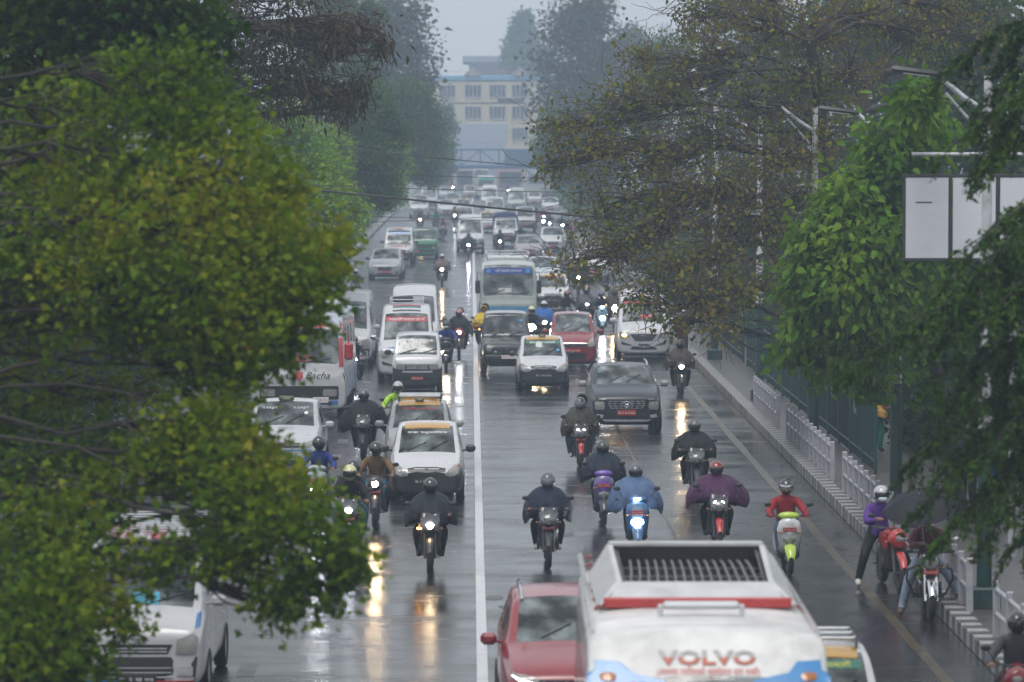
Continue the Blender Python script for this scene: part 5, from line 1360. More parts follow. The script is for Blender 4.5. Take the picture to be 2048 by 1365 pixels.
def poncho_mesh(key, hw=.50, fy=.26, by=1.22, hz=.84, seed=0, nk=(0, .85, 1.36), sag=.0, sleeve=.08):
    def mk():
        r = random.Random(seed); n = 40; K = 9; V = []; cy = (fy + by) / 2
        ph = [r.uniform(0, 6.28) for _ in range(4)]
        prof = [(.0, .0), (.07, .24), (.17, .47), (.32, .70), (.50, .87), (.68, .97), (.84, 1.0), (.95, .985), (1, .95)]
        for k, (dz, t) in enumerate(prof):
            for j in range(n):
                a = 2 * math.pi * j / n; ca, sa = math.cos(a), math.sin(a)
                ax = hw * (1 + .10 * abs(ca) ** 3); ay = (by - fy) / 2
                ex = .085 + (ax - .085) * t; ey = .085 + (ay - .085) * t * (1.05 if sa < 0 else 1)
                fold = 1 + t * (.045 * math.sin(5 * a + ph[0] + dz) + .040 * math.sin(9 * a + ph[1] - 1.5 * dz) + .025 * math.sin(13 * a + ph[2]))
                x = ex * fold * math.copysign(abs(ca) ** .86, ca); y = lerp(nk[1], cy, min(1, t * 1.25)) + ey * fold * sa
                zs = lerp(nk[2], hz, dz ** 1.0)
                zs += dz * dz * (.035 * math.sin(3 * a + ph[3]) + .03 * math.sin(5 * a + ph[1]) - sleeve * .35 * abs(ca) ** 2 + (.10 if sa < -.3 else -.02) * abs(sa))
                zs += .03 * math.sin(math.pi * t) * abs(ca)
                V.append((x, y, zs))
        F = [(k * n + j, k * n + (j + 1) % n, (k + 1) * n + (j + 1) % n, (k + 1) * n + j) for k in range(K - 1) for j in range(n)]
        me = bpy.data.meshes.new('poncho'); me.from_pydata(V, [], F); me.update()
        sm = bake(me, [('SUBSURF', dict(levels=2, render_levels=2))])
        nrm = [v.normal.copy() for v in sm.vertices]
        for v, vn in zip(sm.vertices, nrm):                     # creases of wet cloth
            c = v.co; d = max(0.0, min(1.0, (nk[2] - c.z) * 3)); q = Vector((c.x * 1.0, c.y, c.z * .45)) + Vector((seed, 0, 0))
            v.co += vn * d * (.030 * mnoise.noise(q * 7) + .018 * (abs(mnoise.noise(q * 13)) - .25) + .008 * mnoise.noise(q * 27))
        out = bake(sm, [('SOLIDIFY', dict(thickness=.008))])
        out.polygons.foreach_set('use_smooth', [True] * len(out.polygons)); return out
    return cached(('poncho', key), mk)
def CLOTH(name, col, rough=.55): return MAT('cloth_' + name, col, rough, var=.35, scale=7, bump=.8, bscale=9, spec=.18)
C_navy = CLOTH('navy', (.006, .010, .026)); C_slate = CLOTH('slate', (.008, .012, .016)); C_black = CLOTH('black', (.007, .0075, .009)); C_olive = CLOTH('olive', (.040, .038, .026))
C_lblue = CLOTH('pale_blue', (.07, .115, .215)); C_purple = CLOTH('plum', (.050, .012, .050)); C_red = CLOTH('red', (.26, .015, .020)); C_brown = CLOTH('brown', (.14, .08, .035)); C_hivis = CLOTH('hivis', (.36, .62, .05))
C_yellow = CLOTH('yellow', (.48, .34, .02)); C_blue = CLOTH('blue', (.015, .035, .19)); C_blue2 = CLOTH('mid_blue', (.02, .09, .30)); C_dbrown = CLOTH('dark_brown', (.045, .032, .028)); C_taupe = CLOTH('taupe', (.12, .09, .08)); C_violet = CLOTH('violet', (.085, .03, .22)); C_maroon = CLOTH('maroon', (.10, .012, .018)); C_grey = CLOTH('grey', (.07, .07, .08))
C_jean = CLOTH('denim', (.05, .085, .13), .6); C_pale = CLOTH('pale_denim', (.28, .34, .44), .6); C_shoe = CLOTH('shoe_black', (.015, .015, .016), .5); C_shoew = CLOTH('shoe_white', (.42, .40, .37), .5); C_skin = MAT('skin', (.22, .115, .075), .55, var=.1); C_hair = MAT('hair_black', (.010, .009, .009), .5)
C_green = CLOTH('emerald', (.01, .18, .10)); C_mustard = CLOTH('mustard', (.42, .24, .05))
H_black = MAT('helmet_black', (.014, .014, .016), .18, coat=.6); H_silver = MAT('helmet_silver', (.38, .38, .40), .2, coat=.6); H_grey = MAT('helmet_grey', (.07, .072, .078), .25, coat=.5); H_cream = MAT('helmet_cream', (.50, .50, .28), .25, coat=.5); H_red = MAT('helmet_red', (.22, .03, .025), .2, coat=.5, var=.6, scale=9); H_pink = MAT('helmet_pink', (.30, .12, .13), .3, coat=.4); H_blue = MAT('helmet_blue', (.05, .05, .16), .25, coat=.5)
M_visor = MAT('visor_dark', (.012, .013, .015), .06, coat=.8); M_visorc = MAT('visor_clear', (.16, .17, .18), .08, coat=.8); M_mask = MAT('face_mask', (.55, .66, .72), .7)
PL_film = GLASSM('plastic_film', (.55, .57, .60), .45, (.16, .17, .18))
def person(label, loc, rz, pose, jacket, trousers, helmet=None, poncho=None, pkey=None, shoes=None, skin=None, visor=None, mask=False, hood=None, group=None, head_tilt=0.0, pk={}, sc=1.0, hair=False):
    root = empty('person', loc, rz); root.scale = (sc,) * 3
    place('body', cached(('body', pose), lambda: body_mesh(pose)), root, mats=[jacket, trousers, shoes or C_shoe, skin or C_skin])
    P = POSES[pose]; hx, hy, hz = P['head']
    if helmet:
        ms = cached('helmet', helmet_meshes)
        h = place('helmet', ms[0], root, helmet, (hx, hy - .005, hz + .025), (R(8 + head_tilt), 0, 0)); place('visor', ms[1], h, visor or M_visor)
    if mask:
        place('face_mask', cached('mask', lambda: G().ell((0, 0, 0), (.075, .045, .055), 12, 8).mesh('mask')), root, M_mask, (hx, hy - .125, hz - .035))
    if hood:
        place('hood', cached('hood', lambda: G().loft([[(r_ * math.cos(R(a)), y + .02 * math.cos(R(2 * a)), .02 + r_ * 1.12 * math.sin(R(a))) for a in range(-40, 221, 20)] for y, r_ in ((-.09, .118), (-.02, .135), (.07, .135), (.14, .10), (.17, .03))], False).mesh('hood', 60)), root, hood, (hx, hy, hz))
    if hair or hood:
        if hair: place('hair', cached('hair', lambda: G().loft([[(.098 * math.cos(R(e)) * math.cos(R(a)), .108 * math.cos(R(e)) * math.sin(R(a)) + .012, .115 * math.sin(R(e))) for a in range(-50, 231, 14)] for e in (-35, -10, 10, 35, 60, 82)], False).mesh('hair', 60)), root, C_hair, (hx, hy, hz + .035))
        fc = place('face', cached('face', lambda: G().ell((0, -.108, -.005), (.014, .022, .026), 8, 6).ell((-.034, -.094, .030), (.014, .008, .008), 8, 6).ell((.034, -.094, .030), (.014, .008, .008), 8, 6).box((0, -.097, -.045), (.048, .010, .010), .003).mesh('face')), root, MAT('face_dark', (.06, .03, .025), .5), (hx, hy, hz))
    if not poncho:
        for sx in (-1, 1):
            q = P['ha']; place('hand', hand_mesh(), root, skin or C_skin, (sx * q[0], q[1], q[2] + .01), (0, 0, 0), (-sx, 1, 1))
    if poncho:
        place('poncho', poncho_mesh(pkey or 'std', **pk), root, poncho)
    tag(root, label, 'person', group)
    return root
# ------------------------------------------------------------------ two-wheelers
def mc():
    d = {}
    def wheel(r, t):
        g = G(); M = rotY(R(90)); prof = [(r - t + t * math.cos(R(a)) * 1.0, t * .92 * math.sin(R(a))) for a in range(0, 360, 36)]
        g.lathe(prof, 26, M, closed=True); ty = g.mesh('tyre')
        g = G(); g.lathe([(r - 2 * t + .012, -.025), (r - 2 * t - .012, -.02), (r - 2 * t - .012, .02), (r - 2 * t + .012, .025)], 24, M)
        for k in range(5):
            a = k * 2 * math.pi / 5; g.tube([(0, .02 * math.cos(a), .02 * math.sin(a)), (0, (r - 2 * t) * math.cos(a + .15), (r - 2 * t) * math.sin(a + .15))], [.018, .012], 6)
        g.tube([(-.05, 0, 0), (.05, 0, 0)], .035, 10); g.lathe([(.11, .035), (.06, .035)], 18, M)
        return ty, g.mesh('rim')
    d['wheel'] = wheel(.30, .062); d['swheel'] = wheel(.235, .060)
    d['fork'] = G().tube([(-.085, 0, .30), (-.085, .10, .55), (-.085, .27, .97)], [.026, .028, .024], 8).tube([(.085, 0, .30), (.085, .10, .55), (.085, .27, .97)], [.026, .028, .024], 8).box((0, .19, .80), (.24, .08, .045), .012).mesh('fork')
    d['fender'] = G().loft([[(w_ * x, .345 * math.cos(R(a)) * -1 + 0, .30 + .345 * math.sin(R(a)) + z) for (x, z) in ((-1, -.03), (-.6, .008), (0, .018), (.6, .008), (1, -.03))] for a, w_ in ((20, .045), (50, .062), (80, .066), (110, .066), (140, .06), (165, .05))], False).mesh('fender', 60)
    d['bar'] = G().tube([(-.37, .42, 1.01), (-.26, .38, 1.02), (-.12, .27, .99), (.12, .27, .99), (.26, .38, 1.02), (.37, .42, 1.01)], .014, 8).tube([(-.38, .425, 1.01), (-.26, .38, 1.02)], .020, 8).tube([(.26, .38, 1.02), (.38, .425, 1.01)], .020, 8).tube([(-.34, .34, 1.0), (-.22, .30, 1.0)], .008, 5).tube([(.22, .30, 1.0), (.34, .34, 1.0)], .008, 5).mesh('bar')
    d['mirror'] = G().tube([(0, 0, 0), (.05, -.02, .10), (.10, -.01, .16)], .008, 6).ell((.12, -.01, .19), (.065, .022, .042), 12, 8).mesh('mirror')
    d['headunit'] = G().loft([[(x * w_, y, .86 + z * h_) for (x, z) in ((-1, -.2), (-.75, .55), (0, .95), (.75, .55), (1, -.2), (.6, -.9), (0, -1.1), (-.6, -.9))] for y, w_, h_ in ((.02, .10, .09), (.05, .15, .14), (.16, .17, .17), (.29, .15, .13))]).mesh('headunit', 50)
    d['lens'] = G().loft([[(x * w_, y, .86 + z * h_) for (x, z) in ((-1, .1), (-.7, .6), (0, .75), (.7, .6), (1, .1), (.6, -.8), (0, -1.0), (-.6, -.8))] for y, w_, h_ in ((.045, .088, .078), (.022, .075, .065), (.012, .04, .035))]).mesh('lens', 60)
    d['round_unit'] = G().lathe([(.02, .24), (.10, .20), (.125, .10), (.13, .045), (.12, .03)], 22, Matrix.Translation((0, 0, .90)) @ rotX(R(-90))).mesh('headunit')
    d['round_lens'] = G().lathe([(.118, .036), (.09, .018), (.04, .008), (.001, .006)], 22, Matrix.Translation((0, 0, .90)) @ rotX(R(-90))).mesh('lens')
    d['tank'] = G().loft([[(w_ * math.cos(R(a)), y, z + h_ * math.sin(R(a))) for a in range(0, 360, 30)] for y, w_, h_, z in ((.36, .06, .05, .90), (.42, .13, .10, .88), (.58, .155, .125, .87), (.74, .13, .11, .85), (.84, .08, .07, .82))]).mesh('tank', 60)
    d['seat'] = G().loft([[(w_ * x, y, z + h) for (x, h) in ((-1, -.05), (-.85, .02), (0, .045), (.85, .02), (1, -.05), (.7, -.09), (-.7, -.09))] for y, w_, z in ((.82, .09, .80), (.95, .13, .80), (1.15, .14, .82), (1.35, .12, .86), (1.55, .08, .88))]).mesh('seat', 50)
    d['engine'] = G().box((0, .62, .40), (.26, .34, .26), .05).box((0, .52, .60), (.20, .20, .22), .03, rotX(R(-20))).tube([(.15, .56, .42), (.19, .56, .42)], .11, 16).tube([(-.15, .60, .40), (-.19, .60, .40)], .12, 16).box((0, .42, .66), (.30, .06, .22), .03).mesh('engine')
    d['frame'] = G().tube([(0, .27, .86), (0, .38, .60), (0, .45, .30), (0, .85, .28)], .028, 8).tube([(0, .3, .84), (0, .85, .70), (0, 1.4, .78)], .028, 8).tube([(-.06, .8, .34), (-.07, 1.32, .30)], .026, 6).tube([(.06, .8, .34), (.07, 1.32, .30)], .026, 6).tube([(-.24, .72, .28), (.24, .72, .28)], .014, 6).tube([(-.22, 1.0, .36), (.22, 1.0, .36)], .012, 6).mesh('frame')
    d['exhaust'] = G().tube([(.06, .42, .5), (.11, .42, .28), (.15, .7, .26), (.17, 1.1, .32), (.19, 1.5, .40)], [.02, .022, .03, .05, .05], 10).mesh('exhaust')
    d['tail'] = G().loft([[(w_ * x, y, z + h) for (x, h) in ((-1, -.06), (-1, .02), (1, .02), (1, -.06))] for y, w_, z in ((1.1, .12, .74), (1.4, .10, .80), (1.66, .05, .86))]).mesh('tail')
    d['shroud'] = G().loft([[(x, y, z) for (x, z) in ((.13, .93), (.20, .86), (.19, .70), (.13, .62))] for y in (.34, .38)] ).loft([[(-x, y, z) for (x, z) in ((.13, .93), (.20, .86), (.19, .70), (.13, .62))] for y in (.34, .38)]).loft([[(.165, y, z0), (.175, y, z0), (.175, y, z1), (.165, y, z1)] for y, z0, z1 in ((.36, .66, .92), (.62, .70, .92), (.80, .76, .86))]).loft([[(-.175, y, z0), (-.165, y, z0), (-.165, y, z1), (-.175, y, z1)] for y, z0, z1 in ((.36, .66, .92), (.62, .70, .92), (.80, .76, .86))]).mesh('shroud')
    d['indicator'] = G().tube([(0, 0, 0), (.05, 0, 0)], .010, 6).ell((.07, 0, 0), (.028, .020, .016), 10, 6).mesh('indicator')
    d['plate'] = G().box((0, 0, 0), (.235, .012, .075), .004).mesh('plate')
    d['belly'] = G().loft([[(w_ * x, y, z) for (x, z) in ((-1, .34), (-1.25, .60), (-.9, .84), (.9, .84), (1.25, .60), (1, .34))] for y, w_ in ((.36, .10), (.46, .15), (.80, .15), (.95, .10))]).mesh('belly', 50)
    d['guard'] = G().tube([(-.06, .42, .78), (-.20, .34, .80), (-.33, .34, .74), (-.35, .36, .60), (-.24, .42, .36), (-.06, .46, .30)], .018, 8).tube([(.06, .42, .78), (.20, .34, .80), (.33, .34, .74), (.35, .36, .60), (.24, .42, .36), (.06, .46, .30)], .018, 8).mesh('guard')
    # scooter shell
    ap = [(-.04, .19, .90, .02), (-.02, .20, .84, .03), (.02, .19, .70, .05), (.06, .165, .55, .06), (.12, .15, .42, .06), (.20, .16, .32, .06)]
    d['apron'] = G().loft([[(w_ * math.sin(R(a)), .16 + (y - .16) * 1.0 - .10 * math.cos(R(a)) * 1.0 + (.10 if False else 0), z) for a in range(-90, 91, 15)] for (y, w_, z, q) in ((.24, .10, .95, 0), (.20, .175, .90, 0), (.19, .205, .78, 0), (.20, .20, .64, 0), (.24, .175, .50, 0), (.30, .17, .36, 0))] + [[(w_ * math.sin(R(a)), .36, .30) for a in range(-90, 91, 15) for w_ in (.16,)]], False).mesh('apron', 60)
    d['shield_back'] = G().box((0, .31, .62), (.36, .05, .62), .02, rotX(R(-8))).mesh('shield')
    d['cowl'] = G().loft([[(w_ * math.cos(R(a)), y, .985 + h_ * math.sin(R(a))) for a in range(0, 360, 24)] for y, w_, h_ in ((.17, .06, .03), (.20, .15, .065), (.28, .19, .075), (.36, .16, .06), (.42, .09, .035))]).mesh('cowl', 60)
    d['apron_panel'] = G().loft([[(w_ * math.sin(R(a)), y - .105 * math.cos(R(a)), z) for a in range(-60, 61, 15)] for (y, w_, z) in ((.192, .12, .885), (.182, .155, .80), (.184, .14, .70), (.194, .06, .63))], False).mesh('panel', 60)
    d['slens'] = G().loft([[(w_ * math.sin(R(a)), y - .115 * math.cos(R(a)), z) for a in range(-55, 56, 11)] for (y, w_, z) in ((.196, .03, .665), (.190, .125, .63), (.198, .135, .57), (.212, .05, .52))], False).mesh('lens', 60)
    d['sfender'] = G().loft([[(w_ * x, .275 * math.cos(R(a)) * -1, .235 + .285 * math.sin(R(a)) + z) for (x, z) in ((-1, -.06), (-.8, 0), (0, .022), (.8, 0), (1, -.06))] for a, w_ in ((15, .05), (45, .085), (80, .10), (115, .10), (150, .08))], False).mesh('fender', 60)
    d['floor'] = G().box((0, .55, .28), (.34, .52, .10), .03).mesh('floor')
    d['sbody'] = G().loft([[(w_ * x, y, z) for (x, z) in ((-1, z0), (-1.0, (z0 + z1) / 2), (-.7, z1), (.7, z1), (1.0, (z0 + z1) / 2), (1, z0))] for y, w_, z0, z1 in ((.78, .15, .30, .68), (.95, .19, .32, .72), (1.25, .20, .40, .74), (1.55, .12, .55, .76))]).mesh('body', 50)
    d['sseat'] = G().loft([[(w_ * x, y, z + h) for (x, h) in ((-1, -.05), (-.85, .02), (0, .04), (.85, .02), (1, -.05), (.7, -.07), (-.7, -.07))] for y, w_, z in ((.76, .10, .74), (.92, .15, .75), (1.2, .15, .77), (1.5, .09, .80))]).mesh('seat', 50)
    d['sfork'] = G().tube([(-.06, 0, .235), (-.06, .08, .42)], .026, 8).tube([(.06, 0, .235), (.06, .08, .42)], .026, 8).mesh('fork')
    g = G(); rr = random.Random(3); rings = []
    for k in range(9):
        t = k / 8; rings.append([(.17 * math.sin(R(a)) * (1 - .3 * abs(t - .5)) + rr.uniform(-.012, .012), -.02 - .10 * math.cos(R(a)) * math.sin(math.pi * (.15 + .7 * t)) + .16 * t + rr.uniform(-.016, .016), .78 + .28 * t + rr.uniform(-.012, .012)) for a in range(-90, 91, 12)])
    g.loft(rings, False); d['film'] = g.mesh('film', 20)
    g = G(); g.loft([[(x, .10 + .10 * t, .97 + z) for (x, z) in ((-.13 * (1 - .4 * t), .0 + .14 * t), (0, .015 + .16 * t), (.13 * (1 - .4 * t), .14 * t))] for t in (0, .5, 1)], False); d['screen'] = g.mesh('screen')
    g = G(); g.tube([(-.05, 0, .025), (0, 0, -.012), (.05, 0, .025)], .011, 6); d['vlamp'] = g.mesh('vlamp')
    return d
def two_wheeler(label, loc, rz=0.0, scooter=False, col=None, lit=None, lit2=None, plate='बा ९ प १२३४', film=False, round_=False, guard=False, fendercol=None, group=None, panel=None, cowl=None, amber=None, vl=None, red=None, sc=1.0, mirror=None, shroud=None, rimcol=None):
    d = cached('mc', mc); col = col or P_black
    root = empty('scooter' if scooter else 'motorcycle', loc, rz); root.scale = (sc,) * 3
    lens_m = {'warm': E_warm, 'cool': E_cool, 'dim': E_dim, 'violet': E_violet, None: M_lamp}[lit]
    wk = 'swheel' if scooter else 'wheel'; wr_ = .235 if scooter else .30
    for y in (0, 1.24 if scooter else 1.32):
        w_ = place('wheel', d[wk][0], root, M_rubber, (0, y, wr_)); place('rim', d[wk][1], w_, rimcol or M_dark)
    if not scooter:
        place('fork', d['fork'], root, M_dark if not round_ else M_chrome); place('front_fender', d['fender'], root, fendercol or M_black)
        place('handlebar', d['bar'], root, M_black); hu = place('headlight_housing', d['round_unit' if round_ else 'headunit'], root, col if not round_ else M_black)
        place('headlight', d['round_lens' if round_ else 'lens'], hu, lens_m)
        place('fuel_tank', d['tank'], root, col); place('seat', d['seat'], root, M_black); place('engine', d['engine'], root, M_dark); place('frame', d['frame'], root, M_black)
        place('exhaust', d['exhaust'], root, M_galv); place('belly_fairing', d['belly'], root, M_black) if not round_ else None; place('tail', d['tail'], root, col)
        if not round_: place('tank_shroud', d['shroud'], root, shroud or col)
        mz = (.27, .38, 1.01); pz = (0, .055, .715 if not round_ else .735)
        if guard: place('leg_guard', d['guard'], root, M_black)
        iy = (.13, .12, .80)
    else:
        place('fork', d['sfork'], root, M_black); place('front_fender', d['sfender'], root, fendercol or col); place('apron', d['apron'], root, col); place('leg_shield', d['shield_back'], root, M_black)
        place('apron_panel', d['apron_panel'], root, panel or col); place('headlight', d['slens'], root, lens_m); place('handlebar_cowl', d['cowl'], root, cowl or col)
        place('handlebar', d['bar'], root, M_black, (0, 0, -.03)); place('floorboard', d['floor'], root, M_black); place('body', d['sbody'], root, col); place('seat', d['sseat'], root, M_black)
        mz = (.24, .33, .99); pz = (0, .078, .77); iy = (.12, .11, .72)
    for sx in (-1, 1):
        place('mirror', d['mirror'], root, mirror or M_black, (sx * mz[0], mz[1], mz[2]), None, (sx, 1, 1))
        am = M_amber if not (amber and sx == amber) else E_amber
        place('indicator', d['indicator'], root, am, (sx * iy[0], iy[1], iy[2]), None, (sx, 1, 1))
    if plate:
        p = place('number_plate', d['plate'], root, M_plred, pz, (R(8), 0, 0))
        def mk():
            t = text_mesh(plate, .045, 0); xs = [v.co.x for v in t.vertices]; kx = .20 / max(1e-4, max(xs) - min(xs))
            t.transform(Matrix.Translation((0, -.0075, -.016)) @ rotX(R(90)) @ Matrix.Scale(kx, 4, (1, 0, 0))); t.materials.clear(); return t
        place('plate_lettering', cached(('mcp', plate), mk), p, M_txtw)
    if film: place('plastic_film', d['film'], root, PL_film, (0, .0, 0 if not scooter else .04))
    if vl: place('running_light', d['vlamp'], root, {'cool': E_cool, 'warm': E_warm}[vl], (0, .155 if scooter else .02, .99 if scooter else .98))
    if lit2:
        for sx in (-1, 1): place('position_lamp', cached('pos', lambda: G().ell((0, 0, 0), (.035, .012, .016), 10, 6).mesh('pos')), root, {'cool': E_cool, 'warm': E_warm}[lit2], (sx * .07, .035, .93), (0, sx * R(20), 0))
    tag(root, label, 'scooter' if scooter else 'motorcycle', group)
    return root
CLOTHS = [C_grey, C_navy, C_taupe]
# ------------------------------------------------------------------ the traffic
KIND_EXTRA = {}
_spec0 = spec
def spec(kind):
    if kind in KIND: return KIND[kind]
    if kind in ('coach', 'city_bus', 'red_bus'):
        A = {'coach': dict(W=2.3, H=2.40, ov=1.25, hf=1.15, hc=1.28, yc=-1.18, yh=-1.06, yr=5.0, ye=5.2, zl=1.28, wr=.94, nose=.94, zb=.36, steep=.03, mid=-.62, hr=.40),
             'city_bus': dict(W=2.12, H=2.50, ov=1.15, hf=1.22, hc=1.36, yc=-1.06, yh=-.92, yr=5.4, ye=5.6, zl=1.30, wr=.94, nose=.95, zb=.36, steep=.03, mid=-.35, hr=.10),
             'red_bus': dict(W=2.3, H=2.45, ov=1.20, hf=1.34, hc=1.50, yc=-1.10, yh=-.95, yr=5.8, ye=6.0, zl=1.40, wr=.94, nose=.95, zb=.36, steep=.03, mid=-.45, hr=.30)}[kind]
        rows = car_rows(**A)
        # add pillars along the side: split the long window rows
        a, b = rows[9], rows[10]; n = 4; ins = []
        for i in range(1, n):
            for o in (-.05, .05): ins.append(tuple(lerp(p, q, i / n) if j else lerp(p, q, i / n) + o for j, (p, q) in enumerate(zip(a, b))))
        rows = rows[:10] + ins + rows[10:]
        wins = [(7, 8)] + [(9 + 2 * i, 10 + 2 * i) for i in range(n)]
        k = {'wr': .42, 'ww': .24, 'wb': 3.3, 'f': [], 'A': A}
        k['sh'] = sh = make_shell(rows, .05, (4, 7), tuple(wins), (11 + 6, 12 + 6), 3, 1, roof_from=7, roof_to=17)
        b = sh['bvh']; hc = A['hc']
        for (x0, z0, x1, z1) in ((-.75, hc + .07, -.12, hc + .26), (.15, hc + .07, .80, hc + .18)):
            pts = [q for q in (project(b, lerp(x0, x1, t), lerp(z0, z1, t), 'y', .02) for t in (0, .25, .5, .75, 1)) if q]
            if len(pts) > 1: k['f'].append(('wiper', G().tube(pts, .018, 5).mesh('wiper'), M_wiper, None))
        k['mirror'] = None; k['plate'] = (.55, .62, .40, .14); k['seats'] = [(-.6, .1), (.6, -.3)]; k['seatz'] = 1.55
        KIND[kind] = k; return k
    return _spec0(kind)
def P(root, k, name, poly, mat, off=.010, axis='y', sub=2, dome=0, parent=None, thick=.02):
    return place(name, patch(k['sh']['bvh'], poly, off, axis, sub, thick, dome), parent or root, mat)
def T(root, k, body, size, cx, cz, mat, off=.016, width=None, name='lettering', axis='y'):
    return place(name, text_on(k['sh']['bvh'], body, size, cx, cz, off, axis, width), root, mat)
M_banner_g = MAT('banner_green', (.03, .14, .10), .4); M_banner_b = MAT('banner_blue', (.03, .07, .30), .4); M_banner_r = MAT('banner_red', (.34, .03, .03), .4); M_card = MAT('paper_card', (.55, .55, .52), .6); M_cardb = MAT('card_cyan', (.05, .36, .50), .5); M_sky = MAT('sticker_blue', (.06, .26, .55), .4); M_cardr = MAT('card_red', (.42, .08, .09), .5); M_teal = MAT('stripe_teal', (.03, .16, .17), .45)
def ws_range(k): A = k['A']; return A['hc'] + .08, A['H'] - .10
def taxi_top(root, k, sign=True, rack=False, banner=None, text=None, tcol=None):
    A = k['A']; w = A['W'] / 2 * .62
    P(root, k, 'yellow_roof_panel', rrect(0, A['yh'] + .10, 2 * w, .40, .04), P_yel, .014, 'z', 3)
    if sign:
        s_ = place('taxi_sign', G().box((0, A['yh'] + .05, A['H'] + .045), (.20, .10, .075), .02).mesh('sign'), root, MAT('sign_olive', (.10, .09, .03), .5))
        t = text_mesh('TAXI', .05, 0); t.transform(Matrix.Translation((0, A['yh'] - .0025, A['H'] + .028)) @ rotX(R(90))); t.materials.clear(); place('sign_lettering', t, s_, M_txtw)
    if rack:
        for sx in (-1, 1): place('roof_rail', G().tube([(sx * w, A['yh'] + .15, A['H'] + .0), (sx * w, A['yh'] + .2, A['H'] + .10), (sx * w, A['yr'] - .3, A['H'] + .10), (sx * w, A['yr'] - .25, A['H'] - .02)], .02, 6).mesh('rail'), root, M_black)
        for yy in (.25, .7, 1.1): place('cross_bar', G().tube([(-w, A['yh'] + yy, A['H'] + .10), (w, A['yh'] + yy, A['H'] + .10)], .024, 6).mesh('bar'), root, M_galv)
    z0, z1 = ws_range(k)
    if banner: P(root, k, 'windshield_banner', rrect(0, z1 - .035, A['W'] * .66, .075, .02), banner, .010)
    if text: T(root, k, text, .06, 0, z1 - .055, tcol or M_txtw, .016, A['W'] * .5)
def GL0(px, py): v = G0(px, py); return (v.x, v.y, 0)
# --- left carriageway, near to far
def x_v1(root, k):
    A = k['A']
    c = P(root, k, 'windshield_card', rrect(.06, 1.30, .34, .14, .01), M_cardb, .012)
    for zz in (1.27, 1.30, 1.33): P(root, k, 'card_lines', rrect(.06, zz, .24, .008, .002), M_txtk, .018, sub=0, parent=c)
    T(root, k, 'नमस्ते नेपाल', .11, -.18, 1.98, M_txtr, .012, .8)
    for i in range(9): place('roof_bar', G().tube([(-.62, .8 + i * .32, 2.05), (.62, .8 + i * .32, 2.05)], .012, 5).mesh('bar'), root, M_galv)
    for sx in (-1, 1): place('roof_rail', G().tube([(sx * .62, .7, 2.05), (sx * .62, 3.5, 2.05)], .016, 6).mesh('rail'), root, M_galv)
    for sx in (-1, 1): P(root, k, 'corner_stripe', [(sx * .74, .98), (sx * .80, .98), (sx * .79, 1.14), (sx * .74, 1.14)], P_blueb if True else None, .012)
    P(root, k, 'lower_stripe', rrect(-.38, .29, .70, .05, .01), P_blueb, .03); P(root, k, 'lower_stripe', rrect(.38, .29, .70, .05, .01), P_redb, .03)
vehicle('hiace', 'minivan', 'white minivan with cyan windshield card under the olive leaves at bottom left', 'van', GL0(290, 1388), P_white, R(-1.2), extra=x_v1, plate=('black', 'बा २ ख ७७'), mirror=P_white, driver='dark shirt inside the cyan-card minivan')
def x_v2(root, k):
    taxi = place('taxi_sign', G().box((0, k['A']['yh'] + .10, k['A']['H'] + .05), (.34, .14, .10), .03).mesh('sign'), root, MAT('sign_olive', (.10, .09, .03), .5))
    t = text_mesh('TAXI', .075, 0); t.transform(Matrix.Translation((0, k['A']['yh'] + .028, k['A']['H'] + .025)) @ rotX(R(90))); t.materials.clear(); place('sign_lettering', t, taxi, M_txtw)
    z0, z1 = ws_range(k); T(root, k, 'SUSAJJIT', .055, .34, z1 - .05, M_txtw, .016, .34); T(root, k, 'SUSAJJIT', .055, -.34, z1 - .05, M_txtw, .016, .34)
    P(root, k, 'round_sticker', oval(.46, z1 - .13, .045, .03), M_txtw, .014, sub=0)
vehicle('tigor', 'taxi', 'white taxi with a thin blue nose stripe and olive roof sign beside the leaves', 'taxi', GL0(566, 952), P_white, R(-.8), extra=x_v2, plate=('black', 'बा १ ह ०२५'), mirror=P_white, driver='dark shirt inside the blue-striped taxi')
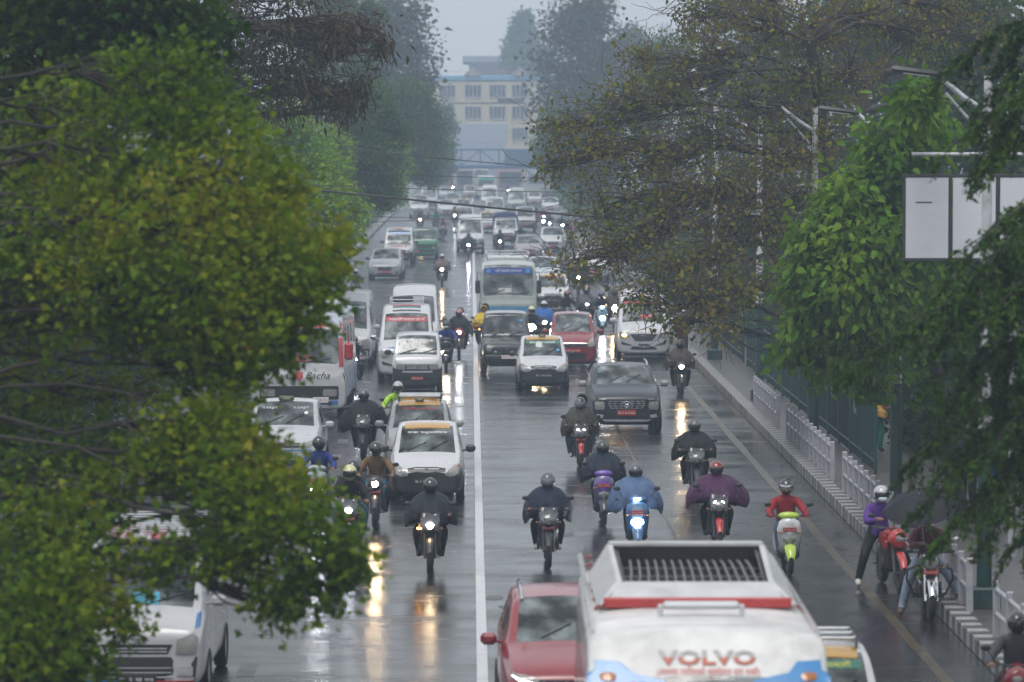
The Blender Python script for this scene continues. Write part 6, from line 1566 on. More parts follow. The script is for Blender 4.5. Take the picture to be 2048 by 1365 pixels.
def x_v3(root, k):
    for sx in (-1, 1): P(root, k, 'red_pillar', [(sx * 1.0, 1.45), (sx * 1.12, 1.45), (sx * 1.09, 2.5), (sx * 1.0, 2.5)], P_redb, .012)
    P(root, k, 'red_visor', [(-1.05, 2.42), (1.05, 2.42), (1.02, 2.60), (-1.02, 2.60)], P_redb, .012, sub=3)
    P(root, k, 'dark_grille', rrect(0, .80, 2.0, .34, .04), M_grille, .012, sub=3)
    P(root, k, 'blue_stripe', [(.30, .50), (.98, .50), (.98, .60), (.44, .60)], P_blueb, .012); P(root, k, 'blue_stripe', [(-.98, .50), (-.30, .50), (-.44, .60), (-.98, .60)], P_blueb, .012)
    for sx in (-1, 1): P(root, k, 'headlight', rrect(sx * .78, .80, .36, .18, .05), M_lamp, .02, dome=.01); place('fog_lamp', G().ell((sx * .78, -1.22, .54), (.06, .03, .06), 10, 8).mesh('fog'), root, M_dark)
    T(root, k, 'Mama', .24, -.42, 1.16, M_txtk, .014, .62); T(root, k, 'Bacha', .24, .46, 1.16, M_txtk, .014, .62); P(root, k, 'red_shield', [(-.1, 1.32), (.1, 1.32), (.1, 1.2), (0, 1.08), (-.1, 1.2)], P_redb, .014)
    c = P(root, k, 'route_card', rrect(.05, 1.66, .56, .16, .01), M_cardr, .02); T(c, k, 'काठमाडौं भक्तपुर', .06, .05, 1.65, M_txtw, .026, .46)
    for sx in (-1, 1):
        m = place('mirror', G().tube([(sx * 1.1, -1.05, 2.35), (sx * 1.24, -1.25, 2.30), (sx * 1.26, -1.22, 2.05)], .016, 6).box((sx * 1.26, -1.20, 1.85), (.22, .12, .44), .05).mesh('mirror'), root, P_redb)
    for i in range(14): place('roof_bar', G().tube([(-.85, -.2 + i * .4, 2.86), (.85, -.2 + i * .4, 2.86)], .014, 5).mesh('bar'), root, M_galv)
    for sx in (-1, 1):
        place('side_panel', G().box((sx * 1.158, 2.2, .95), (.02, 5.6, .62), .005).mesh('panel'), root, MAT('side_mural', (.34, .42, .55), .4, var=.9, scale=3.0, dirt=.9, dirtcol=(.35, .06, .06)))
        place('roof_rail', G().tube([(sx * .86, -.3, 2.80), (sx * .86, -.2, 2.87), (sx * .86, 5.2, 2.87)], .018, 6).mesh('rail'), root, M_galv)
vehicle('red_bus', 'bus', 'red and white bus with black script lettering behind the taxi at left', 'bus', GL0(604, 842), P_white, R(-1.0), extra=x_v3, plate=('white', 'बा ५ ख २१०'), roof=P_pale, lit=None)
def x_band(root, k): z0, z1 = ws_range(k); P(root, k, 'sun_strip', rrect(0, z1 - .03, 1.2, .08, .02), P_pale, .010); c = P(root, k, 'route_card', rrect(.05, z0 + .12, .34, .12, .01), M_cardr, .014)
vehicle('hiace_tall', 'minivan', 'white high-roof van with red route card beside the red bus', 'van', (-3.95, 118.5, 0), P_white, R(-.5), extra=x_band, mirror=P_white, plate=('black', 'बा १ ख ३३'))
vehicle('hiace_tall', 'minivan', 'plain white high-roof van behind the roof-rack minibus', 'van', GL0(829, 716), P_white, R(.3), mirror=M_black, plate=('white', 'बा ३ च ६१'))
def x_v6(root, k):
    z0, z1 = ws_range(k)
    P(root, k, 'windshield_banner', rrect(0, z1 - .04, 1.24, .13, .02), M_banner_r, .010); T(root, k, 'चन्द्रागिरी यातायात प्रा लि', .085, 0, z1 - .07, M_txtw, .018, 1.1)
    for i, (m, dy) in enumerate(((M_banner_r, .62), (M_teal, .50), (P_black, .26))): P(root, k, 'roof_stripe', rrect(0, .30 + dy, .84, .10, .01), m, .010, 'z')
    P(root, k, 'hood_swoosh', [(-.55, 1.02), (-.30, .98), (-.10, 1.06), (-.02, 1.10), (-.3, 1.04)], P_blueb, .014)
    for sx in (-1, 1): place('rack_rail', G().tube([(sx * .5, 1.3, 2.20), (sx * .5, 1.3, 2.34), (sx * .5, 3.1, 2.34), (sx * .5, 3.1, 2.20)], .016, 6).mesh('rail'), root, M_galv)
    for yy in (1.3, 2.2, 3.1): place('rack_bar', G().tube([(-.5, yy, 2.34), (.5, yy, 2.34)], .016, 6).mesh('bar'), root, M_galv); place('rack_bar', G().tube([(-.5, yy, 2.24), (.5, yy, 2.24)], .014, 6).mesh('bar'), root, M_galv)
    place('spare_tyre', wheel_meshes(.31, .17)[0], root, M_rubber, (-.12, 2.0, 2.32), (0, R(90), 0))
vehicle('foton', 'minibus', 'white minibus with red windshield banner and spare tyre on its roof rack', 'van', (-1.92, 111.6, 0), P_white, R(.6), extra=x_v6, mirror=M_chrome, plate=('black', 'बा १ ख ८०६'), driver='navy shirt inside the red-banner minibus')
vehicle('omni', 'microvan', 'small boxy white van with dark bumper in front of the banner minibus', 'van', GL0(835, 785), P_white, R(.4), bumper=M_dark, plate=('red', 'बा ७ च १२'), driver='grey shirt inside the small boxy white van')
vehicle('alto', 'taxi', 'white and black taxi with plain yellow roof strip, nearest on the left lanes', 'taxi', GL0(854, 1004), P_white, 0, bumper=P_black, extra=lambda r, k: (taxi_top(r, k, False), T(r, k, 'बाबा पशुपतिनाथ', .05, 0, 1.31, M_txtw, .014, .8)), plate=('black', 'बा १ ज २७ ३५८'), mirror=M_black, group='white taxis', driver='grey shirt inside the nearest left taxi')
vehicle('alto', 'taxi', 'silver taxi with yellow roof box and roof bars behind the nearest left taxi', 'taxi', GL0(838, 946), P_silver, 0, bumper=P_silver, extra=lambda r, k: (taxi_top(r, k, True, True, None, 'जय शिव शम्भु महादेव', M_txtr), P(r, k, 'yellow_board', rrect(0, 1.47, .80, .12, .02), P_yel, .03)), plate=('black', 'बा २ ज १३'), mirror=P_silver, group='white taxis', driver='dark shirt inside the silver taxi')
vehicle('hatch', 'hatchback', 'silver hatchback with dark oval grille close to the left kerb', 'car', GL0(771, 559), P_silver, R(-2), driver='grey shirt inside the silver oval-grille hatchback')
def x_jv(root, k):
    z0, z1 = ws_range(k); P(root, k, 'sun_strip', rrect(0, z1 - .02, 1.2, .10, .02), P_blueb, .010)
    P(root, k, 'red_emblem', oval(0, 1.40, .20, .15), P_redb, .012, 'z'); P(root, k, 'hood_writing', rrect(-.1, 1.06, .7, .05, .02), P_redb, .014); P(root, k, 'hood_writing', rrect(.42, 1.04, .10, .10, .02), P_redb, .014)
vehicle('jeepvan', 'jeep_van', 'white jeep van with red round roof emblem and blue windshield strip', 'van', GL0(797, 530), P_white, R(-1.5), extra=x_jv, bumper=P_black, slat=P_redb)
vehicle('minitruck', 'tempo', 'green flat-fronted tempo beside the white jeep van', 'tempo', GL0(850, 517), P_grn, R(-1), bumper=P_grn)
vehicle('hiace_tall', 'minivan', 'white high-roof van right behind the violet headlight rider', 'van', GL0(941, 505), P_white, 0, bumper=M_dark, mirror=M_black)
# --- right carriageway, near to far
def x_coach(root, k):
    b = k['sh']['bvh']
    for sx in (-1, 1):
        pts = [(sx * 1.10, 2.30), (sx * 1.08, 2.60), (sx * .80, 2.59), (sx * .72, 2.50), (sx * .40, 2.44), (sx * .36, 2.30)]
        P(root, k, 'blue_wing', pts if sx > 0 else list(reversed(pts)), PAINT('coach_blue', (.02, .17, .40)), .012, sub=3)
        P(root, k, 'marker_lamp', oval(sx * .90, 2.47, .075, .035), M_amber, .022, dome=.012)
        T(root, k, 'होटलको सम्राट' if sx < 0 else 'दर्शन यात्रा', .07, sx * .66, 2.37, M_txtr, .020, .46)
    me = text_on(b, 'VOLVO', .155, 0, 2.572, .018, 'y', .88)
    for nm, cl_in, cl_out, m in (('lettering', True, False, MAT('lettering_grey', (.30, .28, .28), .4)), ('lettering', False, True, MAT('lettering_rust', (.34, .07, .03), .4))):
        bm = bmesh.new(); bm.from_mesh(me); zs = [v.co.z for v in bm.verts]; zm = lerp(min(zs), max(zs), .48)
        bmesh.ops.bisect_plane(bm, geom=bm.verts[:] + bm.edges[:] + bm.faces[:], plane_co=(0, 0, zm), plane_no=(0, 0, 1), clear_inner=cl_in, clear_outer=cl_out)
        m2 = bpy.data.meshes.new('txt'); bm.to_mesh(m2); bm.free(); place(nm, m2, root, m)
    T(root, k, '(आनन्द परिवारको कुलदेवता दया राखी)', .075, 0, 2.485, M_txtr, .018, .92)
    P(root, k, 'dark_sunvisor', rrect(0, 2.36, .62, .10, .03), M_dark, .016)
    H = 2.80
    place('roof_handle', G().box((0, .35, H + .14), (.72, .12, .075), .03).box((-.38, .35, H + .08), (.05, .08, .14), .015).box((.38, .35, H + .08), (.05, .08, .14), .015).mesh('handle'), root, P_white)
    # luggage carrier
    y0, y1 = 1.05, 3.5; M_car = MAT('carrier_white', (.42, .43, .44), .4, var=.2, scale=3, dirt=.5)
    def wall(a, b, c, d_, t=(0, .05, 0)): t = Vector(t); return [[Vector(q) for q in (a, b, c, d_)], [Vector(q) + t for q in (a, b, c, d_)]]
    za, zb_, zc = H + .05, H + .22, H + .37
    g = G(); g.loft(wall((-.88, y0, za), (.88, y0, za), (.72, y0 + .42, zb_), (-.72, y0 + .42, zb_)))
    g.loft(wall((-.90, y0 + .03, za), (-.70, y0 + .44, zb_ + .01), (-.74, y1, zc), (-.94, y1, za), (-.05, 0, 0))); g.loft(wall((.90, y0 + .03, za), (.94, y1, za), (.74, y1, zc), (.70, y0 + .44, zb_ + .01), (.05, 0, 0)))
    g.box((0, y1 + .02, H + .21), (1.52, .05, .34), .01); g.box((0, y1 - .02, zc), (1.56, .10, .05), .01)
    car = place('luggage_carrier', g.mesh('carrier'), root, M_car)
    g = G(); g.box((0, y1 - .035, H + .21), (1.46, .03, .29), .004)
    for sx in (-1, 1): g.loft([[Vector((sx * .86, y0 + .15, za)), Vector((sx * .685, y0 + .46, zb_ - .01)), Vector((sx * .715, y1 - .03, zc - .04)), Vector((sx * .90, y1 - .03, za))], [Vector((sx * .84, y0 + .15, za)), Vector((sx * .66, y0 + .46, zb_ - .01)), Vector((sx * .69, y1 - .03, zc - .04)), Vector((sx * .88, y1 - .03, za))]])
    place('carrier_lining', g.mesh('lining'), car, M_grille)
    place('red_lip', G().box((0, y0 - .03, H + .08), (1.78, .06, .10), .012).mesh('lip'), car, P_redb)
    place('carrier_floor', G().box((0, (y0 + y1) / 2 + .1, H + .085), (1.62, y1 - y0 - .25, .03), .005).mesh('floor'), car, M_grille)
    for i in range(15):
        x = (i - 7) * .085; place('carrier_bar', G().tube([(x * 1.05, y0 + .40, H + .17), (x, y0 + .9, H + .24), (x * .98, y0 + 1.6, H + .27), (x * .97, y1 - .45, H + .25)], .010, 6).mesh('bar'), car, MAT('dull_steel', (.20, .21, .22), .45, metal=.4))
    for yy in (y0 + .8, y0 + 1.5): place('cross_bar', G().tube([(-.66, yy, H + .22), (.66, yy, H + .22)], .016, 6).mesh('bar'), car, M_dark)
    for yy in (-.35, .6, 4.2): place('roof_seam', G().tube([(x, yy, (project(b, x, yy, 'z', .004) or Vector((0, 0, H))).z) for x in (-.95, -.6, -.3, 0, .3, .6, .95)], .007, 5).mesh('seam'), root, M_galv)
    for sx in (-1, 1):
        place('gutter_rail', G().tube([(sx * 1.02, -.4, H - .02), (sx * 1.02, 5.9, H - .02)], .03, 6).mesh('rail'), root, P_white)
        for i in range(7): place('tie_hook', G().tube([(sx * .98, .9 + i * .7, H + .02), (sx * .92, .9 + i * .7, H + .06), (sx * .92, 1.05 + i * .7, H + .06), (sx * .98, 1.05 + i * .7, H + .02)], .010, 5).mesh('hook'), root, P_red)
        place('mirror', G().tube([(sx * 1.1, -1.05, 2.15), (sx * 1.28, -1.3, 2.12), (sx * 1.28, -1.28, 1.95)], .016, 6).box((sx * 1.28, -1.27, 1.72), (.20, .10, .42), .04).mesh('mirror'), root, M_black)
vehicle('coach', 'coach', 'white coach with roof luggage carrier and red-grey front lettering at the bottom', 'bus', (2.13, 34.25, 0), P_white, R(-.6), extra=x_coach, roof=MAT('coach_roof', (.56, .56, .55), .4, var=.3, scale=1.6, dirt=.85, dirtcol=(.22, .21, .19)), plate=('white', 'बा ६ ख ९१'))
vehicle('crossover', 'sport_utility_car', 'red sport utility car half hidden by the white coach at the bottom', 'car', (1.25, 45.0, 0), P_red, R(1.0), mirror=P_red, extra=lambda r, k: [P(r, k, 'running_lamp', [(sx * .50, .80), (sx * .66, .82), (sx * .78, .88), (sx * .66, .85)], EMIT('running_lamp_white', (.95, .97, 1), 6), .03, sub=1) for sx in (1, -1)])
M_hiv = MAT('lettering_yellow', (.55, .50, .05), .4)
vehicle('alto', 'taxi', 'white taxi with green windshield banner peeking out right of the coach', 'taxi', (3.90, 41.2, 0), P_white, R(-1), bumper=P_black, extra=lambda r, k: taxi_top(r, k, False, True, M_banner_g, 'पशुपति ट्याक्सी', M_hiv), plate=('black', 'बा ३ ज ११'), group='white taxis')
vehicle('suv', 'sport_utility_car', 'dark slate sport utility car with studded chrome grille', 'car', GL0(1250, 864), P_slate, R(.6), mirror=P_silver, plate=('red', 'बा ९ च १७४४'), extra=lambda r, k: P(r, k, 'green_sticker', rrect(-.58, 1.42, .07, .05, .01), M_banner_g, .014, sub=0), driver='navy shirt inside the dark slate sport utility car')
vehicle('alto', 'taxi', 'white and black taxi with green banner in front of the dark jeep', 'taxi', GL0(1086, 781), P_white, R(.5), bumper=P_black, extra=lambda r, k: (taxi_top(r, k, True, False, M_banner_g, 'बुद्ध नेपाल ट्याक्सी'), P(r, k, 'blue_sticker', rrect(.44, 1.13, .09, .06, .01), M_sky, .014, sub=0), P(r, k, 'paper_card', rrect(-.10, 1.27, .18, .12, .01), M_card, .012, sub=0)), plate=('black', 'बा २ ज ३३१५'), group='white taxis', driver='dark shirt inside the green-banner taxi by the jeep')
vehicle('gypsy', 'jeep', 'dark green jeep with grey canvas top in front of the blue bus', 'jeep', GL0(1014, 750), P_olive, R(.8), roof=P_greyroof, bumper=P_black, plate=('white', 'बा १ झ ५०५'), mirrors=True, extra=lambda r, k: P(r, k, 'blue_sticker', rrect(.46, 1.62, .10, .07, .01), M_sky, .014, sub=0), driver='dark shirt inside the dark green jeep')
vehicle('wagon', 'hatchback', 'red tall hatchback with chrome grille bar beside the dark jeep', 'car', GL0(1146, 736), P_red, R(-.5), mirror=P_red, plate=('red', 'बा ८ च ४४१'), lit=None, driver='dark shirt inside the red tall hatchback')
def x_v22(root, k):
    z0, z1 = ws_range(k); P(root, k, 'windshield_banner', rrect(0, z1 - .02, 1.24, .06, .02), M_banner_r, .010); P(root, k, 'route_card', rrect(.10, z0 + .11, .40, .13, .01), M_cardr, .012)
    P(root, k, 'lit_indicator', oval(-.62, .83, .07, .05), E_amber, .03, dome=.01)
vehicle('foton', 'minibus', 'white minibus with lit amber lamp near the right kerb', 'van', GL0(1285, 718), P_white, R(-.6), extra=x_v22, mirror=P_white, plate=('black', 'बा ४ ख २१'), driver='dark shirt inside the minibus with lit amber lamp')
def x_v16(root, k):
    z0, z1 = ws_range(k)
    c = P(root, k, 'windshield_banner', rrect(0, z1 - .10, 1.72, .22, .03), M_banner_b, .012, sub=3); T(root, k, 'श्री महादेव यातायात', .12, 0, z1 - .14, M_txtw, .022, .95)
    for sx in (-1, 1): P(root, k, 'round_logo', oval(sx * .72, z1 - .10, .085, .085), M_sky, .022, sub=0)
    P(root, k, 'paper_card', rrect(-.12, z0 + .14, .48, .17, .01), M_card, .014)
    P(root, k, 'blue_lower_front', rrect(0, .76, 2.04, .46, .05), P_blue, .012, sub=3)
    for i in range(6): P(root, k, 'grille_slot', rrect((i - 2.5) * .16, .72, .07, .20, .015), M_grille, .022, sub=0)
    for sx in (-1, 1):
        P(root, k, 'headlight', oval(sx * .76, .74, .12, .10), M_lamp, .022, dome=.02)
        place('mirror', G().tube([(sx * 1.0, -1.0, 2.25), (sx * 1.14, -1.2, 2.25), (sx * 1.14, -1.18, 1.95)], .016, 6).box((sx * 1.13, -1.16, 1.72), (.18, .10, .50), .04).mesh('mirror'), root, M_black)
        place('rack_rail', G().tube([(sx * .75, 1.0, 2.62), (sx * .80, .9, 2.86), (sx * .80, 4.6, 2.86), (sx * .75, 4.7, 2.62)], .022, 6).mesh('rail'), root, M_galv)
    for i in range(8): place('rack_bar', G().tube([(-.8, .9 + i * .52, 2.86 if i in (0, 7) else 2.70), (.8, .9 + i * .52, 2.86 if i in (0, 7) else 2.70)], .018, 6).mesh('bar'), root, M_galv)
    for i in range(9): place('rack_slat', G().tube([((i - 4) * .18, .95, 2.70), ((i - 4) * .18, 4.55, 2.70)], .012, 5).mesh('slat'), root, M_galv)
vehicle('city_bus', 'bus', 'cream and blue bus with roof rack and blue windshield banner', 'bus', GL0(1016, 664), P_cream, 0, extra=x_v16, bumper=P_blue, plate=None)
vehicle('alto', 'taxi', 'white taxi right beside the cream and blue bus', 'taxi', GL0(1105, 622), P_white, 0, bumper=P_black, extra=lambda r, k: taxi_top(r, k), plate=('black', 'बा ५ ज ७२'), group='white taxis')
vehicle('hatch', 'hatchback', 'silver-white hatchback between the bus and the leaf twigs', 'car', GL0(1086, 580), P_pale, 0, mirror=P_silver)
vehicle('sedan', 'sedan', 'mauve sedan behind the roof rack of the cream and blue bus', 'car', GL0(1057, 520), P_pink, 0)
def x_pick(root, k):
    place('canvas_cover', G().loft([[(w_ * x, y, z) for (x, z) in ((-1, 1.0), (-1, 1.85), (-.75, 2.12), (0, 2.2), (.75, 2.12), (1, 1.85), (1, 1.0))] for y, w_ in ((1.80, .84), (4.2, .84))]).mesh('canvas'), root, P_dkblue)
    place('cargo_bed', G().box((0, 3.0, .86), (1.64, 2.4, .40), .03).mesh('bed'), root, P_white); P(root, k, 'roof_badge', oval(0, 1.25, .08, .06), P_redb, .012, 'z')
vehicle('pickup', 'pickup_truck', 'white pickup with dark blue canvas cover', 'truck', GL0(1012, 492), P_white, R(.5), extra=x_pick, bumper=M_dark)
vehicle('hatch', 'hatchback', 'white hatchback with two round lights shining above its roof', 'car', GL0(1106, 504), P_white, R(-1))
vehicle('suv', 'sport_utility_car', 'white sport utility car behind the leafy twigs near the right kerb', 'car', GL0(1183, 564), P_white, R(-1.5), mirror=P_white)
vehicle('crossover', 'sport_utility_car', 'dark grey sport utility car behind the white minibus under the twigs', 'car', GL0(1262, 628), P_slate, R(-1))
# --- far traffic
FT = 'cars in the hazy distance'
for (kd, nm, px, py, pt, lab, cat, kw) in (
    ('jeepvan', 'jeep_van', 858, 418, P_white, 'far white jeep van leftmost behind the thick cable', 'van', {}),
    ('hiace', 'minivan', 838, 436, P_white, 'far white van just below the thick cable at left', 'van', {}),
    ('hatch', 'hatchback', 893, 402, P_pale, 'far pale hatchback left of the far taxi with yellow top', 'car', {}),
    ('alto', 'taxi', 927, 431, P_pale, 'far pale taxi with yellow roof left of the white high-roof van', 'taxi', {'extra': taxi_top}),
    ('hatch', 'hatchback', 893, 434, P_white, 'far white hatchback beside the far pale taxi', 'car', {}),
    ('alto', 'taxi', 940, 397, P_white, 'tiny far taxi left of the green-banner bus', 'taxi', {'extra': taxi_top}),
    ('city_bus', 'bus', 972, 398, P_white, 'far white bus with green windshield banner', 'bus', {'extra': lambda r, k: P(r, k, 'windshield_banner', rrect(0, ws_range(k)[1] - .12, 1.7, .26, .03), MAT('banner_emerald', (.02, .35, .22), .4), .012), 'plate': None}),
    ('hiace_tall', 'minivan', 979, 418, P_white, 'far white high-roof van in front of the green-banner bus', 'van', {}),
    ('jeepvan', 'jeep_van', 990, 444, P_cream, 'far cream jeep van behind the blue canvas pickup', 'van', {}),
    ('alto', 'taxi', 977, 464, P_white, 'far taxi squeezed between white van and blue canvas pickup', 'taxi', {'extra': taxi_top}),
    ('hiace_tall', 'minivan', 1033, 425, P_cream, 'far cream high-roof van above the open jeep', 'van', {}),
    ('gypsy', 'jeep', 1051, 464, P_white, 'far white jeep with dark front right of the blue canvas pickup', 'jeep', {'bumper': P_black}),
    ('sedan', 'sedan', 1101, 426, P_white, 'far white sedan near the right kerb beyond the taxi', 'car', {}),
    ('alto', 'taxi', 1069, 412, P_white, 'far taxi left of the far white sedan', 'taxi', {'extra': taxi_top}),
    ('suv', 'sport_utility_car', 1095, 402, P_slate, 'far dark sport utility car behind the far white sedan', 'car', {}),
    ('hatch', 'hatchback', 905, 418, P_silver, 'far silver hatchback behind the far white hatchback', 'car', {}),
    ('suv', 'sport_utility_car', 1145, 470, P_slate, 'far dark sport utility car half hidden by twigs at the right kerb', 'car', {}),
    ('city_bus', 'bus', 962, 376, P_cream, 'farthest hazy bus just beyond the footbridge', 'bus', {'plate': None})):
    v = G0(px, py)
    vehicle(kd, nm, lab, cat, (v.x, v.y, 0), pt, R(random.uniform(-1.5, 1.5)), group=FT, **kw)
# ------------------------------------------------------------------ riders
GR_, GB_ = 'motorcycle riders in the traffic', 'motorcycles in the traffic'
def ride(px, py, wear, what, scooter=False, rz=0.0, poncho=None, jacket=C_black, trousers=C_black, helmet=H_black, pk=None, pkey=None, shoes=None, visor=None, mask=False, pill=None, hood=None, tilt=0.0, where='', bike={}, sc=.97, ptext=None, skin=None):
    v = G0(px, py); loc = (v.x, v.y, 0); r = R(rz)
    two_wheeler('%s, ridden in %s' % (what, ' '.join(wear.split()[:16 - len(what.split()) - 2])), loc, r, scooter, group=GB_, sc=sc, **bike)
    person('rider in %s%s' % (wear, where), loc, r, 'scoot' if scooter else 'moto', jacket if not poncho else poncho, trousers, helmet, poncho, pkey, shoes, skin, visor, mask, hood, GR_, tilt, pk or {}, sc)
    if pill: person('pillion passenger in %s' % pill[0], loc, r, 'pillion', pill[1], pill[2], pill[3] if len(pill) > 3 else None, None, group=GR_, hood=pill[4] if len(pill) > 4 else None, sc=sc)
W1 = dict(hw=.41, fy=.24, by=1.25, hz=.80, seed=1); W2 = dict(hw=.39, fy=.30, by=1.25, hz=.78, seed=2); W3 = dict(hw=.52, fy=.18, by=1.3, hz=.66, seed=3, sleeve=.12); W4 = dict(hw=.52, fy=.22, by=1.3, hz=.82, seed=4, sleeve=.14); W5 = dict(hw=.44, fy=.22, by=1.3, hz=.74, seed=5)
ride(860, 1152, 'slate grey poncho near the centre strip', 'black motorcycle with amber indicator lit', poncho=C_slate, pk=W1, pkey='1', helmet=H_black, bike=dict(lit='warm', film=True, amber=-1, plate=None), shoes=C_shoe, where=' and dark helmet')
ride(1097, 1138, 'navy poncho and white shoes', 'navy motorcycle wrapped in plastic film', poncho=C_navy, pk=W2, pkey='2', helmet=H_grey, visor=M_visorc, shoes=C_shoew, bike=dict(film=True, col=PAINT('navy', (.012, .02, .05)), plate='बा ६३ प ७७१'))
ride(697, 1118, 'black jacket and cream helmet beside the leaves', 'black motorcycle with white headlight', jacket=C_black, trousers=C_jean, helmet=H_cream, bike=dict(lit='cool', film=True, plate='बा ८ प ३१'), pill=('black helmet behind the cream-helmet rider', C_black, C_jean, H_black))
ride(750, 1058, 'brown jacket and black helmet', 'black and blue motorcycle with bright headlight', jacket=C_brown, trousers=C_black, helmet=H_black, bike=dict(lit='warm', col=P_black, shroud=PAINT('bike_blue', (.02, .20, .34)), plate='बा ९१ प ५५'), skin=C_skin)
ride(726, 922, 'huge black poncho beside the red bus', 'black motorcycle without lit headlight', poncho=C_black, pk=W3, pkey='3', helmet=H_grey, bike=dict(film=True, plate=None))
ride(797, 902, 'fluorescent yellow-green jacket behind the silver taxi', 'dark motorcycle behind the silver taxi', jacket=C_hivis, trousers=C_black, helmet=H_silver, bike=dict(plate='बा २ प ११'), rz=2)
ride(632, 1040, 'bright blue raincoat half hidden by leaves', 'pale scooter with white headlight', True, jacket=C_blue, trousers=C_blue, helmet=H_black, bike=dict(lit='cool', col=P_pale), rz=-2)
ride(1162, 943, 'olive rain cape and grey visor helmet', 'dark motorcycle with twin white lamps and red trim', poncho=C_olive, pk=W2, pkey='2', trousers=C_jean, helmet=H_grey, visor=M_visorc, shoes=C_shoew, bike=dict(lit2='cool', fendercol=P_redb, plate='बा ७ प ६६', rimcol=P_redb, film=True), pill=('olive hood behind the olive-cape rider', C_olive, C_jean, None, C_olive))
ride(1208, 1052, 'dark navy poncho spreading wide', 'purple scooter', True, poncho=C_navy, pk=W1, pkey='1', helmet=H_black, bike=dict(col=PAINT('grey_violet', (.10, .08, .20)), panel=PAINT('purple', (.13, .06, .34)), cowl=PAINT('purple', (.13, .06, .34)), fendercol=P_black, plate='बा ८५ प ४'))
ride(1275, 1112, 'pale blue raincoat', 'blue scooter with round white headlight', True, poncho=C_lblue, pk=W5, pkey='5', helmet=H_grey, visor=M_visor, bike=dict(lit='cool', vl='cool', col=PAINT('scooter_blue', (.05, .14, .30)), panel=PAINT('ice_blue', (.20, .34, .48)), plate='बा ४ प ७०'))
ride(1393, 1000, 'black raincoat and patterned black helmet', 'black motorcycle with clear screen', jacket=C_black, poncho=C_black, pk=dict(hw=.42, fy=.34, by=1.2, hz=.80, seed=6), pkey='6', helmet=H_grey, bike=dict(plate=None, film=True))
ride(1438, 1108, 'plum purple poncho and red helmet', 'black motorcycle with red fender and blue-white lamps', poncho=C_purple, pk=W4, pkey='4', helmet=H_red, bike=dict(lit2='cool', fendercol=P_redb, film=True, plate=None))
ride(1580, 1150, 'red jacket and silver helmet', 'lime green and white scooter', True, jacket=C_red, trousers=C_jean, helmet=H_black, visor=MAT('visor_mirror', (.5, .5, .52), .1, metal=.9), skin=C_red, bike=dict(col=P_white, cowl=PAINT('lime', (.34, .48, .04)), fendercol=PAINT('lime', (.34, .48, .04)), plate='बा १ प ५ ३१५'))
ride(1363, 794, 'dark brown rain cape close to the kerb', 'dark motorcycle with heart-shaped warm headlight', poncho=C_dbrown, pk=W2, pkey='2', helmet=H_black, bike=dict(lit='warm', plate=None))
ride(884, 574, 'taupe raincoat alone in the lane', 'dark motorcycle with warm headlight', poncho=C_taupe, pk=W2, pkey='2', helmet=H_silver, visor=M_visor, bike=dict(lit='warm', plate=None))
ride(937, 519, 'dark clothes behind the violet-white glare', 'motorcycle with glaring violet-white headlight', poncho=C_slate, pk=W5, pkey='5', helmet=H_blue, bike=dict(lit='violet', plate=None))
ride(892, 742, 'blue raincoat and face mask beside the boxy white van', 'grey scooter with low amber light', True, jacket=C_blue, trousers=C_blue, helmet=H_black, mask=True, bike=dict(lit='dim', col=P_slate, plate=None))
ride(918, 716, 'dark cape and pink helmet', 'red motorcycle with white headlight', poncho=C_black, pk=W5, pkey='5', helmet=H_pink, bike=dict(lit='cool', col=P_redb, plate=None), pill=('dark coat behind the pink-helmet rider', C_black, C_black, H_black))
ride(706, 782, 'black jacket between red bus and white van', 'motorcycle with bright white headlight beside the red bus', jacket=C_black, helmet=H_pink, bike=dict(lit='cool', plate=None, round_=True))
ride(708, 612, 'dark jacket and pale helmet at the left kerb', 'dark motorcycle beside the left kerb', jacket=C_black, helmet=H_silver, bike=dict(plate=None), rz=-3)
ride(1089, 694, 'mid blue raincoat in front of the taxi', 'motorcycle with warm headlight left of the red hatchback', poncho=C_blue2, pk=W5, pkey='5', helmet=H_silver, bike=dict(lit='warm', plate=None))
ride(1064, 708, 'dark jacket and pale-topped helmet behind the jeep', 'motorcycle with warm headlight behind the jeep', jacket=C_black, helmet=H_cream, bike=dict(lit='warm', plate=None, round_=True))
ride(968, 706, 'yellow raincoat left of the jeep', 'motorcycle with white headlight and amber indicator', jacket=C_yellow, poncho=C_yellow, pk=dict(hw=.40, fy=.34, by=1.2, hz=.82, seed=8), pkey='8', helmet=None, hood=C_yellow, bike=dict(lit='cool', amber=-1, plate=None), pill=('dark coat with bare head behind the yellow raincoat', C_dbrown, C_black, None, C_black))
ride(1205, 668, 'black jacket and round blue helmet', 'pale blue scooter with V-shaped light', True, jacket=C_black, helmet=H_blue, bike=dict(lit='cool', vl='cool', col=PAINT('ice_blue', (.20, .34, .48)), plate=None))
ride(1231, 664, 'dark coat beside the white minibus', 'motorcycle with large warm headlight', poncho=C_dbrown, pk=W5, pkey='5', helmet=H_black, bike=dict(lit='warm', plate=None, round_=True))
ride(1136, 668, 'dark coat and maroon helmet above the red hatchback', 'dark motorcycle behind the red hatchback', jacket=C_black, helmet=H_red, bike=dict(plate=None), rz=1)
ride(1174, 660, 'grey coat crouching above the red hatchback', 'motorcycle with V-shaped light behind the red hatchback', poncho=C_grey, pk=W2, pkey='2', helmet=H_grey, bike=dict(vl='cool', plate=None), pill=('grey helmet behind the grey-coat rider', C_grey, C_black, H_pink))
ride(1157, 592, 'black coat and blue-grey helmet beyond the taxi', 'motorcycle with white headlight beyond the taxi', poncho=C_slate, pk=W5, pkey='5', helmet=H_grey, bike=dict(lit='cool', plate='बा ३ प ९'))
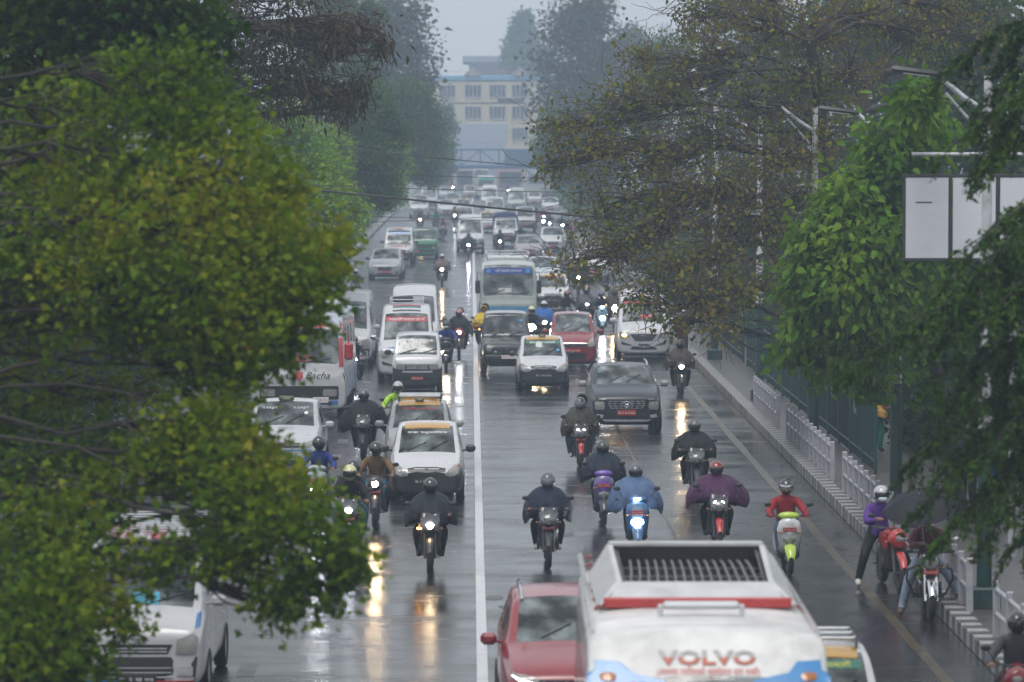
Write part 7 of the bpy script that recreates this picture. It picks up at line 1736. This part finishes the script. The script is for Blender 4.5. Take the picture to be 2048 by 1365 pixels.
ride(1000, 510, 'dark coat in front of the blue canvas pickup', 'small motorcycle in front of the pickup', jacket=C_black, helmet=H_black, bike=dict(lit='dim', plate=None), sc=.95)
ride(1041, 500, 'black coat right of the blue canvas pickup', 'dark motorcycle right of the pickup', jacket=C_black, helmet=H_black, bike=dict(plate=None))
ride(886, 480, 'pinkish coat right of the green tempo', 'motorcycle right of the green tempo', jacket=C_taupe, helmet=H_black, bike=dict(plate=None, col=P_pink))
ride(840, 462, 'dark coat above the green tempo', 'motorcycle with warm headlight above the green tempo', jacket=C_black, helmet=H_black, bike=dict(lit='warm', plate=None))
ride(909, 452, 'brown coat left of the white high-roof van', 'orange motorcycle with white headlight', jacket=C_brown, helmet=H_black, bike=dict(lit='cool', col=P_yel, plate=None))
ride(905, 389, 'red coat far down the left lanes', 'far motorcycle with glaring headlight', jacket=C_red, helmet=H_black, bike=dict(lit='cool', plate=None))
ride(846, 378, 'dark coat farthest at the left', 'farthest motorcycle with white light at left', jacket=C_black, helmet=H_black, bike=dict(lit='cool', plate=None))
ride(1017, 396, 'maroon coat far above the cream van', 'far motorcycle with white headlight above the cream van', jacket=C_maroon, helmet=H_black, bike=dict(lit='cool', plate=None))
ride(1087, 458, 'red coat beyond the two-light hatchback', 'far scooter with white V light', True, jacket=C_red, helmet=H_grey, bike=dict(lit='cool', vl='cool', plate=None))
ride(1073, 452, 'dark coat beside the far scooter', 'far red motorcycle beside the far scooter', jacket=C_black, helmet=H_grey, bike=dict(col=P_redb, plate=None))
ride(1125, 474, 'dark coat right of the two-light hatchback', 'far motorcycle with round white light near the right kerb', jacket=C_black, helmet=H_black, bike=dict(lit='cool', plate=None))
ride(1099, 470, 'black coat just behind the two-light hatchback', 'far motorcycle with glaring white light', jacket=C_black, helmet=H_black, bike=dict(lit='cool', plate=None))
ride(872, 462, 'green coat behind the pinkish-coat rider', 'far motorcycle between tempo and orange motorcycle', jacket=C_green, helmet=H_black, bike=dict(plate=None))
ride(2034, 1500, 'grey jacket cut by the bottom right corner', 'dark red motorcycle at the bottom right corner', jacket=C_grey, trousers=C_black, helmet=H_black, bike=dict(plate=None, col=P_red), rz=-8)
# --- stopped by the right kerb
v = G0(1862, 1243); loc = (v.x, v.y, 0)
two_wheeler('classic motorcycle with round headlight and leg guards by the right kerb', loc, R(-3), round_=True, guard=True, col=MAT('tank_maroon', (.05, .01, .012), .3, coat=.5), fendercol=M_chrome, plate='बा ८ प २९२', mirror=M_chrome, group=GB_)
person('person in dark red jacket and pale jeans sitting under the grey umbrella', loc, R(-3), 'astride', C_maroon, C_pale, None, hair=True, shoes=CLOTH('sandal', (.10, .07, .05)), group=GR_)
um = empty('umbrella', (loc[0] - .05, loc[1] + .52, 1.12)); M_umb = CLOTH('umbrella', (.014, .015, .018), .6)
Rm = Matrix.Translation((0, 0, 0)) @ rotX(R(22)) @ rotY(R(-8))
for i in range(8):
    g = G(); a0, a1 = 2 * math.pi * i / 8, 2 * math.pi * (i + 1) / 8; vs = []
    for t in (0.02, .3, .6, .85, 1):
        r_ = .58 * t; z = .62 + .24 * (1 - t * t)
        for q in (0, .25, .5, .75, 1):
            a = lerp(a0, a1, q); s_ = 1 - .06 * math.sin(math.pi * q) * t
            vs.append(Rm @ Vector((r_ * s_ * math.cos(a), r_ * s_ * math.sin(a), z - .025 * math.sin(math.pi * q) * t)))
    g.add(vs, [(k * 5 + q, k * 5 + q + 1, (k + 1) * 5 + q + 1, (k + 1) * 5 + q) for k in range(4) for q in range(4)])
    place('panel', g.mesh('panel'), um, M_umb); place('rib', G().tube([Rm @ Vector((.58 * t * math.cos(a0), .58 * t * math.sin(a0), .612 + .24 * (1 - t * t))) for t in (0, .3, .6, 1)], .004, 5).mesh('rib'), um, M_galv)
place('shaft', G().tube([Rm @ Vector((0, 0, -.05)), Rm @ Vector((0, 0, .88))], .007, 6).mesh('shaft'), um, M_galv); place('handle', G().tube([Rm @ Vector((0, 0, -.12)), Rm @ Vector((0, 0, .02))], .014, 8).mesh('handle'), um, M_black)
tag(um, 'dark grey umbrella held over the classic motorcycle', 'umbrella')
v = G0(1800, 1185); loc = (v.x, v.y, 0)
two_wheeler('red motorcycle parked behind the umbrella', loc, R(6), col=P_redb, fendercol=P_redb, plate=None, group=GB_)
person('person in violet jacket with silver helmet and face mask standing over the red motorcycle', (loc[0] - .12, loc[1] + .1, 0), R(6), 'astride', C_violet, C_black, H_silver, visor=M_visor, mask=True, shoes=C_shoew, group=GR_)
# --- pedestrians on the right pavement
PG = 'people on the right pavement'
def ped(px, X, label, pose, jacket, trousers, rz, **kw):
    y = X * FPX / (px - 942); return person(label, (X, y, KH - .02), R(rz), pose, jacket, trousers, group=PG, **kw)
q = ped(1752, 9.0, 'person in red top and mustard and green skirt behind the railing', 'walk', C_red, C_green, 20, hair=True)
place('mustard_shawl', poncho_mesh('shawl', hw=.30, fy=-.30, by=.28, hz=.72, seed=21, nk=(0, 0, 1.05), sleeve=0), q, C_mustard)
ped(1645, 9.3, 'person in grey shirt standing behind the white and green pole', 'stand', C_grey, C_black, 40, hair=True)
ped(1700, 9.6, 'person in navy coat standing in the shade of the broadleaf tree', 'stand', C_navy, C_black, -20, hair=True)
ped(1940, 9.2, 'person in black coat walking behind the umbrella', 'walk', C_black, C_black, 160, hair=True)
ped(1985, 9.4, 'person in blue shirt at the right edge behind the lamp post', 'stand', C_blue2, C_black, 30, hair=True)
v = G0(1378, 700)
person('person in maroon jacket with black and white helmet stepping along the right kerb', (6.75, 7.0 * FPX / (1378 - 942) - 1, 0), R(170), 'walk', C_maroon, C_black, H_silver, group=PG)

if bpy.data.scenes.get('workshop'): bpy.data.scenes.remove(bpy.data.scenes['workshop'])
for me in [m for m in bpy.data.meshes if m.users == 0]: bpy.data.meshes.remove(me)
